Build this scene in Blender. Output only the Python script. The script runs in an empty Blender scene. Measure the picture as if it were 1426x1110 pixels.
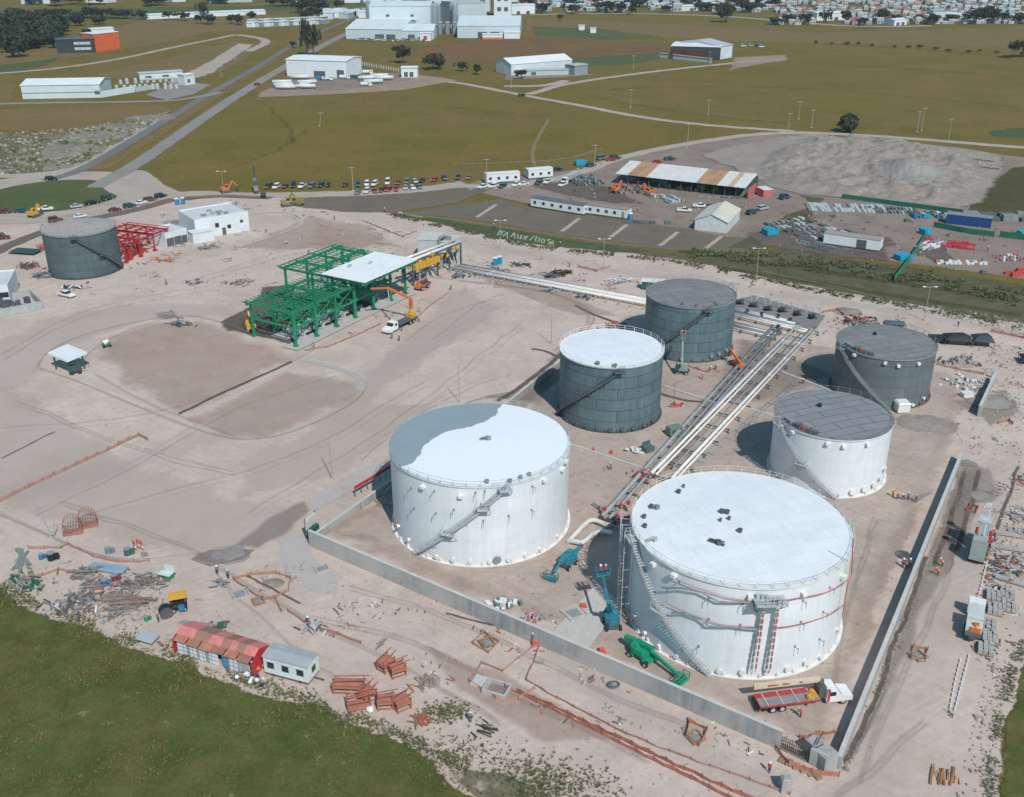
import bpy, math, random
from mathutils import Vector, Matrix, noise as mn
from mathutils.geometry import tessellate_polygon
R_ = random.Random(7)
PI = math.pi
sc = bpy.context.scene
COL = sc.collection
# ---------------------------------------------------------------- camera model (fitted to the tank rims)
CF, CPT, CRL, CH = 1430.27, 0.4377045, -0.0031784, 95.0
_r = Vector((1, 0, 0)); _u = Vector((0, math.sin(CPT), math.cos(CPT))); FW = Vector((0, math.cos(CPT), -math.sin(CPT)))
RT = _r*math.cos(CRL) + _u*math.sin(CRL); UP = -_r*math.sin(CRL) + _u*math.cos(CRL)
def ray(px, py): return FW*CF + RT*(px-713) - UP*(py-555)
def G(px, py, z=0.0):
    d = ray(px, py); s = (z-CH)/d.z
    return Vector((d.x*s, d.y*s, z))
def ang(p, q): return math.atan2(q[1]-p[1], q[0]-p[0])
def dirv(a): return Vector((math.cos(a), math.sin(a), 0))
SUN_AZ, SUN_EL = math.radians(112), math.radians(47)   # shadow azimuth (math angle), elevation

# ---------------------------------------------------------------- materials
MATS = {}
def _new(name):
    m = bpy.data.materials.new(name); m.use_nodes = True
    nt = m.node_tree; b = nt.nodes['Principled BSDF']
    return m, nt, b
def _noise(nt, vec, scale, detail=3, rough=.55):
    n = nt.nodes.new('ShaderNodeTexNoise'); n.inputs['Scale'].default_value = scale
    n.inputs['Detail'].default_value = detail; n.inputs['Roughness'].default_value = rough
    nt.links.new(vec, n.inputs['Vector']); return n.outputs['Fac']
def _ramp(nt, fac, a, b, c0=(0,0,0,1), c1=(1,1,1,1)):
    n = nt.nodes.new('ShaderNodeValToRGB'); n.color_ramp.elements[0].position = a; n.color_ramp.elements[1].position = b
    n.color_ramp.elements[0].color = c0; n.color_ramp.elements[1].color = c1
    nt.links.new(fac, n.inputs[0]); return n.outputs[0]
def _mix(nt, fac, a, b, mode='MIX'):
    n = nt.nodes.new('ShaderNodeMix'); n.data_type = 'RGBA'; n.blend_type = mode
    for s, v in ((0, fac), (6, a), (7, b)):
        if hasattr(v, 'links') or isinstance(v, bpy.types.NodeSocket): nt.links.new(v, n.inputs[s])
        elif s == 0: n.inputs[0].default_value = v
        else: n.inputs[s].default_value = (*v[:3], 1)
    return n.outputs[2]
def _math(nt, op, a, b=None, clamp=False):
    n = nt.nodes.new('ShaderNodeMath'); n.operation = op; n.use_clamp = clamp
    for i, v in enumerate((a, b)):
        if v is None: continue
        if isinstance(v, bpy.types.NodeSocket): nt.links.new(v, n.inputs[i])
        else: n.inputs[i].default_value = v
    return n.outputs[0]
def _bump(nt, b, h, st, dist):
    n = nt.nodes.new('ShaderNodeBump'); n.inputs['Strength'].default_value = st; n.inputs['Distance'].default_value = dist
    nt.links.new(h, n.inputs['Height']); nt.links.new(n.outputs[0], b.inputs['Normal'])
def M(col, rough=.6, var=.16, scale=1.2, metal=0.0, stretch=None, spec=.35):
    """plain painted / weathered surface: colour with two scales of wear"""
    key = ('M', tuple(col), rough, var, scale, metal, stretch)
    if key in MATS: return MATS[key]
    m, nt, b = _new('surface_%d' % len(MATS))
    tc = nt.nodes.new('ShaderNodeTexCoord'); v = tc.outputs['Object']
    if stretch:
        mp = nt.nodes.new('ShaderNodeMapping'); mp.inputs['Scale'].default_value = stretch
        nt.links.new(v, mp.inputs[0]); v = mp.outputs[0]
    a = _noise(nt, v, scale); c = _noise(nt, v, scale*5.3)
    f = _math(nt, 'ADD', _math(nt, 'MULTIPLY', a, .65), _math(nt, 'MULTIPLY', c, .35))
    oi = nt.nodes.new('ShaderNodeObjectInfo')
    f = _math(nt, 'ADD', f, _math(nt, 'MULTIPLY', oi.outputs['Random'], .08))
    lo = [max(0, x*(1-var*1.5)) for x in col]; hi = [min(1, x*(1+var)) for x in col]
    nt.links.new(_ramp(nt, f, .32, .72, (*lo, 1), (*hi, 1)), b.inputs['Base Color'])
    b.inputs['Roughness'].default_value = rough; b.inputs['Metallic'].default_value = metal
    b.inputs['Specular IOR Level'].default_value = spec
    MATS[key] = m; return m
def glass_mat():
    if 'glass' in MATS: return MATS['glass']
    m = M((.02, .03, .035), .12, .1, 2.0, spec=.6); MATS['glass'] = m; return m
def _alpha(nt, b, out, v, amount, nscale, soft):
    """ragged borders for a sheet lying on another one: the mesh carries 'edge' = 0 on its border and 1 inside"""
    at = nt.nodes.new('ShaderNodeAttribute'); at.attribute_name = 'edge'
    n = _noise(nt, v, nscale, 4, .65)
    f = _math(nt, 'ADD', at.outputs['Fac'], _math(nt, 'MULTIPLY', _math(nt, 'SUBTRACT', n, .5), 1.5))
    f = _ramp(nt, f, .5-soft, .5+soft)
    f = _math(nt, 'MULTIPLY', f, amount)
    nt.links.new(f, b.inputs['Alpha'])
def soil(name, c1, c2, c3, big=.02, mid=.12, fine=1.6, speck=None, speck_scale=.9, speck_at=.62, rough=.95, bump=.5, alpha=None, nscale=.4, soft=.12, fvar=.22, streak=0, blotch=0):
    m, nt, b = _new(name)
    tc = nt.nodes.new('ShaderNodeTexCoord'); v = tc.outputs['Object']
    n1 = _noise(nt, v, big, 4, .6); n2 = _noise(nt, v, mid, 5, .62); n3 = _noise(nt, v, fine, 4, .7)
    c = _mix(nt, _ramp(nt, n1, .36, .64), c1, c2)
    c = _mix(nt, _ramp(nt, n2, .45, .72), c, c3)
    k = _ramp(nt, n3, .25, .75, (1-fvar, 1-fvar, 1-fvar, 1), (1+fvar*.0+.0, 1, 1, 1))
    c = _mix(nt, 1.0, c, k, 'MULTIPLY')
    for i, (rot, amt) in enumerate(((.62, streak), (-.55, streak*.8), (.05, streak*.6))):
        if not amt: continue
        mp = nt.nodes.new('ShaderNodeMapping'); mp.inputs['Rotation'].default_value = (0, 0, rot); nt.links.new(v, mp.inputs[0])
        mp2 = nt.nodes.new('ShaderNodeMapping'); mp2.inputs['Scale'].default_value = (.022, 1.3, 1); mp2.inputs['Location'].default_value = (i*13, i*7, 0); nt.links.new(mp.outputs[0], mp2.inputs[0])
        sn = _noise(nt, mp2.outputs[0], 1.0, 5, .7); msk = _noise(nt, v, .035+.01*i, 3)
        f = _math(nt, 'MULTIPLY', _ramp(nt, sn, .45, .70), _ramp(nt, msk, .42, .62))
        c = _mix(nt, _math(nt, 'MULTIPLY', f, amt), c, [x*.62 for x in c1] if i != 1 else [min(1, x*1.25) for x in c2])
    if blotch:
        b1 = _noise(nt, v, .22, 6, .7); c = _mix(nt, 1.0, c, _ramp(nt, b1, .3, .7, (1-blotch, 1-blotch, 1-blotch, 1), (1+blotch*.5, 1+blotch*.5, 1+blotch*.5, 1)), 'MULTIPLY')
    if speck:
        s = _noise(nt, v, speck_scale, 3, .75); s2 = _noise(nt, v, mid*.6, 2)
        f = _math(nt, 'MULTIPLY', _ramp(nt, s, speck_at, speck_at+.07), _ramp(nt, s2, .4, .62))
        c = _mix(nt, f, c, speck)
    nt.links.new(c, b.inputs['Base Color'])
    b.inputs['Roughness'].default_value = rough; b.inputs['Specular IOR Level'].default_value = .15
    if bump:
        h = _math(nt, 'ADD', _math(nt, 'MULTIPLY', n3, .12), _math(nt, 'MULTIPLY', n2, .5))
        _bump(nt, b, h, bump, 1.0)
    if alpha is not None: _alpha(nt, b, nt, v, alpha, nscale, soft)
    return m
def plates(name, c1, c2, seam, bw, bh, mortar=.1, streak=.12, rough=.5, offset=.5, patch=None):
    """welded plates: brick pattern on the UV map, which is laid out in metres"""
    m, nt, b = _new(name)
    uv = nt.nodes.new('ShaderNodeUVMap'); uv.uv_map = 'uv'; v = uv.outputs[0]
    br = nt.nodes.new('ShaderNodeTexBrick'); nt.links.new(v, br.inputs['Vector'])
    br.offset = offset
    for k, x in (('Color1', c1), ('Color2', c2), ('Mortar', seam)): br.inputs[k].default_value = (*x, 1)
    br.inputs['Scale'].default_value = 1; br.inputs['Mortar Size'].default_value = mortar/2
    br.inputs['Mortar Smooth'].default_value = .1; br.inputs['Brick Width'].default_value = bw; br.inputs['Row Height'].default_value = bh
    mp = nt.nodes.new('ShaderNodeMapping'); mp.inputs['Scale'].default_value = (1.2, .12, 1); nt.links.new(v, mp.inputs[0])
    s = _noise(nt, mp.outputs[0], 1.0, 4, .6); s2 = _noise(nt, v, .25, 4, .6)
    lo = 1-streak
    k = _mix(nt, 1.0, _ramp(nt, s, .3, .7, (lo, lo, lo, 1), (1, 1, 1, 1)), _ramp(nt, s2, .3, .7, (lo, lo, lo, 1), (1, 1, 1, 1)), 'MULTIPLY')
    c = _mix(nt, 1.0, br.outputs['Color'], k, 'MULTIPLY')
    nt.links.new(c, b.inputs['Base Color']); b.inputs['Roughness'].default_value = rough
    b.inputs['Specular IOR Level'].default_value = .3
    return m

# ---------------------------------------------------------------- mesh builder
class MB:
    def __init__(s): s.v = []; s.f = []; s.mi = []; s.uv = []; s.edge = None
    def face(s, pts, mi=0, uv=None):
        i = len(s.v); s.v += [tuple(p) for p in pts]; s.f.append(tuple(range(i, i+len(pts)))); s.mi.append(mi); s.uv.append(uv)
    def grid8(s, c, mi=0):
        i = len(s.v); s.v += [tuple(p) for p in c]
        for q in ((0,3,2,1),(4,5,6,7),(0,1,5,4),(1,2,6,5),(2,3,7,6),(3,0,4,7)):
            s.f.append(tuple(i+k for k in q)); s.mi.append(mi); s.uv.append(None)
    def box(s, c, d, rz=0, mi=0, taper=1.0, ry=0):
        """c = centre of the bottom face, d = size"""
        x, y, z = d[0]/2, d[1]/2, d[2]; t = taper
        P = [(-x,-y,0),(x,-y,0),(x,y,0),(-x,y,0),(-x*t,-y*t,z),(x*t,-y*t,z),(x*t,y*t,z),(-x*t,y*t,z)]
        R = Matrix.Rotation(rz, 3, 'Z') @ Matrix.Rotation(ry, 3, 'Y')
        s.grid8([R @ Vector(p) + Vector(c) for p in P], mi)
    def beam(s, p, q, w, h=None, mi=0):
        p, q = Vector(p), Vector(q); h = h or w; d = q-p
        if d.length < 1e-5: return
        d.normalize(); a = Vector((0,0,1)) if abs(d.z) < .95 else Vector((0,1,0))
        x = d.cross(a).normalized()*w/2; y = d.cross(x).normalized()*h/2
        s.grid8([p-x-y, p+x-y, p+x+y, p-x+y, q-x-y, q+x-y, q+x+y, q-x+y], mi)
    def tube(s, p, q, r, n=8, mi=0, r2=None, cap=True):
        p, q = Vector(p), Vector(q); d = (q-p)
        if d.length < 1e-5: return
        d.normalize(); r2 = r if r2 is None else r2; a = Vector((0,0,1)) if abs(d.z) < .95 else Vector((0,1,0))
        x = d.cross(a).normalized(); y = d.cross(x).normalized(); i = len(s.v)
        for k in range(n):
            t = 2*PI*k/n; o = x*math.cos(t)+y*math.sin(t); s.v.append(tuple(p+o*r)); s.v.append(tuple(q+o*r2))
        for k in range(n):
            j = (k+1) % n; s.f.append((i+2*k, i+2*j, i+2*j+1, i+2*k+1)); s.mi.append(mi); s.uv.append(None)
        if cap:
            s.f.append(tuple(i+2*k for k in range(n))[::-1]); s.mi.append(mi); s.uv.append(None)
            s.f.append(tuple(i+2*k+1 for k in range(n))); s.mi.append(mi); s.uv.append(None)
    def path(s, pts, r, n=6, mi=0):
        for a, b in zip(pts, pts[1:]): s.tube(a, b, r, n, mi)
    def prism(s, xy, z0, z1, mi=0):
        n = len(xy)
        s.face([(x, y, z1) for x, y in xy], mi); s.face([(x, y, z0) for x, y in reversed(xy)], mi)
        for k in range(n):
            a, b = xy[k], xy[(k+1) % n]; s.face([(a[0],a[1],z0),(b[0],b[1],z0),(b[0],b[1],z1),(a[0],a[1],z1)], mi)
    def side(s, prof, y0, y1, mi=0):
        """profile in x,z extruded along y"""
        n = len(prof)
        s.face([(x, y0, z) for x, z in prof], mi); s.face([(x, y1, z) for x, z in reversed(prof)], mi)
        for k in range(n):
            a, b = prof[k], prof[(k+1) % n]; s.face([(b[0],y0,b[1]),(a[0],y0,a[1]),(a[0],y1,a[1]),(b[0],y1,b[1])], mi)
    def wheel(s, c, r, w, ax=(0,1,0), mi=0, n=12):
        c = Vector(c); a = Vector(ax)*w/2; s.tube(c-a, c+a, r, n, mi)
    def blob(s, c, r, seed=0, mi=0, nu=8, nv=5, rough=.25, sz=1.0):
        c = Vector(c); i = len(s.v); rr = random.Random(seed)
        off = Vector((rr.random()*50, rr.random()*50, rr.random()*50))
        for a in range(nv+1):
            th = PI*a/nv
            for b in range(nu):
                ph = 2*PI*b/nu; d = Vector((math.sin(th)*math.cos(ph), math.sin(th)*math.sin(ph), math.cos(th)))
                k = 1+rough*2*mn.noise(d*1.7+off); p = d*r*k; p.z *= sz; s.v.append(tuple(c+p))
        for a in range(nv):
            for b in range(nu):
                j = (b+1) % nu; s.f.append((i+a*nu+b, i+(a+1)*nu+b, i+(a+1)*nu+j, i+a*nu+j)); s.mi.append(mi); s.uv.append(None)
    def mesh(s, name, mats, smooth=False):
        me = bpy.data.meshes.new(name); me.from_pydata(s.v, [], s.f)
        if not isinstance(mats, (list, tuple)): mats = [mats]
        for m in mats: me.materials.append(m)
        if len(mats) > 1: me.polygons.foreach_set('material_index', s.mi)
        if any(u is not None for u in s.uv):
            l = me.uv_layers.new(name='uv'); k = 0
            for f, u in zip(s.f, s.uv):
                for j in range(len(f)):
                    if u is not None: l.data[k].uv = u[j]
                    k += 1
        if s.edge is not None:
            a = me.attributes.new('edge', 'FLOAT', 'POINT'); a.data.foreach_set('value', s.edge)
        if smooth: me.polygons.foreach_set('use_smooth', [True]*len(me.polygons))
        me.update(); return me
    def obj(s, name, mats, parent=None, smooth=False):
        o = bpy.data.objects.new(name, s.mesh(name, mats, smooth)); COL.objects.link(o)
        if parent is not None: o.parent = parent
        return o
def tag(o, label, cat, group=None):
    o['label'] = label; o['category'] = cat
    if group: o['group'] = group
    return o
def thing(name, label, cat, loc=(0,0,0), rz=0, group=None):
    o = bpy.data.objects.new(name, None); COL.objects.link(o); o.empty_display_size = .5
    o.location = loc; o.rotation_euler = (0, 0, rz); return tag(o, label, cat, group)
def struct(o, label=None):
    o['kind'] = 'structure'
    if label: o['label'] = label
    return o
def stuff(o, label=None):
    o['kind'] = 'stuff'
    if label: o['label'] = label
    return o
def dup(root, loc, rz, label, group=None, scale=None):
    r = root.copy(); COL.objects.link(r); r.location = loc; r.rotation_euler = (0, 0, rz); r['label'] = label
    if group: r['group'] = group
    if scale: r.scale = scale if not isinstance(scale, (int, float)) else (scale,)*3
    for ch in list(root.children):
        c = ch.copy(); COL.objects.link(c); c.parent = r
        for g in list(ch.children):
            d = g.copy(); COL.objects.link(d); d.parent = c
    return r
ORD = ['leftmost','second from the left','third from the left','fourth from the left','fifth from the left','sixth from the left','seventh from the left','eighth from the left','ninth from the left','tenth from the left','eleventh from the left','twelfth from the left','thirteenth from the left','fourteenth from the left','fifteenth from the left','sixteenth from the left','seventeenth from the left','eighteenth from the left']

# ---------------------------------------------------------------- ground sheets
ZL = [-.10, .003, .0005]
def zlevel(k=1): ZL[0] += ZL[k]; return ZL[0]
def dens(pts, step, jit, seed, closed=True):
    out = []; n = len(pts); rr = random.Random(seed); off = Vector((rr.random()*90, rr.random()*90, 0))
    for i in range(n if closed else n-1):
        a, b = pts[i], pts[(i+1) % n]; L = (b-a).length; k = max(1, min(400, int(L/step)))
        for j in range(k): out.append(a.lerp(b, j/k))
    if not closed: out.append(pts[-1])
    res = []
    for p in out:
        q = p*.11+off; w = p*.6+off
        d = Vector((mn.noise(q), mn.noise(q+Vector((31, 7, 0))), 0))*jit + Vector((mn.noise(w), mn.noise(w+Vector((11, 5, 0))), 0))*jit*.35
        res.append(Vector((p.x+d.x, p.y+d.y, 0)))
    return res
def smooth_pts(p, n=2):
    for _ in range(n):
        q = [p[0]]
        for a, b in zip(p, p[1:]): q += [a.lerp(b, .25), a.lerp(b, .75)]
        q.append(p[-1]); p = q
    return p
def sheet_w(name, W, mat, z=None, step=3.0, jit=1.2, rim=1.5, seed=1):
    z = zlevel() if z is None else z
    pts = dens([Vector((p[0], p[1], 0)) for p in W], step, jit, seed)
    A = sum(a.x*b.y-b.x*a.y for a, b in zip(pts, pts[1:]+pts[:1]))
    if A < 0: pts.reverse()
    n = len(pts); mb = MB(); inner = []; per = sum((b-a).length for a, b in zip(pts, pts[1:]+pts[:1])); rim = min(rim, abs(A)/2/per*.55)
    for i in range(n):
        t = (pts[(i+3) % n]-pts[i-3]); t.normalize(); inner.append(pts[i]+Vector((-t.y, t.x, 0))*rim)
    mb.v = [(p.x, p.y, z) for p in pts] + [(p.x, p.y, z+.0004) for p in inner]; mb.edge = [0.0]*n+[1.0]*n
    for i in range(n):
        j = (i+1) % n; mb.f.append((i, j, n+j, n+i))
    for t in tessellate_polygon([[Vector((p.x, p.y, 0)) for p in inner]]):
        a, b, c = (inner[k] for k in t)
        if (b-a).cross(c-a).z < 0: t = (t[0], t[2], t[1])
        mb.f.append(tuple(n+k for k in t))
    mb.mi = [0]*len(mb.f); mb.uv = [None]*len(mb.f)
    return struct(mb.obj(name, mat))
def sheet(name, px, mat, **k): return sheet_w(name, [G(*p) for p in px], mat, **k)
def ribbon(name, px, w, mat, z=None, jit=.5, world=False, seed=3, step=3.0, rim=.22):
    z = zlevel(2) if z is None else z
    P = [Vector((p[0], p[1], 0)) for p in px] if world else [G(*p) for p in px]
    P = dens(smooth_pts(P), step, jit, seed, False)
    mb = MB(); mb.edge = []; n = len(P); ww = w if isinstance(w, (tuple, list)) else (w, w)
    for i, p in enumerate(P):
        t = P[min(i+1, n-1)]-P[max(i-1, 0)]; t.normalize(); o = Vector((-t.y, t.x, 0)); k = i/max(1, n-1)
        h = (ww[0]*(1-k)+ww[1]*k)/2; endf = 0.0 if i in (0, n-1) else 1.0
        for a, e in ((-1, 0), (-1+2*rim, 1), (1-2*rim, 1), (1, 0)):
            q = p+o*h*a; mb.v.append((q.x, q.y, z)); mb.edge.append(e*endf)
    for i in range(n-1):
        for j in range(3): mb.f.append((4*i+j+1, 4*i+j, 4*i+4+j, 4*i+5+j)[::-1][:4]); mb.mi.append(0); mb.uv.append(None)
    return struct(mb.obj(name, mat))
EXPO = 0.16; HAZE = 0.00009
# ---------------------------------------------------------------- world, sun, camera
w = bpy.data.worlds.new("World"); sc.world = w; w.use_nodes = True
nt = w.node_tree; bg = nt.nodes['Background']; sky = nt.nodes.new('ShaderNodeTexSky'); sky.sky_type = 'NISHITA'
sky.sun_disc = False; sky.sun_elevation = SUN_EL; sky.sun_rotation = math.radians(158); sky.altitude = 1900; sky.air_density = 1.2; sky.dust_density = 1.6
tint = nt.nodes.new('ShaderNodeMix'); tint.data_type = 'RGBA'; tint.blend_type = 'MULTIPLY'; tint.inputs[0].default_value = 1; tint.inputs[7].default_value = (.62, 1.0, 1.0, 1)
nt.links.new(sky.outputs[0], tint.inputs[6]); nt.links.new(tint.outputs[2], bg.inputs[0]); bg.inputs[1].default_value = .10
sd = bpy.data.lights.new('sun', 'SUN'); sd.energy = 3.5; sd.angle = math.radians(.53); sd.color = (1, .965, .92)
so = bpy.data.objects.new('sun', sd); COL.objects.link(so)
so.rotation_euler = (dirv(SUN_AZ)*math.cos(SUN_EL)-Vector((0, 0, math.sin(SUN_EL)))).to_track_quat('-Z', 'Y').to_euler()
cd = bpy.data.cameras.new('camera'); co = bpy.data.objects.new('camera', cd); COL.objects.link(co)
cd.sensor_width = 36; cd.sensor_fit = 'HORIZONTAL'; cd.lens = 36*CF/1426; cd.clip_end = 20000; cd.clip_start = .5
co.matrix_world = Matrix(((RT.x, UP.x, -FW.x, 0), (RT.y, UP.y, -FW.y, 0), (RT.z, UP.z, -FW.z, CH), (0, 0, 0, 1)))
sc.camera = co
sc.view_settings.view_transform = 'Standard'; sc.view_settings.look = 'None'; sc.view_settings.exposure = EXPO; sc.view_settings.gamma = 1
sc.cycles.transparent_max_bounces = 24; sc.cycles.max_bounces = 5; sc.cycles.diffuse_bounces = 3; sc.cycles.volume_bounces = 0

# ---------------------------------------------------------------- ground
def S3(r, g, b):                       # sRGB 0-255 -> linear
    f = lambda x: (x/255/12.92) if x < 10.3 else ((x/255+.055)/1.055)**2.4
    return (f(r), f(g), f(b))
m_field = soil('field_grass', (.185,.142,.026), (.220,.148,.046), (.138,.122,.024), big=.0085, mid=.028, fine=.5, bump=.2, fvar=.3, streak=.35, blotch=.16)
m_brown = soil('dry_field', (.22,.150,.060), (.19,.138,.050), (.245,.160,.070), big=.008, mid=.04, fine=.4, bump=.2, blotch=.18, streak=.3, alpha=1, nscale=.12)
m_red = soil('rust_field', (.21,.115,.048), (.155,.098,.042), (.24,.135,.06), big=.01, mid=.05, fine=.4, bump=.2, blotch=.2, streak=.4, alpha=1, nscale=.08)
m_green = soil('green_grass', (.085,.115,.04), (.12,.125,.046), (.07,.10,.036), big=.02, mid=.12, fine=.9, bump=.25, alpha=1, nscale=.3)
m_meadow = soil('meadow_grass', (.108,.132,.032), (.145,.120,.040), (.076,.102,.025), big=.045, mid=.13, fine=1.8, speck=(.20,.20,.10), speck_scale=.5, speck_at=.62, bump=.5, alpha=1, nscale=.5, fvar=.28, blotch=.28)
m_bank = soil('bank_grass', (.115,.112,.06), (.15,.13,.082), (.085,.09,.044), big=.03, mid=.14, fine=1.2, speck=(.22,.19,.14), speck_scale=.5, bump=.5, alpha=1, nscale=.25, blotch=.25, streak=.4)
m_bankd = soil('brown_bank', (.085,.078,.034), (.105,.088,.042), (.07,.07,.03), big=.03, mid=.14, fine=1.2, bump=.4, alpha=1, nscale=.25, blotch=.2)
m_lush = soil('lush_grass', (.055,.10,.042), (.075,.112,.052), (.11,.12,.065), big=.05, mid=.2, fine=1.2, bump=.3, alpha=1, nscale=.35)
m_dirt = soil('site_dirt', (.555,.445,.38), (.595,.495,.43), (.495,.385,.32), big=.012, mid=.05, fine=.9, speck=(.33,.28,.24), speck_scale=.35, bump=.35, alpha=1, nscale=.4, fvar=.16, streak=.42, blotch=.13)
m_pale = soil('pale_gravel', (.595,.505,.44), (.57,.475,.415), (.62,.53,.47), big=.02, mid=.09, fine=1.2, bump=.2, alpha=.5, nscale=.15, soft=.35, fvar=.08)
m_dust = soil('white_dust', (.58,.55,.525), (.62,.59,.565), (.54,.51,.48), big=.05, mid=.2, fine=1.5, bump=.15, alpha=.55, nscale=.22, soft=.4, fvar=.06)
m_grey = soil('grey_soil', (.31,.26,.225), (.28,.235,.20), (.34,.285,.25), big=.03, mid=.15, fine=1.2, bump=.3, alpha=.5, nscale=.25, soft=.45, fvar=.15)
m_warm = soil('warm_earth', (.51,.375,.305), (.55,.42,.345), (.47,.34,.27), big=.04, mid=.16, fine=1.2, bump=.4, alpha=.6, nscale=.2, soft=.45, fvar=.14, blotch=.1)
m_dark = soil('dark_soil_and_shade', (.135,.105,.088), (.17,.135,.11), (.11,.085,.07), big=.05, mid=.2, fine=1.2, bump=.4, alpha=.92, nscale=.25, soft=.25, fvar=.25)
m_darky = soil('dark_yard', (.155,.12,.105), (.19,.15,.13), (.13,.10,.088), big=.04, mid=.15, fine=1.0, bump=.25, alpha=.85, nscale=.2, soft=.35, fvar=.2)
m_yard = soil('yard_ground', (.26,.198,.165), (.295,.232,.198), (.21,.16,.135), big=.02, mid=.1, fine=1.0, bump=.25, alpha=1, nscale=.2, soft=.2, fvar=.15)
m_slope = soil('slope_ground', (.17,.14,.11), (.20,.16,.125), (.14,.122,.088), big=.03, mid=.12, fine=1.0, bump=.35, alpha=1, nscale=.2, soft=.2, fvar=.2)
m_asph = soil('asphalt', (.26,.24,.225), (.29,.265,.245), (.23,.21,.195), big=.02, mid=.1, fine=1.5, bump=.1, alpha=1, nscale=.5, soft=.1, fvar=.1)
m_asphd = soil('dark_asphalt', (.17,.165,.16), (.20,.19,.185), (.15,.145,.14), big=.02, mid=.1, fine=1.5, bump=.1, alpha=1, nscale=.5, soft=.1, fvar=.1)
m_lane = soil('dirt_lane', (.43,.36,.31), (.47,.40,.345), (.38,.315,.265), big=.02, mid=.1, fine=.8, bump=.2, alpha=.95, nscale=.2, soft=.2, fvar=.12)
m_track = soil('tyre_track', (.36,.28,.235), (.38,.30,.25), (.34,.265,.215), big=.05, mid=.2, fine=1.5, bump=.2, alpha=.22, nscale=.3, soft=.45, fvar=.1)
m_ftrack = soil('field_track', (.10,.09,.022), (.115,.092,.03), (.09,.08,.02), bump=.1, alpha=.22, nscale=.1, soft=.4)
m_trackl = soil('pale_track', (.56,.51,.465), (.54,.49,.445), (.58,.53,.48), big=.05, mid=.2, fine=1.5, bump=.1, alpha=.2, nscale=.3, soft=.45, fvar=.08)
m_trench = soil('trench_earth', (.15,.11,.088), (.19,.14,.112), (.11,.08,.062), big=.08, mid=.3, fine=1.6, bump=.5, alpha=.9, nscale=.5, soft=.25, fvar=.25)
m_rubble = soil('rubbly_ground', (.175,.155,.095), (.23,.195,.135), (.14,.13,.075), big=.04, mid=.12, fine=.6, speck=(.36,.30,.24), speck_scale=.16, speck_at=.5, blotch=.25, bump=.6, alpha=1, nscale=.12, soft=.2, fvar=.3)
m_conc = M((.42,.40,.385), .85, .10, .5)
# base field: one sheet to the horizon
mb = MB(); N_ = 24; ext = 5200
mb.v = [(-ext+2*ext*i/N_, -1500+ext*2*j/N_, -.10) for j in range(N_+1) for i in range(N_+1)]
for j in range(N_):
    for i in range(N_):
        a = j*(N_+1)+i; mb.f.append((a, a+1, a+N_+2, a+N_+1)); mb.mi.append(0); mb.uv.append(None)
struct(mb.obj('ground', m_field))
# fields far off
sheet('far_field', [(560,72),(640,56),(740,50),(860,58),(940,64),(925,82),(800,84),(690,90),(600,88)], m_red, jit=4, rim=6, step=12)
sheet('far_field', [(-60,152),(60,149),(238,146),(243,152),(188,176),(60,183),(-60,182)], m_brown, jit=2, rim=3, step=6)
sheet('far_field', [(-60,122),(90,112),(215,84),(330,56),(366,62),(350,80),(300,106),(205,108),(80,112),(28,118),(20,140),(-60,144)], m_brown, jit=2, rim=4, step=8)
sheet('far_field', [(-60,78),(70,62),(120,45),(210,25),(400,20),(400,38),(300,44),(260,54),(150,75),(-60,100)], m_brown, jit=5, rim=8, step=14)
sheet('far_field', [(725,24),(830,28),(1000,36),(1130,44),(1300,40),(1480,34),(1480,70),(1200,62),(1030,58),(900,52),(725,44)], m_brown, jit=5, rim=8, step=14)
sheet('far_field', [(735,36),(840,40),(930,52),(840,56),(740,50)], m_green, jit=3, rim=8, step=10)
sheet('far_field', [(780,82),(930,72),(935,80),(880,90),(790,94)], m_green, jit=2, rim=5, step=8)
sheet('grass', [(1370,182),(1430,176),(1470,186),(1430,192),(1380,190)], m_lush, jit=2, rim=4)
sheet('grass', [(-60,96),(40,86),(90,78),(70,90),(30,100),(-60,108)], m_green, jit=2, rim=4, step=8)
sheet('far_field', [(-100,14),(200,10),(420,6),(420,14),(300,20),(200,24),(90,34),(-100,50)], m_green, jit=8, rim=14, step=18)
sheet('far_field', [(400,3),(1500,2),(1500,12),(1060,14),(720,10),(560,8),(400,8)], m_green, jit=8, rim=14, step=20)
# rubble strip beside the avenue
sheet('rubble_ground', [(-60,184),(60,187),(120,176),(190,168),(240,152),(232,162),(205,178),(150,212),(110,232),(60,243),(-60,246)], m_rubble, jit=1.5, rim=2)
sheet('bare_earth', [(355,62),(300,100),(250,120),(230,115),(290,85),(330,60)], m_lane, jit=2, rim=3, step=6)
# site
SITE = [(-90,300),(0,288),(120,285),(232,268),(262,278),(330,272),(385,270),(425,284),(480,289),(545,290),(580,299),(622,309),(680,321),(730,330),(800,340),(880,347),(1000,363),(1050,376),(1150,395),(1290,418),(1426,440),(1560,465),
        (1600,700),(1520,860),(1450,885),(1428,945),(1411,1000),(1400,1060),(1394,1118),(1390,1400),(700,1400),(700,1250),(700,1150),(660,1120),(600,1075),(550,1045),(470,1012),(430,996),(335,968),(240,932),(175,914),(120,890),(50,862),(-10,834),(-90,812)]
sheet('dirt_ground', SITE, m_dirt, jit=1.0, rim=1.2, step=2)
MEAD = [(-120,778),(0,816),(60,845),(130,872),(185,896),(250,914),(345,951),(440,978),(480,997),(560,1027),(610,1055),(640,1090),(690,1125),(690,1400),(-200,1400)]
sheet('meadow', MEAD, m_meadow, jit=1.6, rim=1.5, step=1.2)
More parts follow.
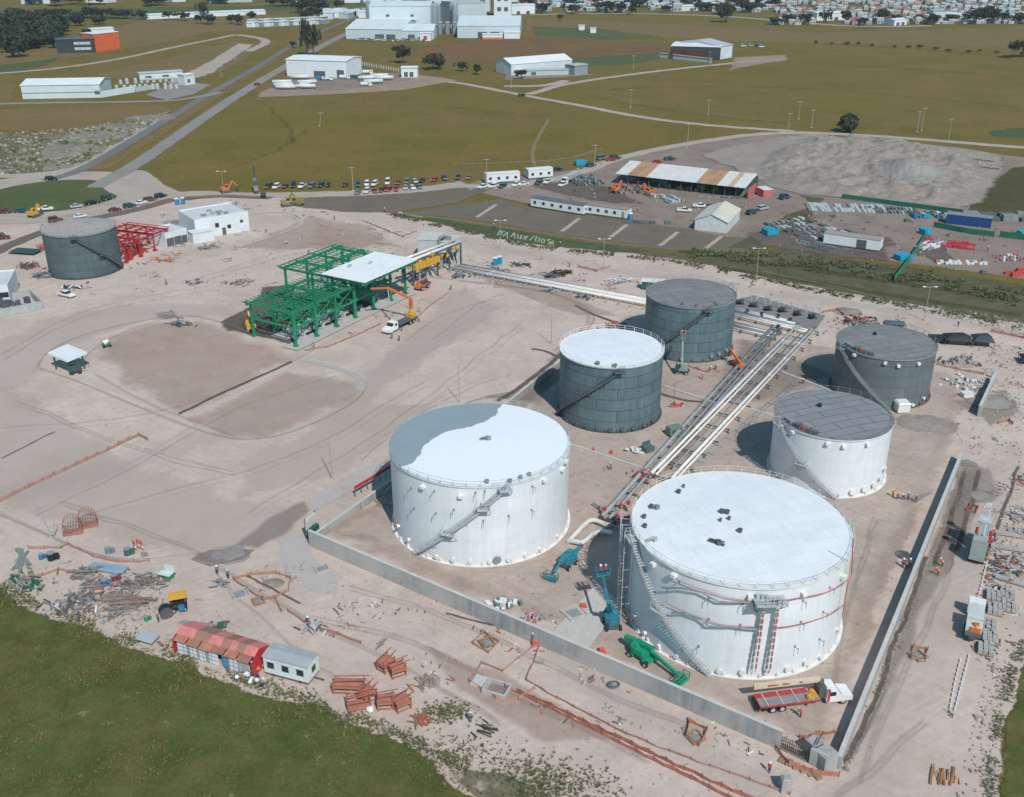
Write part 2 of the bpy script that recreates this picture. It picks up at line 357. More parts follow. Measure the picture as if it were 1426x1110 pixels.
sheet('weedy_ground', [(600,1046),(700,1075),(760,1100),(800,1118),(800,1160),(690,1150),(640,1095)], m_rubble, jit=1.2, rim=2, step=1.5)
sheet('meadow', [(1600,800),(1440,880),(1414,942),(1398,1000),(1388,1060),(1380,1118),(1366,1400),(1900,1400)], m_meadow, jit=1.0, rim=1.2, step=1.2)
# contractors' yards and the bank between them and the site
sheet('yard_ground', [(628,262),(668,250),(800,236),(860,216),(960,196),(1070,186),(1110,186),(1300,205),(1500,226),(1500,420),(1426,390),(1300,372),(1180,358),(1080,345),(1000,330),(940,318),(860,306),(760,290),(690,274)], m_yard, jit=1.2, rim=2, step=3)
sheet('slope_ground', [(560,298),(610,288),(660,281),(700,276),(740,288),(860,306),(960,318),(1010,330),(1090,332),(1060,350),(1000,356),(930,347),(850,336),(770,326),(690,312),(620,302)], m_slope, jit=1, rim=1.5)
sheet('ditch_ground', [(380,270),(470,270),(560,266),(640,262),(690,262),(640,283),(600,289),(545,297),(480,296),(425,290)], m_slope, jit=1, rim=2)
sheet('grass_bank', [(545,297),(600,304),(690,316),(770,330),(850,340),(930,351),(1000,359),(1060,352),(1100,342),(1180,360),(1300,376),(1480,404),(1540,470),(1426,452),(1290,428),(1150,404),(1050,384),(1000,371),(880,354),(800,347),(730,339),(680,329),(622,316),(580,306)], m_bank, jit=1, rim=1.5)
sheet('grass_bank', [(552,297),(610,304),(700,318),(780,332),(850,341),(880,352),(800,345),(730,337),(680,326),(622,312),(580,304)], m_lush, jit=.8, rim=1.5)
sheet('grass', [(1090,300),(1130,285),(1110,270),(1150,275),(1130,310),(1060,350),(1010,345),(1050,325)], m_bank, jit=1, rim=2)
sheet('grass', [(1345,292),(1385,250),(1410,232),(1500,226),(1500,320),(1426,308)], m_bankd, jit=1, rim=1.5)
for a, b in (((663,303),(692,284)), ((781,323),(808,303)), ((849,331),(874,312)), ((918,343),(945,322)), ((976,351),(1006,328))):
    ribbon('concrete_path', [a, b], 2.0, m_lane, jit=.05)
ribbon('gravel_strip', [(560,298),(640,306),(720,319),(790,330),(860,339),(940,347)], 2.2, m_grey, jit=.5)
sheet('dark_soil_and_shade', [(1035,325),(1090,312),(1150,316),(1245,330),(1240,366),(1180,360),(1090,348),(1050,342)], m_darky, jit=2, rim=4)
sheet('dark_soil_and_shade', [(1285,326),(1310,335),(1330,360),(1300,365),(1270,352)], m_darky, jit=2, rim=4)
sheet('dark_soil_and_shade', [(730,258),(800,250),(860,262),(900,285),(850,284),(780,272)], m_darky, jit=2, rim=4)
ribbon('grass_strip', [(1000,372),(1100,388),(1200,404),(1300,420),(1426,440)], 3.5, m_bankd, jit=1)
ribbon('grass_strip', [(940,348),(1060,366),(1200,386),(1426,420)], 4, m_bankd, jit=1.5)
ribbon('bare_earth', [(-30,246),(60,243),(115,232),(160,208),(205,180),(240,158)], 9, m_lane, jit=2)
# roundabout and roads
RC = G(72,272); RR = (G(172,268)-RC).length
def circ(r, n=48): return [RC+dirv(2*PI*k/n)*r for k in range(n)]
sheet_w('roundabout_road', circ(RR+15), m_lane, jit=.4, rim=.8)
ribbon('road', [(-60,276),(0,296),(100,300),(190,282),(260,268),(330,272),(400,272),(500,269),(580,265),(650,255)], 11, m_lane, jit=.6)
sheet_w('roundabout_lawn', circ(RR), m_green, jit=.3, rim=.6)
ribbon('road', [(60,252),(115,238),(200,186),(290,131),(360,93),(395,70),(440,46),(490,26),(540,6)], 7.5, m_asphd, jit=.2)
ribbon('road', [(130,262),(185,232),(232,200),(303,150),(370,108),(420,80),(470,52),(520,30),(560,14)], 10, m_asph, jit=.2)
sheet('median', [(120,236),(150,236),(205,203),(285,150),(330,122),(300,128),(214,184),(160,214)], m_brown, jit=.6, rim=1.2)
sheet('median', [(322,124),(352,106),(392,82),(402,74),(382,82),(330,114)], m_brown, jit=.6, rim=1.2)
sheet('road_apron', [(140,262),(190,236),(206,238),(235,260),(262,270),(200,290),(172,280)], m_lane, jit=.6, rim=1.2)
ribbon('road', [(640,258),(700,262),(800,245),(860,219),(960,199),(1080,183),(1200,188),(1320,197),(1480,210)], 8, m_lane, jit=.6)
ribbon('track', [(610,112),(650,117),(730,133),(820,149),(900,165),(1000,176),(1110,183)], 7, m_lane, jit=.6)
ribbon('track', [(735,132),(780,118),(860,106),(940,96),(1040,86),(1095,82)], 8, m_lane, jit=1)
ribbon('track', [(700,120),(760,120),(790,112)], 9, m_lane, jit=1)
ribbon('track', [(790,121),(900,143),(1000,160),(1110,172)], 2.5, m_track, jit=1)
ribbon('track', [(765,165),(750,190),(740,212),(745,232)], 2, m_trackl, jit=.6)
ribbon('track', [(640,228),(720,226),(790,222),(840,206)], 2, m_trackl, jit=.6)
ribbon('road', [(-60,146),(60,143),(180,142),(250,140),(310,128)], 8, m_asph, jit=.3)
ribbon('track', [(-60,106),(60,98),(160,84),(240,66),(330,48)], 8, m_lane, jit=.8)
ribbon('track', [(330,48),(380,56),(345,72)], 10, m_lane, jit=.8)
sheet('yard_ground', [(356,136),(362,128),(400,112),(480,100),(560,102),(620,108),(640,112),(560,126),(460,132)], m_warm, jit=1, rim=2)
sheet('yard_ground', [(375,124),(400,110),(480,98),(580,104),(570,112),(470,126)], m_yard, jit=1, rim=2)
sheet('yard_ground', [(1015,98),(1020,80),(1095,76),(1100,84),(1070,88)], m_warm, jit=1, rim=3)
sheet('yard_ground', [(700,112),(790,108),(830,104),(800,98),(700,100)], m_yard, jit=1, rim=3)
sheet('yard_ground', [(200,132),(250,112),(296,118),(270,132),(230,140)], m_asph, jit=1, rim=2)
ribbon('road', [(735,21),(820,18),(1000,21),(1160,36),(1240,37),(1300,36)], 11, m_lane, jit=1)
ribbon('drain_strip', [(-40,365),(0,348),(50,326),(120,306),(190,292),(245,277)], 7, m_slope, jit=1)
ribbon('drain_strip', [(250,278),(300,272),(380,276)], 5, m_slope, jit=1)
# patches on the site
sheet('pale_ground', [(0,520),(60,560),(200,640),(320,680),(420,720),(400,760),(280,790),(120,750),(-60,690),(-60,500)], m_pale, jit=2, rim=8)
sheet('pale_ground', [(520,560),(600,500),(700,430),(640,395),(560,470),(480,540),(420,600),(330,640),(330,700),(480,660),(620,560)], m_pale, jit=2, rim=7)
sheet('pale_ground', [(0,470),(60,440),(200,420),(330,420),(340,440),(200,450),(80,490),(40,540),(-60,560),(-60,480)], m_pale, jit=2, rim=6)
sheet('pale_ground', [(430,300),(520,312),(560,345),(480,345),(380,350),(330,345),(380,320)], m_warm, jit=2, rim=5)
sheet('bare_earth', [(125,480),(180,455),(260,440),(345,465),(410,500),(300,560),(248,578),(180,545)], m_warm, jit=1.5, rim=5)
sheet('bare_earth', [(255,585),(400,515),(500,530),(510,545),(430,590),(360,612),(310,608)], m_warm, jit=1.5, rim=5)
sheet('dark_soil_and_shade', [(300,450),(345,425),(360,400),(400,395),(450,440),(360,470),(310,462)], m_dark, jit=1.2, rim=2.5)
sheet('dark_soil_and_shade', [(300,450),(362,471),(412,484),(520,430),(545,420),(470,400),(380,410)], m_dark, jit=1, rim=2)  # dark soil pad, with the green frame's shade put into its colour
sheet('dusty_ground', [(385,745),(425,745),(445,775),(475,800),(470,830),(430,826),(405,800),(385,775)], m_dust, jit=1, rim=3)
sheet('dusty_ground', [(440,715),(540,655),(560,640),(500,650),(420,700)], m_dust, jit=.8, rim=2)
sheet('damp_ground', [(330,752),(365,725),(420,698),(432,712),(400,742),(350,765)], m_grey, jit=2, rim=5)
sheet('damp_ground', [(262,782),(300,765),(345,768),(330,780),(290,788)], m_grey, jit=2, rim=4)
sheet('damp_ground', [(540,655),(700,570),(780,500),(800,515),(720,580),(560,670)], m_grey, jit=1, rim=3)
for q in ([(640,560),(720,545),(770,520),(760,560)], [(1330,560),(1400,540),(1426,570),(1380,595)], [(1330,660),(1380,650),(1400,690),(1350,705)], [(1240,720),(1290,700),(1300,690),(1260,690)], [(1320,690),(1350,650),(1345,740),(1320,800)], [(215,440),(240,430),(248,440),(230,444)], [(1170,840),(1190,780),(1230,700),(1250,720),(1210,800),(1190,870)]):
    sheet('damp_ground', q, m_grey, jit=2, rim=4)
for q in ([(1240,560),(1310,560),(1330,600),(1260,610),(1230,590)], [(920,520),(1050,520),(980,560),(930,550)], [(930,600),(850,620),(800,650),(860,690),(930,640)], [(560,650),(530,700),(450,735),(480,750),(560,770)], [(1190,830),(1250,720),(1290,700),(1200,900),(1150,960)], [(780,780),(860,760),(850,860),(800,870),(700,820)], [(590,900),(700,930),(860,1030),(760,1040),(640,970)], [(440,310),(540,330),(500,350),(420,340)], [(1040,560),(1010,620),(1060,640),(1080,600)], [(640,370),(780,400),(860,440),(800,440),(680,395)]):
    sheet('bare_earth', q, m_warm, jit=1.5, rim=4)
# bund floor (brown, between the tanks)
sheet('bund_floor', [(440,742),(560,665),(700,585),(790,520),(880,470),(1030,470),(1150,480),(1330,520),(1350,560),(1330,640),(1250,800),(1160,1050),(1000,985),(800,895),(600,810)], soil('bund_earth', (.535,.425,.355), (.57,.47,.40), (.465,.36,.295), big=.03, mid=.1, fine=1.2, speck=(.25,.20,.165), speck_scale=.5, bump=.4, alpha=.85, nscale=.2, soft=.4, fvar=.18, streak=.42, blotch=.15), jit=1.2, rim=5)
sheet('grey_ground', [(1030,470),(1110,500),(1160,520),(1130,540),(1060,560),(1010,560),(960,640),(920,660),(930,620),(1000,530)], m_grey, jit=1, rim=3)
# haul road on the right
ribbon('haul_road', [(1400,640),(1370,720),(1320,830),(1280,930),(1230,1040),(1180,1150)], (9, 11), m_trackl, jit=1, rim=.4)
ribbon('haul_road', [(-40,700),(200,640),(420,560),(600,480),(700,420)], 12, m_trackl, jit=2, rim=.45)
ribbon('haul_road', [(640,330),(760,360),(900,385),(1060,405),(1200,425),(1330,445),(1426,470)], 9, m_trackl, jit=1, rim=.4)
ribbon('haul_road', [(760,905),(860,975),(980,1050),(1080,1110)], 9, m_trackl, jit=1, rim=.45)
# tyre tracks
rt = random.Random(11)
TR = [[(0,600),(150,590),(300,560),(480,470)], [(40,720),(200,640),(330,560),(470,520)], [(60,740),(220,690),(420,640),(600,530)], [(340,720),(480,640),(620,540),(730,450)], [(0,500),(120,430),(300,400)], [(80,700),(260,760),(400,850),(560,930),(700,1010)], [(430,860),(600,900),(760,990),(900,1060)], [(480,820),(640,860),(800,950),(980,1020)], [(1330,700),(1280,820),(1220,940),(1150,1080)], [(1360,700),(1310,830),(1250,960),(1190,1090)], [(1290,1000),(1230,1060),(1160,1110)], [(600,480),(700,400),(790,440)], [(430,330),(560,360),(700,395)], [(250,400),(400,350),(520,330)], [(1220,720),(1180,840),(1160,960)], [(900,560),(980,520),(1040,540)], [(560,480),(620,440),(690,420)], [(300,800),(400,900),(480,950)], [(830,760),(760,800),(640,790)], [(1060,380),(1200,410),(1400,460)], [(20,560),(120,600),(230,640),(330,660)], [(500,640),(600,560),(700,520)]]
for q in TR:
    for off in (-3, 3):
        ribbon('tyre_track', [(x+off*.6+rt.uniform(-1,1), y+off) for x, y in q], .7, m_track if rt.random() < .65 else m_trackl, jit=.8, rim=.35)
m_kerbl = soil('kerb_line', (.34,.285,.25), (.38,.32,.28), (.30,.25,.215), bump=.1, alpha=.32, nscale=.6, soft=.4)
for q, ww in (([(52,512),(60,496),(82,480),(130,462),(200,446),(262,438),(300,446),(345,462)], .9), ([(52,512),(90,525),(130,540),(190,566),(250,590),(300,607),(340,613),(390,608),(450,585),(495,560),(512,540),(505,526),(470,512),(425,500)], .9), ([(640,392),(700,398),(770,408),(812,424),(830,440),(822,456),(795,478),(760,505)], 1.0), ([(0,716),(70,748),(135,776),(200,784)], .8)): ribbon('kerb', q, ww, m_kerbl, jit=.15, rim=.3)
for q, ww in (([(362,140),(385,158),(402,180),(410,200)], 3), ([(300,240),(380,215),(430,180)], 2.5), ([(800,130),(900,150),(1020,166),(1100,172)], 3), ([(1130,60),(1250,66),(1420,82)], 6), ([(980,92),(1100,96),(1250,92),(1426,110)], 5), ([(840,125),(1000,118),(1200,128),(1426,150)], 4), ([(460,150),(600,145),(720,160)], 3)): ribbon('field_track', q, ww, m_ftrack, jit=3, rim=.4, step=6)
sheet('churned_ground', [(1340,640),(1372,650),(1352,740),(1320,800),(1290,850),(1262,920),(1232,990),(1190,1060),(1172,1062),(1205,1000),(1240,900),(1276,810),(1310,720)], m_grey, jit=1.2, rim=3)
# trenches and diggings
for q, ww in (([(248,578),(300,552),(350,530),(408,503)], 1.2), ([(1345,655),(1330,700),(1315,750),(1302,790)], 1.0), ([(1365,655),(1346,720),(1332,770)], 1.0), ([(1292,775),(1282,800),(1268,838),(1262,860),(1250,890),(1238,920),(1228,955),(1212,992),(1196,1026),(1172,1062)], .8), ([(690,560),(740,530),(785,490)], 1.6), ([(780,500),(760,488),(740,486)], 1.0), ([(860,450),(830,440),(800,425)], 1.2), ([(0,640),(80,600)], .4), ([(420,842),(340,800)], .5), ([(905,545),(960,560),(1000,560)], 1.4), ([(1370,790),(1400,700),(1420,650)], .7), ([(620,853),(690,872)], .5)):
    ribbon('trench', q, ww, m_trench, jit=.5, rim=.3, step=1.2)
ribbon('kerb_strip', [(0,710),(70,745),(130,772),(200,780),(265,770)], .5, m_dust, jit=.2)
ribbon('kerb_strip', [(330,345),(380,330),(420,315),(422,302),(395,294),(350,298)], 1.6, m_dust, jit=.2)
ribbon('dirt_path', [(590,385),(680,395),(760,405),(810,425),(825,445),(800,470),(770,490)], 1.6, m_track, jit=.4)
ribbon('dirt_path', [(125,512),(115,500),(140,478),(190,455),(250,438)], .8, m_track, jit=.3)
ribbon('dirt_path', [(130,520),(200,560),(250,580),(330,608)], 1.0, m_track, jit=.3)
ribbon('dirt_path', [(420,500),(480,515),(510,530),(500,545)], 2.5, m_dust, jit=.2)
# ---------------------------------------------------------------- storage tanks
REDD = M((.48,.13,.12), .6, .2, .8); WHT = M((.76,.76,.74), .5, .10, .8); OFFW = M((.70,.69,.66), .5, .08, .5); CREAM = M((.62,.56,.46), .55, .1, .6)
STEEL = M((.25,.265,.275), .5, .15, .8); DSTEEL = M((.10,.11,.118), .5, .2, .8); GALV = M((.42,.44,.45), .45, .12, .8)
BLACK = M((.022,.023,.025), .5, .2, 1); RUBBER = M((.03,.03,.032), .85, .2, 1); RED = M((.50,.045,.05), .5, .15, .8)
ORANGE = M((.62,.17,.05), .6, .15, .8); RUSTO = M((.36,.12,.065), .7, .2, 1.0); YEL = M((.62,.34,.05), .5, .15, .8)
BLUE = M((.03,.16,.33), .5, .2, 1); TEAL = M((.035,.21,.27), .5, .28, 1.5); LIFTG = M((.012,.27,.155), .5, .25, 1.2); GREEN = M((.02,.235,.115), .55, .28, .9); DGREEN = M((.02,.12,.075), .6, .2, .8)
PINKR = M((.55,.15,.13), .7, .2, .8); SKIN = M((.30,.17,.11), .6, .1, 3); DENIM = M((.035,.05,.09), .8, .2, 3); WOOD = M((.30,.20,.12), .8, .3, 1.5, stretch=(1,1,1))
SHIRT = M((.15,.17,.2), .8, .2, 3); HATW = M((.75,.75,.72), .4, .05, 3); HATY = M((.7,.45,.06), .4, .05, 3); VEST = M((.85,.16,.04), .7, .1, 3); VESTR = M((.6,.05,.04), .7, .1, 3)
sh_white = plates('white_shell', (.75,.775,.80), (.785,.80,.815), (.68,.70,.72), 9.5, 2.44, .09, .10, .42)
sh_grey = plates('primed_shell', (.135,.198,.220), (.168,.235,.256), (.08,.108,.118), 8.5, 2.44, .17, .26, .55)
sh_rust = plates('primed_shell_rusty_seams', (.135,.172,.184), (.172,.208,.216), (.20,.115,.085), 8.5, 2.44, .17, .20, .55)
sh_dark = plates('dark_primed_shell', (.105,.140,.155), (.135,.172,.186), (.065,.075,.08), 8.5, 2.44, .12, .22, .55)
rf_white = plates('white_roof', (.78,.80,.825), (.82,.84,.855), (.72,.75,.78), 7.5, 2.2, .10, .08, .4)
rf_grey = plates('primed_roof', (.235,.238,.235), (.275,.278,.272), (.15,.15,.145), 7.0, 2.2, .14, .20, .6)
rf_seam = plates('primed_roof_rust_seams', (.255,.265,.275), (.28,.29,.30), (.13,.10,.09), 7.5, 2.3, .16, .15, .5)
rf_old = plates('dusty_roof', (.42,.37,.34), (.46,.41,.37), (.25,.23,.21), 7.0, 2.2, .10, .16, .7)
def weather(m, dust):
    nt = m.node_tree; b = nt.nodes['Principled BSDF']; src = b.inputs['Base Color'].links[0].from_socket
    uv = nt.nodes.new('ShaderNodeUVMap'); uv.uv_map = 'uv'; sp = nt.nodes.new('ShaderNodeSeparateXYZ'); nt.links.new(uv.outputs[0], sp.inputs[0])
    mp = nt.nodes.new('ShaderNodeMapping'); mp.inputs['Scale'].default_value = (.55, .05, 1); nt.links.new(uv.outputs[0], mp.inputs[0]); n = _noise(nt, mp.outputs[0], 1.0, 5, .65)
    foot = _ramp(nt, _math(nt, 'ADD', _math(nt, 'MULTIPLY', sp.outputs[1], .3), _math(nt, 'MULTIPLY', n, .9)), .35, .95, (1,1,1,1), (0,0,0,1))
    c = _mix(nt, _math(nt, 'MULTIPLY', foot, .35), src, dust); run = _ramp(nt, n, .60, .74)
    c = _mix(nt, _math(nt, 'MULTIPLY', run, .22), c, (.50,.47,.44)); nt.links.new(c, b.inputs['Base Color'])
weather(sh_white, (.52,.45,.39))
def two_tone():
    m, nt, b = _new('half_painted_roof')
    tc = nt.nodes.new('ShaderNodeTexCoord'); v = tc.outputs['Object']
    sp = nt.nodes.new('ShaderNodeSeparateXYZ'); nt.links.new(v, sp.inputs[0])
    n = _noise(nt, v, .35, 4, .6)
    # painted to a ragged diagonal edge; the far left of the roof is still primer grey
    X, Y = sp.outputs[0], sp.outputs[1]
    d = _math(nt, 'ADD', _math(nt, 'MULTIPLY', X, -.773), _math(nt, 'MULTIPLY', Y, .637))
    t = _math(nt, 'ADD', _math(nt, 'MULTIPLY', X, .637), _math(nt, 'MULTIPLY', Y, .773))
    s = _math(nt, 'SINE', _math(nt, 'MULTIPLY', _math(nt, 'SUBTRACT', t, 1.5), -.33))
    d = _math(nt, 'SUBTRACT', d, _math(nt, 'MULTIPLY', s, 1.4))
    d = _math(nt, 'ADD', d, _math(nt, 'MULTIPLY', _math(nt, 'SUBTRACT', n, .5), 2.6))
    f = _ramp(nt, _math(nt, 'ADD', _math(nt, 'MULTIPLY', _math(nt, 'SUBTRACT', d, 5.3), .1), .5), .492, .508)
    n2 = _noise(nt, v, .25, 4)
    g = _mix(nt, n2, (.235,.29,.32), (.30,.355,.385)); wv = _mix(nt, n2, (.77,.79,.81), (.83,.845,.86))
    nt.links.new(_mix(nt, f, wv, g), b.inputs['Base Color']); b.inputs['Roughness'].default_value = .45
    return m
class Tank: pass
def on_cyl(T, px, py, rr=0.0):
    d = ray(px, py); r = T.r+rr; ox, oy = -T.x, -T.y
    a = d.x*d.x+d.y*d.y; b = 2*(ox*d.x+oy*d.y); c = ox*ox+oy*oy-r*r
    disc = b*b-4*a*c; t = (-b-math.sqrt(max(0, disc)))/(2*a)
    return math.atan2(d.y*t-T.y, d.x*t-T.x), CH+d.z*t
def tank(label, x, y, r, h, shell, roof, trim, rail, stair, stair_m, chairs, group=None, rail_h=1.1, boltm=None):
    T = Tank(); T.x, T.y, T.r, T.h = x*.95, y*.95, r*.95, h*.95
    T.o = thing('storage_tank', label, 'storage tank', (T.x, T.y, 0), 0, 'storage tanks of the terminal')
    r, h = T.r, T.h; n = 128; ph = PI/2   # uv seam at the back
    m = MB()
    for k in range(n):
        a, b = ph+2*PI*k/n, ph+2*PI*(k+1)/n
        m.face([(r*math.cos(a), r*math.sin(a), 0), (r*math.cos(b), r*math.sin(b), 0), (r*math.cos(b), r*math.sin(b), h), (r*math.cos(a), r*math.sin(a), h)], 0,
               [((a-ph)*r, 0), ((b-ph)*r, 0), ((b-ph)*r, h), ((a-ph)*r, h)])
    me = m.obj('shell', shell, T.o); 
    m = MB(); rise = r*.035; rings = 6
    for j in range(rings):
        r0, r1 = (r+.12)*j/rings, (r+.12)*(j+1)/rings; z0, z1 = h+.05+rise*(1-(j/rings)**1.3), h+.05+rise*(1-((j+1)/rings)**1.3)
        for k in range(n):
            a, b = 2*PI*k/n, 2*PI*(k+1)/n
            P = [(r0*math.cos(a), r0*math.sin(a), z0), (r1*math.cos(a), r1*math.sin(a), z1), (r1*math.cos(b), r1*math.sin(b), z1), (r0*math.cos(b), r0*math.sin(b), z0)]
            if j == 0: P = P[1:]+P[:1]; P = P[:2]+P[3:]
            m.face(P, 0, [(p[0]*.94+p[1]*.34+100, p[1]*.94-p[0]*.34+100) for p in P])
    m.obj('roof', roof, T.o)
    def ring(r0, r1, z0, z1):
        m = MB()
        for k in range(n):
            a, b = 2*PI*k/n, 2*PI*(k+1)/n; ca, sa, cb, sb = math.cos(a), math.sin(a), math.cos(b), math.sin(b)
            m.face([(r1*ca, r1*sa, z0), (r1*cb, r1*sb, z0), (r1*cb, r1*sb, z1), (r1*ca, r1*sa, z1)])
            m.face([(r1*ca, r1*sa, z1), (r1*cb, r1*sb, z1), (r0*cb, r0*sb, z1), (r0*ca, r0*sa, z1)])
            m.face([(r0*ca, r0*sa, z0), (r0*cb, r0*sb, z0), (r1*cb, r1*sb, z0), (r1*ca, r1*sa, z0)])
        return m
    ring(r-.02, r+.45, 0, .22).obj('base_ring', trim if trim else shell, T.o)
    ring(r+.02, r+.2, h-.14, h+.04).obj('top_angle', trim if trim else STEEL, T.o)
    # guard rail
    m = MB(); np_ = int(2*PI*r/2.1); rr = r+.15
    for k in range(np_):
        a = 2*PI*k/np_; c, s = math.cos(a), math.sin(a); m.beam((rr*c, rr*s, h), (rr*c, rr*s, h+rail_h), .07)
        a2 = 2*PI*(k+1)/np_; c2, s2 = math.cos(a2), math.sin(a2)
        for z, t in ((rail_h, .07), (rail_h*.55, .05), (.12, .10)): m.beam((rr*c, rr*s, h+z), (rr*c2, rr*s2, h+z), .03, t*.8)
    m.obj('guard_rail', rail, T.o)
    # spiral stair
    if stair:
        (p0, p1, lands) = stair; t0, _ = on_cyl(T, *p0, .8); t1, _ = on_cyl(T, *p1, .5)
        d = (t1-t0+PI) % (2*PI)-PI; z1 = h+.05; wd = .95; ns = max(20, int(h/.28)); tr = MB(); st = MB(); hr = MB()
        prev = None
        for k in range(ns+1):
            f = k/ns; a = t0+d*f; z = .2+(z1-.2)*f; c, s = math.cos(a), math.sin(a)
            ri, ro = r+.08, r+.08+wd
            if k < ns: tr.box(((ri+ro)/2*c, (ri+ro)/2*s, z), (wd, .34, .05), a)
            cur = (Vector((ro*c, ro*s, z)), Vector((ri*c, ri*s, z)))
            if prev:
                st.beam(prev[0], cur[0], .07, .28); st.beam(prev[1], cur[1], .07, .28)
                for hh in (.55, 1.1): hr.beam(prev[0]+Vector((0,0,hh)), cur[0]+Vector((0,0,hh)), .06)
            if k % 4 == 0: hr.beam(cur[0], cur[0]+Vector((0,0,1.1)), .06)
            if k % 9 == 4: st.beam(cur[0]-Vector((0,0,.1)), Vector((r*c, r*s, z-1.3)), .09)
            prev = cur
        so_ = tr.obj('spiral_stair', stair_m, T.o); st.obj('stringer', stair_m, so_); hr.obj('handrail', stair_m, so_)
        for f in lands:
            a = t0+d*f; z = .2+(z1-.2)*f-.12; c, s = math.cos(a), math.sin(a); L = MB()
            L.box((( r+.75)*c, (r+.75)*s, z), (1.5, 2.0, .1), a)
            for e in (-1, 1):
                q = Vector(((r+1.45)*c-e*s, (r+1.45)*s+e*c, z)); L.beam(q, q+Vector((0,0,1.15)), .07)
                L.beam(q, Vector((r*c-e*s, r*s+e*c, z-1.5)), .09)
                L.beam(q+Vector((0,0,1.15)), Vector((r*c-e*s, r*s+e*c, z+1.15)), .06)
            q = Vector(((r+1.45)*c+s, (r+1.45)*s-c, z+1.15)); q2 = Vector(((r+1.45)*c-s, (r+1.45)*s+c, z+1.15)); L.beam(q, q2, .06)
            L.obj('landing', stair_m, T.o)
        T.t0, T.t1 = t0, t1
    # anchor chairs round the foot, shared mesh
    if chairs:
        cm = MB(); cm.box((.16, 0, 0), (.34, .40, .5)); cm.box((.2, 0, .5), (.26, .26, .14)); me = cm.mesh('anchor_chair', boltm or trim or STEEL)
        for k in range(chairs):
            o = bpy.data.objects.new('anchor_chair', me); COL.objects.link(o); o.parent = T.o; a = 2*PI*(k+.3)/chairs
            o.location = (r*math.cos(a), r*math.sin(a), .2); o.rotation_euler = (0, 0, a)
    return T
def local(T, t, z, rr=0): return Vector(((T.r+rr)*math.cos(t), (T.r+rr)*math.sin(t), z))
def manhole(T, px, py, mat, r=.30, name='manhole'):
    t, z = on_cyl(T, px, py); m = MB(); d = dirv(t); p = local(T, t, z)
    m.tube(p-d*.05, p+d*.35, r, 14); m.tube(p+d*.35, p+d*.47, r*1.35, 14); m.obj(name, mat, T.o)
def vent(T, px, py, mat, s=.9):
    s *= .72 if s < 2 else 1
    t, z = on_cyl(T, px, py); m = MB(); p = local(T, t, z, s*.45); m.box(p-Vector((0,0,s*.4)), (s*.9, s, s*.7), t); m.box(p+Vector((0,0,s*.3)), (s*1.05, s*1.1, s*.14), t, taper=.8); m.obj('air_vent', mat, T.o)
def bracket(T, px, py, mat, l=1.3):
    t, z = on_cyl(T, px, py); m = MB(); p = local(T, t, z); d = dirv(t)
    m.beam(p, p+d*.8, .08); m.beam(p+d*.8+Vector((0,0,.25)), p+d*.8-Vector((0,0,l*.6)), .07); m.box(p-Vector((0,0,.2)), (.1, .3, .4), t); m.obj('pipe_bracket', mat, T.o)
def roof_pt(T, px, py):
    g = G(px, py, T.h+T.r*.02); q = Vector((g.x-T.x, g.y-T.y, 0)); k = min(1, q.length/(T.r+.12)); return Vector((q.x, q.y, T.h+.03+T.r*.035*(1-k**1.3)))
def hatch(T, px, py, mat, s=.8, name='roof_hatch'):
    s *= .7
    p = roof_pt(T, px, py); m = MB(); m.tube(p-Vector((0,0,.05)), p+Vector((0,0,.45)), s*.5, 12); m.tube(p+Vector((0,0,.45)), p+Vector((0,0,.57)), s*.62, 12); m.obj(name, mat, T.o)
A = tank('biggest white tank, white roof, red and grey fire piping on its front wall', 34.96,134.14,16.49,15.75, sh_white, rf_white, OFFW, CREAM, ((988,938),(883,716),(.5,.98)), GALV, 40)
B = tank('white tank whose roof is painted white except a grey crescent on the far side', -5.77,162.2,15.95,15.53, sh_white, two_tone(), OFFW, GALV, ((577,768),(707,681),(.42,.76,.97)), GALV, 40)
Cc = tank('grey shell tank with clean white roof standing between white and grey tanks', 21.75,207.31,11.23,15.01, sh_grey, rf_white, None, WHT, ((775,572),(866,517),(.97,)), DSTEEL, 28, boltm=DSTEEL)
D = tank('all grey tank with blue boom lift working against its wall', 45.2,245.5,11.17,14.23, sh_grey, rf_grey, None, STEEL, ((903,500),(988,433),(.97,)), DSTEEL, 26, boltm=DSTEEL)
E_ = tank('grey tank with rusty seams and straight stair, farthest right of all', 85.69,218.1,10.86,11.97, sh_rust, rf_grey, None, STEEL, ((1240,568),(1171,481),(.97,)), STEEL, 24, boltm=DSTEEL)
F_ = tank('white shell tank with bare grey plate roof behind the biggest tank', 62.59,179.76,11.05,12.23, sh_white, rf_seam, OFFW, STEEL, ((1166,690),(1086,582),(.5,.97)), GALV, 26)
G_ = tank('dark grey tank standing alone at far left beside the red steel frame', -134.46,311.63,10.82,13.35, sh_dark, rf_old, None, STEEL, ((171,373),(101,333),(.5,.97)), DSTEEL, 22, boltm=DSTEEL)
for q in ((912,785),(940,800),(1045,830),(1118,826),(1171,802)): vent(A, q[0], q[1], OFFW, 1.0)
for q in ((590,677),(642,690),(756,668),(781,653),(786,642)): vent(B, q[0], q[1], WHT, .95)
for q in ((1105,601),(1153,617),(1175,621),(1207,618)): vent(F_, q[0], q[1], WHT, .9)
for q in ((1191,494),(1233,505),(1251,509),(1278,506)): vent(E_, q[0], q[1], OFFW, .9)
vent(E_, 1253, 562, OFFW, 2.6)
for q in ((899,885),(918,903),(943,917),(1002,937),(1033,938),(1066,938),(1095,934),(1120,925),(1141,918),(1165,880)): manhole(A, q[0], q[1]-4, OFFW)
manhole(A, 886, 858, OFFW, .27)
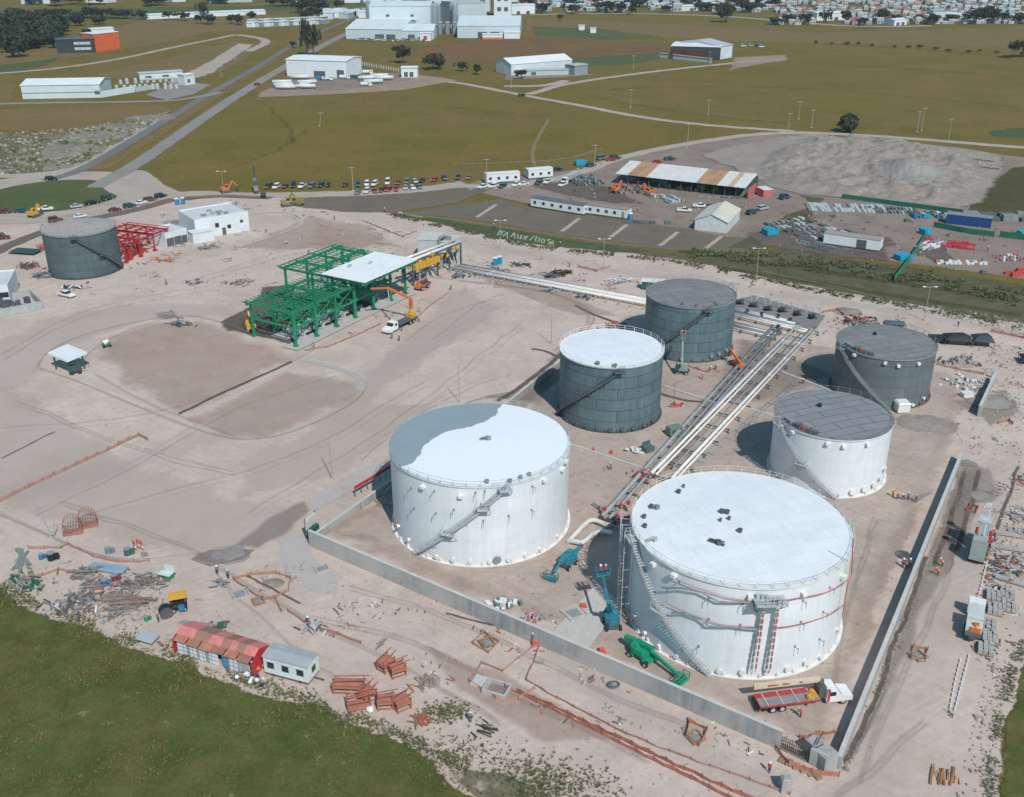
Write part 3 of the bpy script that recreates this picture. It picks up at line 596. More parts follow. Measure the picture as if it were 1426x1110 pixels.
for q in ((570,754),(556,735),(608,777),(631,781),(655,784),(682,784),(707,781),(731,775),(751,767),(775,749)): manhole(B, q[0], q[1]-3, OFFW, .27)
manhole(B, 692, 778, STEEL, .5)
for q in ((804,593),(818,597),(833,600),(850,601),(866,600),(881,598),(895,594),(907,588)): manhole(Cc, q[0], q[1]-3, DSTEEL, .35)
for q in ((880,487),(950,501),(990,497),(1010,489),(1000,494)): manhole(D, max(q[0], 905), q[1]-2, STEEL, .35)
for q in ((1270,565),(1285,556)): manhole(E_, q[0], q[1]-2, OFFW, .27)
for q in ((1186,687),(1202,683),(1215,677),(1224,668),(1230,655)): manhole(F_, q[0], q[1]-3, OFFW, .42)
for q in ((573,680),(605,684),(632,710),(662,686),(675,684),(577,708),(607,715),(673,725),(708,718),(740,710),(741,677),(670,702)): bracket(B, q[0], q[1], STEEL)
for q in ((946,810),(988,832),(1034,840),(1118,836),(987,862),(1031,870),(1115,866),(1146,852),(973,900),(1107,900),(1141,890),(1155,818)): bracket(A, q[0], q[1], STEEL)
for q, s in (((1005,716),1.0),((1012,717),1.0),((1030,743),.9),((945,686),.9),((897,720),.8),((898,733),.8),((907,706),.8),((1003,728),.5),((1015,726),.6),((952,678),.5)): hatch(A, q[0], q[1], DSTEEL, s)
def roof_gear(T, px, py, mat, l=3.0, a=0.0):
    p = roof_pt(T, px, py); m = MB(); u = dirv(a)
    l *= .62
    m.box(p-Vector((0,0,.05)), (l, .6, .2), a); m.box(p+u*.4, (.6, .9, .55), a+.5); m.beam(p-u*l*.4+Vector((0,0,.4)), p+u*l*.5+Vector((0,0,.6)), .18); m.obj('roof_equipment', mat, T.o)
roof_gear(A, 997, 757, DSTEEL, 4.0, -.6); roof_gear(A, 911, 707, STEEL, 2.6, -.2); roof_gear(A, 907, 752, GALV, 2.6, .1)
roof_gear(B, 676, 614, STEEL, 3.2, .1); hatch(B, 710, 670, STEEL, .9); hatch(B, 725, 665, STEEL, .8); hatch(B, 737, 661, STEEL, .8); hatch(B, 678, 671, STEEL, .9)
for q in ((832,507),(856,510)): hatch(Cc, q[0], q[1], DSTEEL, 1.2)
for q in ((950,424),(970,426),(995,423),(998,425)): hatch(D, q[0], q[1], DSTEEL, .7)
hatch(E_, 1218, 467, BLACK, 1.0); hatch(F_, 1141, 567, BLACK, 1.1)
for T in (E_, F_):   # cluttered gear along the near left rim of both roofs
    rr = random.Random(5)
    for k in range(7):
        t = (T.t1 % (2*PI))+.05+k*.11; p = Vector(((T.r-.8)*math.cos(t), (T.r-.8)*math.sin(t), T.h+.1)); m = MB(); m.box(p, (.9, .5+rr.random()*.7, .3+rr.random()*.6), t); m.obj('roof_fitting', rr.choice([DSTEEL, RUSTO, STEEL]), T.o)
# foam and cooling pipes of the biggest tank
def wall_pipe(T, px, r, mat, rr=.6, name='fire_pipe'):
    pts = []
    for q in px:
        t, z = on_cyl(T, q[0], q[1], rr); pts.append((t, z))
    out = []
    for (a, za), (b, zb) in zip(pts, pts[1:]):
        d = (b-a+PI) % (2*PI)-PI; n = max(1, int(abs(d)*T.r/1.0))
        for k in range(n): out.append(local(T, a+d*k/n, za+(zb-za)*k/n, rr))
    out.append(local(T, pts[-1][0], pts[-1][1], rr))
    m = MB(); m.path(out, r, 6); m.obj(name, mat, T.o)
wall_pipe(A, [(921,818),(950,819),(975,824),(1001,838),(1050,838),(1051,850),(1058,854)], .13, STEEL)
wall_pipe(A, [(935,853),(955,853),(975,861),(987,872),(1020,873),(1054,877)], .13, STEEL)
wall_pipe(A, [(933,802),(990,825),(1010,832),(1058,837)], .05, REDD, .35)
wall_pipe(A, [(925,838),(970,858),(1000,869),(1055,873)], .05, REDD, .35)
wall_pipe(A, [(1093,846),(1093,836),(1115,832),(1140,828),(1180,808)], .08, REDD)
wall_pipe(A, [(1083,874),(1115,869),(1140,862),(1175,842)], .08, REDD)
wall_pipe(A, [(1188,750),(1186,800),(1180,815),(1174,855)], .08, REDD, .9)
for x0, x1, mm in ((1062,1046,STEEL),(1064,1052,REDD),(1082,1067,STEEL),(1084,1072,REDD)):
    wall_pipe(A, [(x0,850),((x0+x1)/2,895),(x1,936)], .13, OFFW, .75)
    for k in range(9):
        y = 856+k*9; f = (y-850)/86; t, z = on_cyl(A, x0+(x1-x0)*f, y, .9); m = MB(); p = local(A, t, z, .88); m.tube(p-Vector((0,0,.35)), p+Vector((0,0,.35)), .14, 8); m.obj('pipe_collar', mm, A.o)
t, z = on_cyl(A, 1072, 836, 1.0); m = MB(); d = dirv(t); s = Vector((-d.y, d.x, 0)); z = A.h-1.2
m.box(local(A, t, z, 1.2), (2.6, 4.2, .12), t)
for e in (-2, -.7, .7, 2): m.beam(local(A, t, z, 2.4)+s*e, local(A, t, z+1.2, 2.4)+s*e, .08)
m.beam(local(A, t, z+1.2, 2.4)-s*2, local(A, t, z+1.2, 2.4)+s*2, .07); m.beam(local(A, t, z+.6, 2.4)-s*2, local(A, t, z+.6, 2.4)+s*2, .06)
for e in (-1.8, 1.8): m.beam(local(A, t, z, 2.3)+s*e, local(A, t, z-2, .05)+s*e, .12)
for k in range(7): m.box(local(A, t, z+.12, .6+.25*k)+s*(-1.5+.5*k), (.5, .5, .6+.1*(k % 3)), t+.3*k)
m.obj('valve_platform', GALV, A.o)
# scaffold stair tower clinging to the left of the biggest tank
m = MB(); t0 = A.t1+ (-.02)
for k in range(5):
    t = A.t1 - .10*k if ((A.t0-A.t1+PI) % (2*PI)-PI) > 0 else A.t1+.10*k
    for rr in (.3, 1.7): m.beam(local(A, t, 0, rr), local(A, t, A.h+.8, rr), .1)
    for z in (3, 6, 9, 12, 14.6): m.beam(local(A, t, z, .3), local(A, t, z, 1.7), .08)
m.obj('scaffold', GALV, A.o)
# ---------------------------------------------------------------- bund walls
def soil_wall():
    m, nt, b = _new('cast_concrete')
    tc = nt.nodes.new('ShaderNodeTexCoord'); v = tc.outputs['Object']
    mp = nt.nodes.new('ShaderNodeMapping'); mp.inputs['Scale'].default_value = (1.1, 1.1, .12); nt.links.new(v, mp.inputs[0])
    n = _noise(nt, mp.outputs[0], 1.0, 4, .6); n2 = _noise(nt, v, .12, 4, .6)
    c = _mix(nt, _ramp(nt, n, .3, .7), (.22,.22,.225), (.37,.365,.36)); c = _mix(nt, _ramp(nt, n2, .42, .62), c, (.42,.395,.37))
    nt.links.new(c, b.inputs['Base Color']); b.inputs['Roughness'].default_value = .9
    return m
WALLM = soil_wall(); CAPM = M((.50,.485,.46), .9, .1, .6)
def wall(name, label, P, h, t=.35, group=None, cat='wall', mat=None, cap=True, cw=.08):
    o = thing(name, label, cat, (P[0].x, P[0].y, 0), 0, group); m = MB(); c = MB(); b0 = P[0]
    for p, q in zip(P, P[1:]):
        p = Vector((p.x-b0.x, p.y-b0.y, 0)); q = Vector((q.x-b0.x, q.y-b0.y, 0)); z = Vector((0,0,h/2)); d = (q-p).normalized()
        m.beam(p+z, q+z, t, h); c.beam(p+Vector((0,0,h+.06))-d*.02, q+Vector((0,0,h+.06))+d*.02, t+cw, .12)
        L = (q-p).length; n = int(L/5.5)
        for k in range(1, n): e = p.lerp(q, k/n); j = MB(); j.beam(e, e+Vector((0,0,h-.01)), .10, t+.012); j.obj('pour_joint', DSTEEL if h > 2.5 else CAPM, o)
    m.obj('wall_panel', mat or WALLM, o)
    if cap: c.obj('coping', CAPM, o)
    return o
W0 = G(432,759); W1 = G(1087,1043); W2 = G(1152,1074)
wall('bund_wall', 'long grey concrete bund wall running along the front below the white tanks', [W0, W1], 2.85, .4)
wall('bund_wall', 'right bund wall with pale top and black shaded inner side', [G(1166,1070), G(1337,642)], 1.9, .5, mat=M((.33,.35,.35), .9, .12, .3))
# pale capping seen on top of the right wall is part of it; short stub farther up
wall('bund_wall', 'short detached length of green grey wall beyond the far right tank', [G(1362,580), G(1384,532)], 2.4, .5, mat=M((.33,.36,.35), .9, .12, .3))
wall('bund_wall', 'left bund wall with white edge running behind the half painted tank', [W0+Vector((.3,.5,0)), G(560,668), G(700,574), G(783,508)], 1.5, .35)
wall('bund_wall', 'low inner wall parallel to the left bund wall', [G(447,742), G(545,680)], .5, .3, mat=CAPM, cap=False)
for a, b, l in (((790,620),(912,660),'low divider kerb with red cones between the half painted and white roofed tanks'), ((925,540),(1003,566),'low divider kerb right of the white roofed grey tank'), ((1088,520),(1160,548),'low divider kerb left of the rusty seamed tank'), ((1003,562),(1076,580),'low divider kerb pointing at the plate roofed white tank')):
    wall('divider_kerb', l, [G(*a), G(*b)], .6, .4, 'bund divider kerbs', 'kerb', CAPM, False)
# unfinished corner: bars and shutters
o = thing('unfinished_wall', 'unfinished wall corner with bare reinforcing bars and shuttering', 'wall', W1)
m = MB(); d = (W2-W1); L = d.length; u = d.normalized(); nrm = Vector((-u.y, u.x, 0))
m.beam(u*L*.62+Vector((0,0,1.2)), u*L+Vector((0,0,1.2)), .4, 2.4); m.obj('wall_panel', WALLM, o)
m = MB()
for k in range(14):
    for s in (-.15, .15): p = u*(L*.62*k/14)+nrm*s; m.beam(p, p+Vector((0,0,1.9+.25*(k % 3))), .05)
for z in (.5, 1.0, 1.5, 2.0): m.beam(Vector((0,0,z)), u*L*.62+Vector((0,0,z)), .045)
m.obj('reinforcing_bar', M((.10,.075,.06), .8, .2, 1), o)
m = MB()
for k in range(6): p = nrm*-1.6+u*(1+k*.9); m.box(p+Vector((0,0,.02)), (.8, 1.2, .12+.1*(k % 2)), ang((0,0), u)+.2*k)
m.obj('shutter_board', WOOD, o)
o = thing('wall_block', 'grey concrete buttress block at the right wall corner', 'concrete block', G(1148,1066)); m = MB(); m.box((0,0,0), (2.2,2.0,2.3), .5); m.box((-.9,2.1,0), (1.6,1.6,2.0), .5); m.obj('block', WALLM, o); m = MB(); m.beam((-1,1,2.5), (.4,3.2,2.5), .1); m.obj('lifting_bar', BLACK, o)
o = tag(MB().obj('precast_pillar', CAPM), 'small grey concrete pillar standing in front of the wall corner', 'concrete pillar'); m = MB(); m.box((0,0,0), (1.2,1.2,1.9)); m.box((0,0,1.9), (1.0,1.0,.15), taper=.8); o.data = m.mesh('precast_pillar', WALLM); o.location = G(1093,1100)
# ---------------------------------------------------------------- pipe racks
def rack(label, p, q, pipes, z, sup_step, mats, width, group=None):
    o = thing('pipe_rack', label, 'pipe rack', p); d = q-p; L = d.length; u = d.normalized(); n = Vector((-u.y, u.x, 0))
    for off, r, s0, s1, mt in pipes:
        m = MB(); a = n*off+u*L*s0+Vector((0,0,z+r)); b = n*off+u*L*s1+Vector((0,0,z+r)); m.tube(a, b, r, 8)
        for k in range(1, int(L*(s1-s0)/11)): c = a.lerp(b, k/int(L*(s1-s0)/11)); m.tube(c-u*.12, c+u*.12, r*1.28, 8)
        m.obj('pipe', mt, o, True)
    ns = int(L/sup_step)
    m0 = MB(); m0.beam(n*(-width/2)+Vector((0,0,z-.12)), n*(width/2)+Vector((0,0,z-.12)), .22)
    for e in (-1, 1): m0.beam(n*(e*width*.45), n*(e*width*.45)+Vector((0,0,z-.2)), .2); m0.box(n*(e*width*.45), (.6,.6,.15))
    me = m0.mesh('support_frame', mats)
    for k in range(ns+1):
        s = bpy.data.objects.new('support_frame', me); COL.objects.link(s); s.parent = o; s.location = u*(L*k/max(1, ns))
    return o, u, n, L
PW = M((.66,.64,.60), .5, .12, .4); PG = M((.27,.29,.29), .5, .2, .4)
rack('diagonal rack of white pipes running between the tank rows', G(1122,464), G(925,672), [(-2.6,.30,0,1,PW),(-1.7,.22,0,1,PW),(-.2,.16,.05,.95,PG),(1.4,.34,0,1,PW),(2.2,.24,.0,1,PW),(-3.2,.14,.1,.7,PG)], 1.0, 6, DSTEEL, 6.6)
rack('grey cable tray and pipes alongside the diagonal rack', G(1080,463), G(846,728), [(-1.0,.42,0,1,PG),(.3,.30,0,1,STEEL),(1.2,.25,0,.8,STEEL)], .7, 5, DSTEEL, 3.0)
rack('long white pipe run from the yellow manifold to the grey tank', G(636,374), G(905,424), [(-2.4,.34,0,1,PW),(-1.2,.26,0,1,PW),(.0,.34,0,1,PW),(1.3,.24,0,1,PW),(2.4,.18,0,.9,PG)], .6, 3.6, M((.42,.41,.39), .7, .2, 1), 9.5)
rack('white pipes behind the grey tank feeding the diagonal rack', G(1015,436), G(1128,462), [(-2.8,.28,0,1,PW),(-1.5,.28,0,1,PW),(-.2,.24,0,.9,PG),(1.0,.28,0,.8,PW),(2.3,.22,0,.7,PW)], .6, 4, DSTEEL, 6.4)
rack('white pipes in the bay in front of the pump pad', G(1015,455), G(1080,470), [(-1.9,.22,0,1,PW),(-.7,.22,0,1,PG),(.6,.2,0,1,PW),(1.8,.2,0,.9,PG)], .6, 4, DSTEEL, 5)
rack('pipe run on sleepers behind the low kerb near the white tank', G(1105,538), G(960,655), [(-.5,.14,0,1,PG),(.4,.10,0,1,PG)], .3, 4, STEEL, 1.6)
# pumps on the pad
sheet('pump_pad', [(1022,418),(1050,412),(1150,440),(1135,462),(1018,440)], soil('pad_concrete', (.23,.225,.22), (.26,.255,.25), (.20,.19,.185), alpha=1, nscale=.5, bump=.1), jit=.1, rim=.2)
pm = thing('pump', 'dark pump with looped grey pipe, leftmost in its row', 'pump', G(1030,424), 0, 'pumps on the pad behind the grey tank')
m = MB(); m.box((0,0,0), (2.4,1.1,.35)); m.tube((-1.0,0,.85), (.5,0,.85), .5, 12); m.obj('motor', BLACK, pm)
m = MB(); m.tube((.6,0,.4), (.6,0,1.5), .5, 12); m.tube((.6,-.5,.8), (.6,.7,.8), .3, 10); m.obj('casing', DSTEEL, pm)
m = MB(); m.path([(.6,.6,1.0), (.6,.6,2.2), (1.6,.9,2.8), (2.8,1.1,2.5), (3.4,1.2,1.2), (3.4,1.2,0)], .13, 6); m.obj('loop_pipe', GALV, pm)
for k, q in enumerate(((1049,428),(1069,433),(1089,435),(1110,440),(1131,444))): dup(pm, G(*q), .1*k, 'dark pump with looped grey pipe, %s in its row' % ORD[k+1])
rr = random.Random(3)
for k, (px, py) in enumerate(((1040,440),(1060,444),(1083,447),(1100,452),(1083,462))):
    o = thing('valve', 'dark valve group on white pipes, %s' % ORD[k], 'valve', G(px, py), rr.random()*3, 'valves among the pipes by the pump pad'); m = MB(); m.tube((0,0,.3), (0,0,1.6), .3, 10); m.tube((-.7,0,.9), (.7,0,.9), .4, 10); m.obj('valve_body', DSTEEL, o); m = MB(); m.tube((0,0,1.7), (0,0,1.78), .5, 14); m.tube((0,0,1.5), (0,0,1.7), .08, 6); m.obj('hand_wheel', BLACK, o)
# bent white feed pipes left of the biggest tank
for P, l in (([(846,738),(824,728),(812,738),(801,750),(792,756)], 'white bent pipe, the upper one between the two white tanks'), ([(852,748),(834,745),(823,752),(811,763),(800,760),(791,756)], 'white bent pipe, the lower one between the two white tanks')):
    o = thing('feed_pipe', l, 'pipe', G(*P[0]), 0, 'bent feed pipes'); b0 = G(*P[0]); pts = [G(*q)-b0+Vector((0,0,.9)) for q in P]; pts[-1].z = .35; m = MB(); pp = smooth_pts(pts, 3); m.path(pp, .42, 10); m.obj('pipe', PW, o, True); m = MB()
    for q in pts[1:4]: m.beam((q.x, q.y, 0), (q.x, q.y, .6), .25)
    m.obj('pipe_support', DSTEEL, o)
rr = random.Random(8)
o = thing('valve_station', 'cluttered valve station with red valves by the bent pipes', 'valve station', G(856,728)); m = MB()
for k in range(9): p = Vector((rr.uniform(-2.5,2.5), rr.uniform(-3,4), 0)); m.tube(p, p+Vector((0,0,rr.uniform(.8,1.9))), .25, 8); m.beam(p+Vector((0,0,.8)), p+Vector((rr.uniform(-2,2), rr.uniform(-2,2), .8)), .25)
m.obj('valve_body', STEEL, o); m = MB()
for k in range(6): p = Vector((rr.uniform(-2.5,3), rr.uniform(-2,5), 1.4)); m.tube(p, p+Vector((0,0,.6)), .35, 10)
m.obj('valve_head', RED, o)
sheet('concrete_slab', [(766,884),(832,812),(868,842),(816,908)], soil('slab_concrete', (.52,.49,.455), (.55,.52,.485), (.47,.44,.41), alpha=1, nscale=.5, bump=.05), jit=.05, rim=.1)
# ---------------------------------------------------------------- green loading structure
GA = G(412.6,483); GU = (G(569,408)-GA).normalized(); GV = Vector((-GU.y, GU.x, 0)); GRZ = ang((0,0), GU)
o = thing('loading_shed', 'green steel truck loading frame with one white roof sheet half covering it', 'steel structure', GA, GRZ)
m0 = MB(); m0.beam((0,0,0), (0,0,1), .55, .5); 
def col(u, v, h, w=.55, t=o, mt=GREEN, nm='column'):
    m = MB(); m.beam((u,v,0), (u,v,h), w, w*.9); m.box((u,v,0), (1.1,1.1,.5)); m.obj(nm, mt, t)
for u in (0,7.7,15.4,23,30.7,38.4,45): col(u, 0, 9 if u < 20 else 10.8)
for u in (0,7.7,15.4,23,30.7,38.4,45): col(u, 14, 9 if u < 20 else 10.8)
for u in (21.5,30,38,45): col(u, 22, 10.8)
m = MB()
for v in (0,14): m.beam((-1.5,v,8.8), (22,v,8.8), .3, .6); m.beam((0,v,4.8), (45,v,4.8), .25, .5)
for u in (0,7.7,15.4): m.beam((u,-1.5,8.7), (u,16,8.7), .3, .55); m.beam((u,0,4.8), (u,14,4.8), .25, .45)
for u in (23,30.7,38.4): m.beam((u,0,4.8), (u,22,4.8), .25, .45)
for v in (-5,0,8,14,22): m.beam((20.5,v,10.7), (44.5,v,10.7), .3, .6)
for u in (21.5,28,35,43): m.beam((u,-5.5,10.5), (u,24,10.5), .3, .6)
for u in (0,7.7,15.4,23,30.7): 
    m.beam((u,0,5), (u+7.7,0,8.6), .16); m.beam((u,14,5), (u+7.7,14,8.6), .16)
m.obj('girder', GREEN, o)
m = MB()
for k in range(17): m.beam((-1.2+k*1.42,-1.3,9.2), (-1.2+k*1.42,15.8,9.2), .12, .18)
for k in range(16): m.beam((20.8+k*1.5,8.8,11.1), (20.8+k*1.5,24,11.1), .13, .2)
for v in (9.5,12,14.5,17,19.5,22,23.8): m.beam((20.5,v,10.95), (44.8,v,10.95), .12, .2)
for v in (1,4,7,10,13): m.beam((-1.3,v,9.0), (21.8,v,9.0), .12, .2)
m.obj('purlin', GREEN, o)
rr = random.Random(4); m = MB()
for k in range(55):
    u = rr.uniform(3, 40); v = rr.uniform(0, 14); z = rr.choice([4.9, 5.2, 8.4]); L = rr.uniform(1.5, 5)
    if rr.random() < .5: m.beam((u,v,z), (u+L,v,z+rr.uniform(-.2,.8)), .12)
    else: m.beam((u,v,z), (u,min(v+L,14),z), .14)
m.obj('bracing', GREEN, o)
rr = random.Random(14)
for k in range(6):
    u = 4+k*7.2
    for v in (3,7,11):
        m = MB(); m.beam((u,v,0), (u,v,5), .2); m.box((u,v,4.9), (2.2,2.4,.15)); m.beam((u+1,v-1.2,5), (u+1,v-1.2,6), .08); m.beam((u+1,v+1.2,5), (u+1,v+1.2,6), .08); m.beam((u+1,v-1.2,6), (u+1,v+1.2,6), .08); m.beam((u,v,0), (u+3,v,4.9), .35, .12)
        for q in range(3): m.beam((u,v,5), (u+rr.uniform(-2,2), v+rr.uniform(-1.5,1.5), rr.uniform(6.5,8.6)), .12)
        m.obj('loading_platform', GREEN, o)
m = MB(); m.box((32.2,1.6,11.25), (22.8,14.4,.16)); 
for k in range(24): m.box((21.0+k*.97,1.6,11.41), (.06,14.4,.05))
rf = m.obj('roof_sheet', M((.76,.78,.78), .4, .04, .3), o)
m = MB()
for u, v in ((29,6),(34,3)): m.box((u,v,11.4), (1.6,.7,.5), .3)
m.obj('roof_vent', GALV, rf)
sheet_w('concrete_apron', [GA+GU*a+GV*b for a, b in ((-2,-2.2),(47,-2.2),(47,2.5),(-2,2.5))], m_conc, jit=.05, rim=.1, step=4)
sheet_w('concrete_apron', [GA+GU*a+GV*b for a, b in ((2,4),(26,4),(26,10),(2,10))], m_conc, jit=.6, rim=.5, step=2)
for k in range(5):   # loading islands with dark equipment under the frame
    t = thing('loading_skid', 'grey pump skid under the green frame, %s' % ORD[k], 'loading skid', GA+GU*(5+k*7.7)+GV*5, GRZ, 'skids under the green frame'); m = MB(); m.box((0,0,0), (2.2,7,.6)); m.obj('plinth', m_conc, t)
    m = MB(); rr = random.Random(k)
    for j in range(7): m.tube((rr.uniform(-.8,.8), -3+j, .6), (rr.uniform(-.8,.8), -3+j, rr.uniform(1.2,2.6)), .25, 8); m.beam((0,-3+j,1.1), (rr.uniform(-1,1),-2+j,1.3), .2)
    m.obj('pipework', GALV, t)
def local_box(name, label, cat, q0, q1, depth, h, group=None):
    """a thing standing on the line of its front foot q0-q1 (photo pixels), x along the front, y away from the camera"""
    a, b = G(*q0), G(*q1); o = thing(name, label, cat, a, ang(a, b), group); return o, (b-a).length
# yellow manifold
p, q = G(576,398), G(642,371); o = thing('yellow_manifold', 'yellow pipe manifold with white header pipe on dark legs beside the white roof', 'pipe manifold', p, ang(p, q)); L = (q-p).length
m = MB()
for k in range(5):
    for v in (0,4): m.beam((L*k/4, v, 0), (L*k/4, v, 7.2), .4)
    m.beam((L*k/4,0,7.1), (L*k/4,4,7.1), .3)
m.obj('leg', DSTEEL, o)
for v, z, r in ((.3,7.6,.4),(2.6,7.6,.4),(1.6,6.4,.25)):
    m = MB(); m.tube((-2,v,z), (L+1,v,z), r, 8); m.obj('header_pipe', PW, o, True)
rr = random.Random(2); m = MB()
for k in range(40):
    u = L*(.02+.93*rr.random()) if k > 16 else L*.5*rr.random(); v = rr.uniform(-.6,4.4); z = rr.uniform(3.4,6.6); m.tube((u,v,z), (u,v,z+1.4), .22, 6); m.tube((u-.5,v,z+.6), (u+.5,v,z+.6), .35, 8)
for k in range(7): u = L*k/14; m.beam((u,-.6,5.4), (u+L/16,-.6,5.4), 1.3, 1.6)
m.obj('valve_bank', YEL, o); m = MB()
for k in range(14): u = L*rr.random(); m.tube((u,rr.uniform(0,4),0), (u,rr.uniform(0,4),3.8), .2, 6)
m.obj('drop_pipe', GALV, o)
# white equipment house
o, L = local_box('equipment_house', 'pale grey two storey equipment house with pipes on its roof behind the yellow manifold', 'building', (580,364), (640,366), 8, 6)
gm = M((.46,.47,.475), .8, .14, .5)
m = MB(); m.box((L*.3,4,0), (L*.52,8,6.8)); m.box((L*.74,4.5,0), (L*.36,7,6.0)); m.box((L*.97,2,0), (L*.1,3,6.4)); m.obj('wall', gm, o)
m = MB(); m.box((L*.3,4,6.8), (L*.54,8.3,.25)); m.box((L*.74,4.5,6.0), (L*.38,7.3,.22)); m.obj('roof', M((.50,.49,.47), .85, .1, .4), o)
for u, w, z, h in ((.14,1.6,.2,2.6),(.30,2.4,.4,3.0),(.44,1.4,.2,2.6),(.66,2,.4,2.2),(.82,2,.4,2.2)):
    f = MB(); f.box((L*u,-.05 if u < .55 else .95,z), (w+.3,.12,h+.2)); f = f.obj('opening_frame', GALV, o); m = MB(); m.box((L*u,-.12 if u < .55 else .88,z+.1), (w,.08,h)); m.obj('dark_opening', DSTEEL, f)
m = MB(); m.path([(L*.55,-.4,0),(L*.55,-.4,7.6),(L*.62,1,7.9),(L*.7,3,7.2)], .4, 8); m.box((L*.68,3,6.2), (2.4,2,1)); m.obj('roof_duct', STEEL, o)
m = MB()
for k in range(5): m.beam((L*(1.02+k*.08),1,0), (L*(1.02+k*.08),1,2.6), .12)
m.beam((L*1.02,1,2.6), (L*1.34,1,2.6), .12); m.obj('side_rail', GALV, o)
# red steel frame beside the lone tank
p, q = G(168,358), G(236,361); RV = 13
o = thing('red_steel_frame', 'red steel roof frame under construction next to the lone grey tank', 'steel structure', G(176,366), ang(G(176,366), G(226,345))); L = 20
REDS = M((.42,.03,.035), .5, .15, .8)
for u in (0, 6.7, 13.4, 20):
    for v in (0, 8, 16): col(u, v, 5.2, .4, o, REDS)
m = MB()
for v in (0,4,8,12,16): m.beam((-1,v,5.2), (21,v,5.2), .25, .5)
for u in (0,6.7,13.4,20): m.beam((u,-.5,5.3), (u,16.5,5.3), .25, .5)
m.obj('girder', REDS, o); m = MB()
for k in range(12): m.beam((-1+k*2,-.5,5.7), (-1+k*2,16.5,5.7), .14, .22)
m.obj('purlin', REDS, o); m = MB()
for k in range(12): m.beam((rr.uniform(0,20), rr.uniform(0,16), 0), (rr.uniform(0,20), rr.uniform(0,16), 2.6), .25)
for u, v in ((3,1),(9,2)): m.box((u,v,0), (1.6,1.2,3.4))
m.obj('brace', REDS, o)
# white buildings near it
WB = M((.64,.67,.68), .7, .08, .4); WR = M((.55,.57,.57), .75, .1, .3)
def block(name, label, q0, q1, dep, h, wins, parapet=.5, mat=WB, roofm=WR, slot=GALV):
    o, L = local_box(name, label, 'building', q0, q1, dep, h); m = MB(); m.box((L/2,dep/2,0), (L,dep,h)); m.obj('wall', mat, o)
    m = MB(); m.box((L/2,dep/2,h), (L-.5,dep-.5,.08))
    ro = m.obj('roof', roofm, o); m = MB()
    for c, s in (((L/2,.1,h), (L,.2,parapet)), ((L/2,dep-.1,h), (L,.2,parapet)), ((.1,dep/2,h), (.2,dep-.4,parapet)), ((L-.1,dep/2,h), (.2,dep-.4,parapet))): m.box(c, s)
    m.obj('parapet', mat, ro)
    for f, z, w, hh, nm in wins:
        fr = MB(); fr.box((L*f,-.02,z-.08), (w+.2,.1,hh+.16)); fr = fr.obj(nm, slot, o); m = MB(); m.box((L*f,-.06,z), (w,.08,hh)); m.obj('pane' if nm == 'window' else 'leaf', glass_mat() if nm == 'window' else DSTEEL, fr)
    return o, L
o, L = block('office_block', 'white flat roofed office with small square windows, right of the red frame', (274,334), (348,321), 15, 6.2, [(.12,1.2,.9,1.2,'window'),(.24,2,.9,1.2,'window'),(.40,3,1.2,1.4,'window'),(.52,.1,1.2,2.4,'door'),(.62,2,1.2,1.2,'window'),(.86,3.2,.9,.9,'window')])
m = MB(); rr = random.Random(9)
for k in range(9): m.box((L*rr.uniform(.2,.7), rr.uniform(2,9), 6.2), (.8+rr.random(),.8,.7))
m.obj('roof_unit', STEEL, o); m = MB(); m.box((L*.05,-2.2,0), (7,4.2,3.4)); m.box((L*.05,-2.2,3.4), (7.4,4.6,.2)); m.obj('porch', WB, o)
block('office_block', 'low white annex with grey shutter between red frame and office', (232,345), (262,337), 9, 4.2, [(.2,.2,2.6,2.6,'door'),(.55,.2,2.6,2.6,'door'),(.85,.2,2.0,2.4,'door')])
# walled yard building at the far left edge
o, L = block('guard_building', 'white flat roofed building with walled yard at the left edge of the site', (-30,428), (16,424), 14, 5.2, [(.45,2.2,3,1.4,'window'),(.8,2.2,3,1.4,'window')])
o2, L2 = local_box('walled_yard', 'grey walled equipment yard in front of the left edge white building', 'walled yard', (0,442), (60,430), 8, 2.4)
m = MB(); m.box((L2/2,0,0), (L2,.3,2.2)); m.box((L2,6,0), (.3,12,2.2)); m.box((L2/2,12,0), (L2,.3,2.2)); m.obj('wall', M((.38,.385,.38), .85, .12, .5), o2)
m = MB(); rr = random.Random(12)
for k in range(12): m.box((rr.uniform(2,L2-2), rr.uniform(2,10), 0), (rr.uniform(.8,2), rr.uniform(.8,2), rr.uniform(.8,2.2)), rr.random()*3)
m.obj('equipment', DSTEEL, o2); m = MB(); m.box((L2*.4,6,.02), (L2*.75,11,.1)); m.obj('slab', m_conc, o2)
# small canopy
o = thing('canopy', 'white square flat canopy with green posts and dark shadow at left', 'canopy', G(96,511), ang(G(68,492), G(92,504))); h = 4.2
c0 = [G(66,491,h), G(94,479,h), G(121,490,h), G(93,502,h)]; cc = sum(c0, Vector())/4; b = o.location
m = MB(); pts = [Vector((p.x-b.x, p.y-b.y)) for p in c0]; R2 = Matrix.Rotation(-o.rotation_euler.z, 2); m.prism([R2 @ p for p in pts][::1], h-.5, h); m.obj('roof', M((.74,.76,.76), .5, .05, .3), o)
m = MB()
for p in pts: q = R2 @ (p*.72+Vector((cc.x-b.x, cc.y-b.y))*.28); m = MB(); m.beam((q.x,q.y,0), (q.x,q.y,h-.5), .3); m.obj('post', DGREEN, o)
o = thing('hose_reel_cart', 'dark blue grey cart standing in front of the white canopy', 'cart', G(106,519), .4); m = MB(); m.box((0,0,.6), (2.6,1.8,1.2)); m.obj('tank', M((.06,.085,.095), .6, .2, 1), o); m = MB()
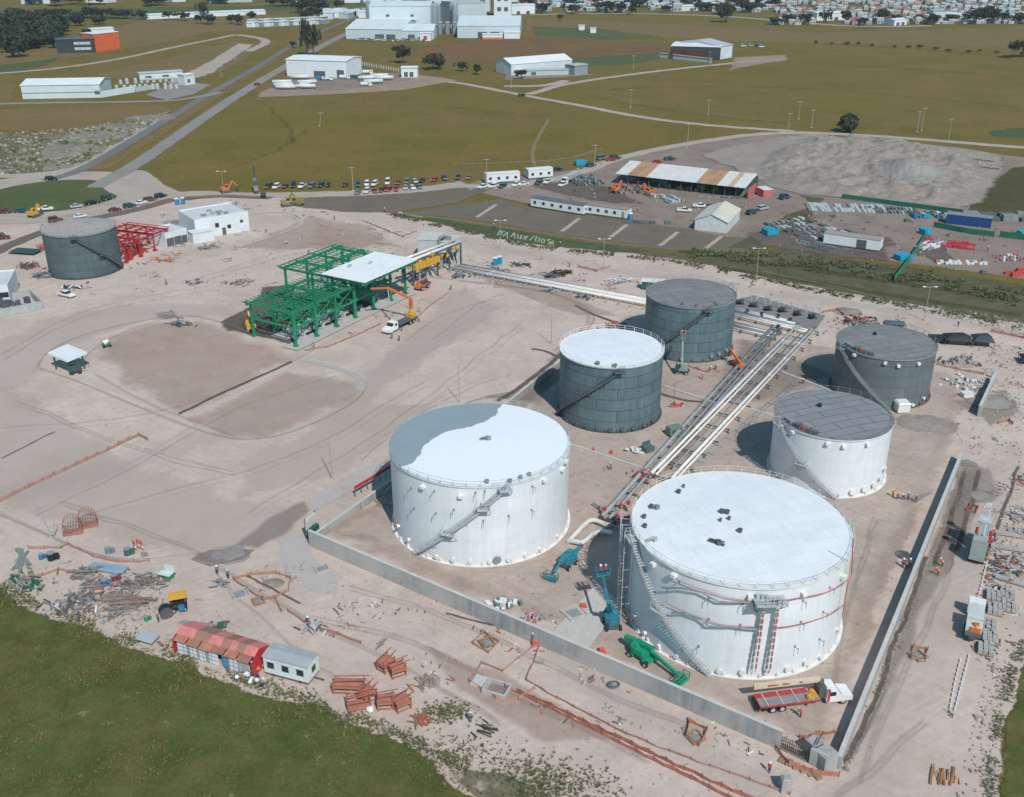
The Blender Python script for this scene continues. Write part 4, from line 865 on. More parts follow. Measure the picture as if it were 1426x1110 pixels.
for x in (-.8,.8):
    for y in (-1,1): m.wheel((x,y,.4), .4, .25)
m.obj('wheel', RUBBER, o); m = MB(); m.beam((1.3,0,.7), (2.4,0,.9), .12); m.obj('drawbar', DSTEEL, o)
o = thing('cement_mixer', 'small white and green mixer right of the white canopy', 'mixer', G(149,483), .5); m = MB(); m.box((0,0,.5), (1.8,1.0,.5)); m.obj('frame', GREEN, o); m = MB(); m.tube((-.5,0,1.1), (.6,0,1.6), .7, 12, r2=.4); m.obj('drum', OFFW, o); m = MB(); [m.wheel((x,y,.35), .35, .2) for x in (-.7,.7) for y in (-.6,.6)]; m.obj('wheel', RUBBER, o)
# ---------------------------------------------------------------- site cabins, sheds
CAB = M((.66,.68,.68), .55, .08, .6); CROOF = M((.36,.385,.395), .6, .1, .5)
def cabin(label, q0, q1, dep, h, nwin, roofm=CROOF, base=None, group=None, name='site_cabin', windows_side=True, mat=CAB, door=None, gable=.25):
    o, L = local_box(name, label, 'site cabin', q0, q1, dep, h, group); b = .45
    m = MB(); m.side([(0,b),(L,b),(L,h),(0,h)], 0, dep); m.obj('wall', mat, o)
    m = MB(); e = .12; m.grid8([(-e,-e,h),(L+e,-e,h),(L+e,dep/2,h+gable),(-e,dep/2,h+gable),(-e,-e,h+.1),(L+e,-e,h+.1),(L+e,dep/2,h+gable+.1),(-e,dep/2,h+gable+.1)])
    m.grid8([(-e,dep/2,h+gable),(L+e,dep/2,h+gable),(L+e,dep+e,h),(-e,dep+e,h),(-e,dep/2,h+gable+.1),(L+e,dep/2,h+gable+.1),(L+e,dep+e,h+.1),(-e,dep+e,h+.1)]); m.obj('roof', roofm, o)
    m = MB(); m.box((L/2,dep/2,.18), (L-.1,dep-.1,.28)); m.obj('skirting', base or DSTEEL, o)
    for k in range(nwin):
        u = L*(k+.5)/nwin; 
        if door is not None and k == door:
            f = MB(); f.box((u,-.02,.5), (1.1,.08,2.1)); f.obj('door', STEEL, o); continue
        f = MB(); f.box((u,-.03,1.35), (1.25,.08,1.15)); f = f.obj('window', GALV, o); m = MB(); m.box((u,-.06,1.45), (1.0,.06,.95)); m.obj('pane', glass_mat(), f)
    if windows_side:
        f = MB(); f.box((L+.03,dep/2,1.35), (.08,1.1,1.1)); f = f.obj('window', GALV, o); m = MB(); m.box((L+.06,dep/2,1.45), (.06,.9,.9)); m.obj('pane', glass_mat(), f)
    m = MB()
    for u in (L*.2, L*.8): m.wheel((u,.2,.36), .36, .3); m.wheel((u,dep-.2,.36), .36, .3)
    m.obj('wheel', RUBBER, o); m = MB(); m.beam((L,dep/2,.35), (L+1.6,dep/2,.3), .14); m.obj('tow_bar', DSTEEL, o)
    return o, L
cabin('white site cabin with grey roof next to the red roofed lockers', (369,939), (430,955), 3.0, 3.1, 3)
grn = M((.05,.20,.15), .6, .2, 1)
cabin('long white site cabin with dark grey roof, left one on the slope', (739,288), (812,300), 4, 3.3, 6, M((.13,.135,.135), .7, .15, .5), grn, 'long white site cabins')
cabin('long white site cabin with brownish roof, right one on the slope', (816,298), (873,306), 4, 3.3, 5, M((.28,.22,.19), .7, .15, .5), grn, 'long white site cabins', door=4)
cabin('white site cabin with pale roof behind parked cars, left one along the road', (677,256), (724,253), 4, 3.6, 4, CAB, grn, 'white cabins along the road', windows_side=False)
cabin('white site cabin with pale roof behind parked cars, right one along the road', (736,250), (770,247), 4.5, 3.6, 3, CAB, grn, 'white cabins along the road')
o, L = cabin('white site cabin with open doorway, standing alone in the right yard', (1146,340), (1224,351), 4.5, 3.6, 0, M((.34,.29,.26), .7, .15, .5), grn, windows_side=False)
m = MB(); m.box((L*.68,-.06,.5), (3.0,.1,2.6)); m.obj('dark_opening', DSTEEL, o)
rr = random.Random(21); m = MB()
for k in range(10): m.box((L*rr.uniform(.1,.9), 4.5+rr.uniform(1,4), 0), (rr.uniform(.6,3), rr.uniform(.5,1.2), rr.uniform(.4,1.4)), rr.random())
o = m.obj('scrap_heap', STEEL); o.parent = None; o.matrix_world = Matrix.Translation(G(1146,340)) @ Matrix.Rotation(ang(G(1146,340), G(1224,351)), 4, 'Z'); tag(o, 'heap of grey scrap and pipes behind the lone right yard cabin', 'scrap heap')
# porta cabins blue on slope end
def toilet(label, px, py, rz=0, mt=BLUE):
    o = thing('portable_toilet', label, 'portable toilet', G(px, py), rz, 'portable toilets'); m = MB(); m.box((0,0,0), (1.3,1.3,2.2)); m.obj('body', mt, o); m = MB(); m.box((0,0,2.2), (1.38,1.38,.3), taper=.75); m.obj('roof', CAB, o); m = MB(); m.box((0,-.67,.15), (.8,.05,1.9)); m.obj('door', M((.05,.22,.42), .5, .1, 2), o); return o
toilet('blue portable toilet at the end of the slope cabins', 878, 306); toilet('blue portable toilet near the roundabout, left of a pair', 247, 285, .1); toilet('blue portable toilet near the roundabout, right of a pair', 255, 284, .1)
toilet('bright blue portable toilet with white roof by the pipe run, left', 690, 369, -.2, M((.02,.25,.42), .5, .1, 1)); toilet('bright blue portable toilet with white roof by the pipe run, right', 696, 367, -.2, M((.02,.25,.42), .5, .1, 1))
# white gabled shed in the yard
def gable_shed(name, label, q0, q1, dep, h, rise, mw, mr, opens=(), cat='shed', ends=None):
    o, L = local_box(name, label, cat, q0, q1, dep, h); m = MB()
    m.box((.06,dep/2,0), (.12,dep,h)); m.box((L-.06,dep/2,0), (.12,dep,h)); m.box((L/2,dep-.06,0), (L-.24,.12,h)); m.box((L/2,.06,0), (L-.24,.12,h))
    for y in (0, dep-.1): m.side([(0,h),(L,h),(L/2,h+rise)], y, y+.1)
    m.obj('wall', mw, o); m = MB(); e = .35
    for s in (0, 1):
        x0, x1 = (-e, L/2) if s == 0 else (L/2, L+e); z0, z1 = (h-.15, h+rise) if s == 0 else (h+rise, h-.15)
        m.grid8([(x0,-e,z0),(x1,-e,z1),(x1,dep+e,z1),(x0,dep+e,z0),(x0,-e,z0+.12),(x1,-e,z1+.12),(x1,dep+e,z1+.12),(x0,dep+e,z0+.12)])
    m.obj('roof', mr, o)
    for u, w, hh in opens: m = MB(); m.box((L*u,-.04,0), (w,.08,hh)); m.obj('door', M((.55,.57,.57), .6, .1, 1), o)
    return o, L
rust_roof = soil('corrugated_roof', (.58,.54,.49), (.50,.36,.25), (.62,.60,.57), big=.16, mid=.3, fine=2, bump=0, fvar=.06)
gable_shed('storage_shed', 'white gabled shed with cream patched roof in the yard', (967,320), (1012,325), 19, 3.6, 2.2, M((.58,.60,.60), .6, .1, .5), M((.60,.56,.47), .6, .14, .25), ((.25,3.4,2.8),(.68,3.4,2.8)))
# long open shed with sheet roof (rusty panels are separate sheets)
a, b = G(860,256), G(1040,277); o = thing('open_shed', 'long open fronted shed with white and rust brown roof sheets', 'shed', a, ang(a, b)); L = (b-a).length; dep = 13
for k in range(13):
    for y, z in ((0,4.2),(dep,6.2)): m = MB(); m.beam((L*k/12,y,0), (L*k/12,y,z), .25); m.obj('post', DSTEEL, o)
m = MB(); m.box((L/2,dep,0), (L,.15,5.8)); m.obj('back_wall', M((.10,.115,.13), .8, .2, .6), o)
fr = [(0,.085,0),(.085,.235,1),(.235,.62,0),(.62,.78,1),(.78,.86,0),(.86,.90,2),(.90,.99,0)]
rm = [M((.62,.62,.59), .6, .10, .4), M((.40,.235,.14), .8, .22, .35, stretch=(1,.2,1)), M((.50,.36,.24), .8, .2, .5)]
for f0, f1, c in fr:
    m = MB(); x0, x1 = L*f0-(.6 if f0 == 0 else 0), L*f1; n = max(2, int((x1-x0)/1.0))
    for k in range(n):
        u0, u1 = x0+(x1-x0)*k/n, x0+(x1-x0)*(k+1)/n-.03; dz = .05*(k % 2)
        m.grid8([(u0,-1.2,4.1+dz),(u1,-1.2,4.1+dz),(u1,dep+.8,6.4+dz),(u0,dep+.8,6.4+dz),(u0,-1.2,4.2+dz),(u1,-1.2,4.2+dz),(u1,dep+.8,6.5+dz),(u0,dep+.8,6.5+dz)])
    m.obj('roof_sheet', rm[c], o)
m = MB(); m.box((L+.2,dep/2-1,0), (.2,dep-3,3.8)); m.obj('end_wall', PINKR, o); m = MB(); rr = random.Random(5)
for k in range(16): m = MB(); m.box((L*rr.uniform(.05,.95), rr.uniform(2,9), 0), (rr.uniform(1,4), rr.uniform(1,2.5), rr.uniform(.8,2.2)), rr.random()*.4); m.obj('stored_goods', M((.20,.24,.27), .7, .4, .15), o)
# red roofed lockers
a, b = G(243,910), G(352,944); o = thing('locker_shed', 'long shed with striped pink and brown roof, white doors and red gable ends', 'shed', a, ang(a, b)); L = (b-a).length; h, dep = 2.5, 4.2
m = MB(); m.box((L/2,dep-.06,0), (L,.12,h)); 
for k in range(6): m.box((L*k/5*.96+L*.02,.9+(dep-1)/2,0), (.12,dep-1,h))
m.obj('wall', M((.5,.12,.10), .7, .15, 1), o)
for x in (0, L): m = MB(); m.side([(x-.06,0),(x+.06,0),(x+.06,h),(x-.06,h)], 0, dep); m.face([(x,0,h),(x,dep/2,h+1.0),(x,dep,h)]); m.obj('gable_end', M((.48,.04,.045), .6, .15, 1), o)
strip = [(0,.22,0),(.22,.42,1),(.42,.57,0),(.57,.68,1),(.68,.76,0),(.76,.86,1),(.86,1,0)]
for f0, f1, c in strip:
    m = MB(); x0, x1 = L*f0, L*f1
    m.grid8([(x0,dep/2,h+1.0),(x1,dep/2,h+1.0),(x1,dep+.3,h-.1),(x0,dep+.3,h-.1),(x0,dep/2,h+1.08),(x1,dep/2,h+1.08),(x1,dep+.3,h-.02),(x0,dep+.3,h-.02)])
    m.grid8([(x0,.9,h+.35),(x1,.9,h+.35),(x1,dep/2,h+1.0),(x0,dep/2,h+1.0),(x0,.9,h+.43),(x1,.9,h+.43),(x1,dep/2,h+1.08),(x0,dep/2,h+1.08)])
    m.obj('roof_sheet', (M((.60,.20,.175), .6, .12, .8), M((.31,.165,.125), .75, .15, .8))[c], o)
for k in range(6):
    x0, x1 = L*(.02+k*.16), L*(.02+k*.16+.15); z = h+.02-.07*(k % 3)
    m = MB(); m.grid8([(x0,-.15,z-.02),(x1,-.15,z-.02),(x1,1.1,z+.38),(x0,1.1,z+.38),(x0,-.15,z+.04),(x1,-.15,z+.04),(x1,1.1,z+.44),(x0,1.1,z+.44)]); m.obj('awning', (M((.40,.17,.12), .75, .2, .8), M((.33,.15,.11), .75, .2, .8))[k % 2], o)
for f, wd, mt in ((.12,2.2,0),(.24,2.2,0),(.37,2.2,0),(.48,2.2,0),(.66,1.3,2),(.76,1.8,0),(.88,1.8,1)):
    m = MB(); m.box((L*f,.3,.05), (wd,.08,2.05)); d = m.obj('door', (CAB, M((.42,.43,.42), .7, .2, 1), M((.02,.22,.36), .5, .15, 1))[mt], o); m = MB(); m.box((L*f,.25,.7), (wd*.92,.04,.08)); m.box((L*f,.25,1.4), (wd*.92,.04,.08)); m.box((L*f,.25,.1), (.08,.04,1.9)); m.obj('door_bar', STEEL, d)
rr = random.Random(13)
for k, (px, py, l, c) in enumerate(((357,925,'heap of clothing and bags, larger one, at the right end of the locker shed',0),(349,945,'small heap of rags and buckets in front of the locker shed corner',1))):
    m = MB(); 
    for j in range(26): m.blob((rr.gauss(0,.8), rr.gauss(0,.7), rr.uniform(.1,1.4-c*.5)), rr.uniform(.18,.38), j, rr.randrange(4), 6, 4)
    tag(m.obj('rag_heap', [CAB, PINKR, DENIM, OFFW]), l, 'rag heap').location = G(px, py)
o = thing('flat_cart', 'grey blue sheet lying on a timber frame left of the locker shed', 'cart', G(206,893), -.3); m = MB(); m.box((0,0,.7), (2.8,2.0,.08), ry=.1); m.obj('sheet', M((.36,.42,.46), .5, .1, .5), o); m = MB(); [m.beam((x,y,0), (x,y,.7), .12) for x in (-1.2,1.2) for y in (-.8,.8)]; m.obj('leg', WOOD, o)
# ---------------------------------------------------------------- cars
GL = glass_mat()
CARC = {'white': M((.72,.72,.71), .35, .04, 2), 'silver': M((.42,.44,.45), .35, .06, 2), 'grey': M((.16,.17,.18), .35, .08, 2), 'black': M((.02,.021,.024), .3, .1, 2), 'red': M((.36,.03,.03), .35, .08, 2), 'maroon': M((.15,.035,.03), .4, .1, 2), 'blue': M((.03,.07,.15), .35, .1, 2), 'green': M((.03,.075,.065), .4, .1, 2), 'brown': M((.16,.085,.055), .45, .1, 2), 'yellow': M((.62,.36,.05), .45, .1, 2)}
CM = {}
def wheel_mesh(r, w):
    k = ('w', r, w)
    if k not in CM:
        m = MB(); m.wheel((0,0,0), r, w, n=14); m.wheel((0,0,0), r*.55, w+.04, n=10, mi=1); CM[k] = m.mesh('wheel', [RUBBER, GALV])
    return CM[k]
def add_wheels(o, xs, ys, r, w):
    for x in xs:
        for y in ys:
            c = bpy.data.objects.new('wheel', wheel_mesh(r, w)); COL.objects.link(c); c.parent = o; c.location = (x, y, r)
def add_mesh(name, me, o):
    c = bpy.data.objects.new(name, me); COL.objects.link(c); c.parent = o; return c
def frust(m, x0, x1, X0, X1, w, W, z0, z1, mi=0):
    """x0..x1 at the top, X0..X1 at the bottom"""
    m.grid8([(X0,-W,z0),(X1,-W,z0),(X1,W,z0),(X0,W,z0),(x0,-w,z1),(x1,-w,z1),(x1,w,z1),(x0,w,z1)], mi)
def car_parts(kind, col):
    k = (kind, col)
    if k in CM: return CM[k]
    c = CARC[col]; b = MB(); g = MB(); W = .88
    if kind == 'pickup':
        b.side([(-2.6,.45),(-2.6,1.05),(-.75,1.05),(-.7,1.1),(1.0,1.1),(1.3,1.08),(2.45,.95),(2.6,.8),(2.6,.45)], -W, W); frust(g, -.55,.55,-.75,1.2,.72,.84,1.08,1.66); frust(b, -.5,.5,-.56,.58,.72,.74,1.66,1.76); b.box((-1.68,0,1.05), (1.7,1.5,.02), mi=1)
        b.box((-1.68,W-.04,1.05), (1.85,.08,.22)); b.box((-1.68,-W+.04,1.05), (1.85,.08,.22))
    elif kind in ('suv', 'van'):
        h = 1.75 if kind == 'suv' else 2.1; L = 2.3 if kind == 'suv' else 2.5
        b.side([(-L,.4),(-L-.02,.95),(-L+.1,1.08),(1.0,1.08),(1.25,1.05),(L-.1,.9),(L,.75),(L,.4)], -W, W); frust(g, -L+.25,.55,-L+.08,1.2,.72,.86,1.08,h-.08); frust(b, -L+.24,.5,-L+.22,.58,.7,.74,h-.08,h)
    else:
        b.side([(-2.2,.35),(-2.22,.85),(-1.5,.97),(1.0,.97),(2.0,.8),(2.2,.62),(2.2,.35)], -W, W); frust(g, -1.0,.35,-1.6,1.1,.66,.82,.97,1.36); frust(b, -1.0,.32,-1.05,.40,.66,.69,1.36,1.43)
    lt = MB(); X = b.v[0][0]; fx = max(v[0] for v in b.v)
    for y in (-.6,.6): lt.box((fx,y,.66), (.06,.36,.16))
    CM[k] = (b.mesh('body', [c, DSTEEL]), g.mesh('windows', GL), lt.mesh('headlights', OFFW)); return CM[k]
def car(kind, col, px, py, rz, label, group):
    o = thing('parked_'+('pickup' if kind == 'pickup' else 'van' if kind == 'van' else 'car'), label, {'pickup':'pickup','van':'van'}.get(kind, 'car'), G(px, py), rz, group); B_, Gm, lt = car_parts(kind, col)
    add_mesh('body', B_, o); add_mesh('windows', Gm, o); add_mesh('headlights', lt, o); x = 1.55 if kind == 'pickup' else 1.38; add_wheels(o, (-x, x), (-.78,.78), .36 if kind != 'sedan' else .32, .24); return o
KN = {'sedan':'saloon car','suv':'tall car','pickup':'pickup','van':'van'}
def row(items, rzf, where, group):
    """items left to right; the label counts along the row"""
    items = sorted(items, key=lambda t: t[0]); seen = {}
    tot = {}
    for it in items: tot[(it[2], it[3])] = tot.get((it[2], it[3]), 0)+1
    for i, (px, py, kind, col) in enumerate(items):
        k = (kind, col); seen[k] = seen.get(k, 0)+1
        pre = '' if tot[k] == 1 else (ORD[seen[k]-1]+' ')
        car(kind, col, px, py, rzf(i, px), '%s%s %s in %s' % (pre, col, KN[kind], where), group)
rr = random.Random(31)
row([(374,262,'van','brown'),(385,262,'suv','white'),(397,261,'sedan','maroon'),(409,260,'van','black'),(421,261,'pickup','white'),(434,261,'suv','grey'),(447,260,'suv','green'),(458,259,'sedan','black'),(481,259,'sedan','maroon'),(499,259,'suv','green'),(511,258,'suv','white'),(522,258,'suv','white'),(540,256,'van','white'),(554,256,'sedan','brown'),(567,255,'suv','grey'),(578,254,'sedan','silver'),(588,253,'sedan','black'),(605,252,'sedan','red'),(619,250,'suv','blue'),(638,249,'suv','green'),(653,249,'sedan','grey')], lambda i, x: -PI/2+rr.uniform(-.25,.25), 'the row along the field edge', 'cars parked along the field edge')
row([(498,270,'sedan','grey'),(511,268,'suv','white'),(522,268,'sedan','red'),(532,267,'suv','maroon'),(541,266,'suv','red'),(552,265,'pickup','red'),(565,263,'sedan','silver'),(574,263,'sedan','white'),(584,262,'sedan','grey')], lambda i, x: -PI/2+rr.uniform(-.4,.4), 'the near row along the access road', 'cars parked on the near side of the road')
row([(673,262,'pickup','white'),(687,261,'suv','white'),(700,261,'suv','green'),(719,259,'pickup','white'),(729,258,'sedan','white'),(750,256,'suv','green'),(763,255,'pickup','white'),(784,259,'pickup','white')], lambda i, x: -PI/2-.6+rr.uniform(-.2,.2), 'front of the white road cabins', 'cars in front of the white cabins')
row([(777,237,'sedan','black'),(823,232,'suv','green'),(838,222,'van','grey'),(857,222,'van','green'),(916,227,'sedan','red'),(933,223,'pickup','green'),(851,224,'sedan','red')], lambda i, x: .4+rr.uniform(-.3,.3), 'the strip behind the open shed', 'vehicles behind the long open shed')
row([(6,297,'suv','maroon'),(31,296,'suv','green'),(64,293,'pickup','white'),(107,289,'sedan','silver'),(129,284,'pickup','black'),(151,278,'van','green')], lambda i, x: .12+.0035*x+rr.uniform(-.1,.1), 'the line along the roundabout lawn', 'cars along the roundabout lawn')
row([(78,309,'van','maroon'),(112,303,'sedan','white'),(160,294,'sedan','maroon'),(181,289,'suv','green'),(197,284,'sedan','white'),(209,280,'suv','brown'),(224,275,'suv','black'),(3,333,'van','maroon')], lambda i, x: .15+.003*x+rr.uniform(-.1,.1), 'the line outside the roundabout road', 'cars on the outer side of the roundabout road')
car('suv','black',72,251,.1,'single black car driving on the far side of the roundabout','cars on the roads')
car('suv','red',359,119,.8,'single small red car driving on the avenue','cars on the roads'); car('suv','black',727,134,.2,'black car on the dirt track across the field','cars on the roads')
car('pickup','white',93,413,-.5,'white pickup parked in front of the lone grey tank','cars inside the site')
car('pickup','white',1213,348,.5,'white pickup beside the lone right yard cabin','cars inside the site') if False else None
for k, (px, py, c) in enumerate(((953,295,'white'),(975,289,'white'),(992,290,'grey'))): car('pickup' if k < 2 else 'suv', c, px, py, -.2, ('white pickup, nearer one, left of the gabled shed','white pickup, farther one, left of the gabled shed','grey car behind the gabled white shed')[k], 'cars left of the gabled shed')
for k, (px, py, c, kd) in enumerate(((1047,298,'green','suv'),(1062,292,'silver','suv'),(1093,277,'blue','van'))): car(kd, c, px, py, .6, ('dark green car beside the gabled shed, right side','silver car beside the gabled shed, right side','dark blue van below the gravel heap')[k], 'cars right of the gabled shed')
# ---------------------------------------------------------------- trucks and machines
def truck(label, p, q, build, cab=WHT, name='truck', cat='truck', L=None, hood=True, group=None):
    """from rear pixel p to nose pixel q"""
    a, b = G(*p), G(*q); D_ = L or (b-a).length; o = thing(name, label, cat, (a+b)/2, ang(a, b), group)
    m = MB(); m.beam((-D_/2,0,.95), (D_/2-.3,0,.95), .9, .3); m.obj('frame', DSTEEL, o)
    x = D_/2; m = MB()
    if hood: m.side([(x,.6),(x-.05,1.35),(x-1.7,1.65),(x-2.3,2.5),(x-3.7,2.6),(x-3.8,.9),(x-3.6,.6)], -1.15, 1.15)
    else: m.side([(x,.6),(x-.05,1.5),(x-.35,2.6),(x-2.0,2.65),(x-2.0,.6)], -1.15, 1.15)
    c = m.obj('cab', cab, o); m = MB()
    if hood: m.grid8([(x-1.72,-1,1.72),(x-2.26,-1,2.42),(x-2.26,1,2.42),(x-1.72,1,1.72),(x-1.66,-1,1.74),(x-2.2,-1,2.44),(x-2.2,1,2.44),(x-1.66,1,1.74)]); m.box((x-2.95,0,1.65), (.9,2.34,.65))
    else: m.grid8([(x-.06,-1,1.6),(x-.33,-1,2.4),(x-.33,1,2.4),(x-.06,1,1.6),(x,-1,1.6),(x-.27,-1,2.42),(x-.27,1,2.42),(x,1,1.6)]); m.box((x-1.1,0,1.65), (.9,2.34,.65))
    m.obj('window', GL, c); m = MB()
    for y in (-.8,.8): m.box((x+.02,y,.85), (.06,.4,.25))
    m.obj('headlight', OFFW, c); add_wheels(o, (x-1.3,) if hood else (x-1.0,), (-.95,.95), .5, .32); add_wheels(o, (-D_/2+1.8, -D_/2+3.1), (-1.0,1.0), .55, .5)
    build(o, D_); return o
def toward(o, px, py, z):
    g = G(px, py, z)-o.location; return Matrix.Rotation(-o.rotation_euler.z, 3, 'Z') @ g
def b_red(o, D_):
    x0, x1 = -D_/2, D_/2-4.6; m = MB(); m.box(((x0+x1)/2,0,1.15), (x1-x0,2.5,.18)); m.obj('flatbed', M((.24,.23,.225), .8, .2, .8), o)
    m = MB(); m.box(((x0+x1)/2,.85,1.34), (x1-x0,.85,.05)); m.box(((x0+x1)/2,-1.26,1.1), (x1-x0,.06,.3)); m.box(((x0+x1)/2,1.26,1.1), (x1-x0,.06,.3)); m.box((x0,0,1.0), (.15,2.5,.35)); m.obj('red_deck', M((.42,.05,.06), .6, .25, 1.4), o)
    m = MB()
    for k in range(4): u = x0+(x1-x0)*(k+.5)/4; m.box((u,0,1.40), (.08,2.5,.05))
    m.obj('deck_strap', OFFW, o)
    m = MB(); m.beam((x1+.4,.5,3.3), (x0-.3,.9,3.0), .5, .65); m.beam((x1+.2,.5,3.32), (x0+2,.85,3.08), .62, .3); b = m.obj('crane_boom', M((.60,.50,.37), .5, .1, .6), o)
    m = MB(); d = Vector((x0-.3,.9,3.0))-Vector((x1+.4,.5,3.3))
    for f in (.25,.5,.72): c = Vector((x1+.4,.5,3.3))+d*f; m.beam(c+Vector((.7,-.27,.05)), c+Vector((-.7,-.25,.05)), .06, .22)
    m.obj('boom_stripe', RED, b); m = MB(); m.box((x1+.5,.2,1.1), (1.1,1.6,1.5)); m.tube((x1+.5,.4,2.4), (x1+.5,.4,3.2), .45, 10); m.obj('crane_turret', DSTEEL, o)
    m = MB(); m.box((x1+1.1,-1.0,.7), (.35,.35,1.9)); m.obj('outrigger', RED, o); m = MB(); m.tube((x1-.6,-.7,1.35), (x1-.6,.5,1.35), .5, 10); m.box((x1-1.4,-.7,1.35), (.6,.6,.5)); m.obj('load', YEL, o)
    m = MB(); m.box((x0-.2,0,.5), (.2,2.3,.5)); m.box((x0+.8,-1.1,.6), (.5,.25,.5)); m.obj('rear_bumper', BLACK, o)
truck('white cab boom truck with red flatbed beside the biggest tank', (1053,987), (1181,971), b_red, name='boom_truck')
def b_crane(o, D_):
    x0, x1 = -D_/2, D_/2-4.4; m = MB(); m.box(((x0+x1)/2,0,1.15), (x1-x0,2.4,.3)); m.obj('flatbed', DSTEEL, o)
    m = MB(); m.box((x0+1.2,0,1.4), (2,2.0,1.1)); m.tube((x0+1.2,0,2.3), (x0+1.2,0,3.6), .6, 10); m.obj('crane_turret', YEL, o)
    k0 = Vector((x0+1.2,0,3.4)); k1 = toward(o, 572, 416, 6.5); k2 = toward(o, 540, 401, 8.6); k3 = toward(o, 516, 402, 8.8)
    m = MB(); m.beam(k0, k1, .6, .8); m.beam(k1, k2, .5, .55); m.obj('crane_boom', ORANGE, o)
    m = MB(); m.beam(k2, k3, .38, .42); m.obj('jib', M((.50,.14,.06), .5, .1, 1), o); m = MB(); m.beam(k2, toward(o, 545, 445, .5), .22); m.beam(k2+(k1-k2)*.3, toward(o, 538, 418, 4), .1); m.obj('hoist_leg', GALV, o)
    m = MB()
    for x in (x0+.4, x1+.3):
        for y in (-1.9,1.9): m.beam((x,0,.9), (x,y,.9), .22); m.beam((x,y,.9), (x,y,0), .18)
    m.obj('outrigger', DSTEEL, o)
truck('white crane truck with orange boom reaching under the white roof', (577,446), (537,466), b_crane, name='crane_truck')
def b_boxes(o, D_):
    x = D_/2; m = MB()
    for k, (c, l, h) in enumerate(((-2.5+x-2.2,2.4,1.5),(x-7.0,1.8,1.2))): m.box((c,0,1.15), (l,2.2,h))
    m.obj('water_tank', M((.55,.58,.55), .5, .1, .6), o); m = MB(); m.box((-D_/2+1.4,0,1.15), (2.6,2.2,.35)); m.obj('flatbed', DSTEEL, o); m = MB(); m.box((-D_/2+1.5,-.2,1.5), (1.4,1.4,.8)); m.blob((-D_/2+1.5,-.2,2.3), .6, 4, 0, 8, 5); m.obj('pump_unit', ORANGE, o)
truck('white works truck with orange pump on its back, on the right haul road', (1352,897), (1358,850), b_boxes, name='works_truck', hood=False)
def b_trail(o, D_):
    m = MB(); m.box((-1.8,0,1.15), (D_-3.4,2.4,1.6)); m.obj('cargo_box', M((.40,.42,.42), .6, .12, .6), o)
truck('grey box truck parked right of the road cabins', (803,247), (785,257), b_trail, name='box_truck', hood=False)
def wheels4(o, x, y, r=.45, w=.35): add_wheels(o, (-x, x), (-y, y), r, w)
def boom_lift(label, px, py, rz, mt, segs, basket, base=(2.6,1.9), tilt_m=None):
    """segs: points (local) of the boom; basket at the end"""
    o = thing('boom_lift', label, 'boom lift', G(px, py), rz, 'boom lifts'); m = MB(); m.box((0,0,.45), (base[0],base[1]*.8,.55)); m.box((-base[0]*.3,0,.4), (.5,base[1]*1.1,.4)); m.box((base[0]*.3,0,.4), (.5,base[1]*1.1,.4)); m.obj('chassis', DSTEEL if mt is not LIFTG else LIFTG, o); wheels4(o, base[0]*.42, base[1]*.55)
    m = MB(); m.prism([(-1.7,-.8),(-1.3,-1.1),(.7,-1.05),(1.2,-.5),(1.2,.5),(.7,1.05),(-1.3,1.1),(-1.7,.8)], 1.0, 1.9); m.box((-1.1,0,1.9), (1.2,1.7,.45), taper=.8); m.obj('turntable', mt, o)
    for i, (a, b, wd) in enumerate(segs):
        m = MB(); m.beam(a, b, wd, wd*1.1); m.obj('boom' if i < 2 else 'jib', (tilt_m or mt), o)
    c = Vector(basket[0]); m = MB(); rz2 = basket[1]; u = dirv(rz2); n = Vector((-u.y, u.x, 0)); m.box(c, (1.0,2.2,.15), rz2)
    P = [c+u*a*.5+n*b*1.1 for a, b in ((-1,-1),(1,-1),(1,1),(-1,1))]
    for p, q in zip(P, P[1:]+P[:1]):
        m.beam(p, p+Vector((0,0,1.15)), .09)
        for z in (.55, 1.15): m.beam(p+Vector((0,0,z)), q+Vector((0,0,z)), .08)
    m.obj('basket', mt if not tilt_m else TEAL, o); return o
gq = ang(G(890,905), G(940,938))
boom_lift('bright green boom lift with folded boom behind the front wall', 895, 917, gq, LIFTG, [((-3.4,0,1.7),(1.5,.25,2.3),.75),((1.5,.2,1.9),(5.6,.2,1.1),.4),((5.6,.2,1.1),(6.4,.2,.8),.5)], ((7.0,.2,.3), .1), (3.6,2.2))
bq = ang(G(772,795), G(800,772))
boom_lift('blue boom lift folded low, between the two white tanks', 790, 788, bq+PI, TEAL, [((-3.2,.2,1.8),(2.6,.2,2.1),.5),((-3.2,-.3,1.4),(2.2,-.3,1.5),.35),((2.6,.2,2.0),(4.2,.2,1.0),.3)], ((5.0,.2,.3), .1))
def lifted(label, base, rz, mt, mid, bas, bz, tm=None):
    o = thing('tmp', 'x', 'x', G(*base), rz); a = toward(o, mid[0], mid[1], mid[2]); b = toward(o, bas[0], bas[1], bz); bpy.data.objects.remove(o)
    return boom_lift(label, base[0], base[1], rz, mt, [((-.8,.1,2.0),tuple(a),.42),(tuple(a),tuple(b),.32),((-.6,-.3,2.0),tuple(a*.8+Vector((0,-.3,.2))),.3)], (tuple(b), .2))
lifted('blue boom lift raised with two workers beside the biggest tank', (852,872), ang(G(848,860), G(856,885)), TEAL, (847,838,5.6), (839,800,), 6.4)
lifted('blue boom lift raised against the all grey tank wall', (950,520), -.3, M((.24,.30,.31), .5, .15, 1), (950,508,3.6), (951,470), 8.2)
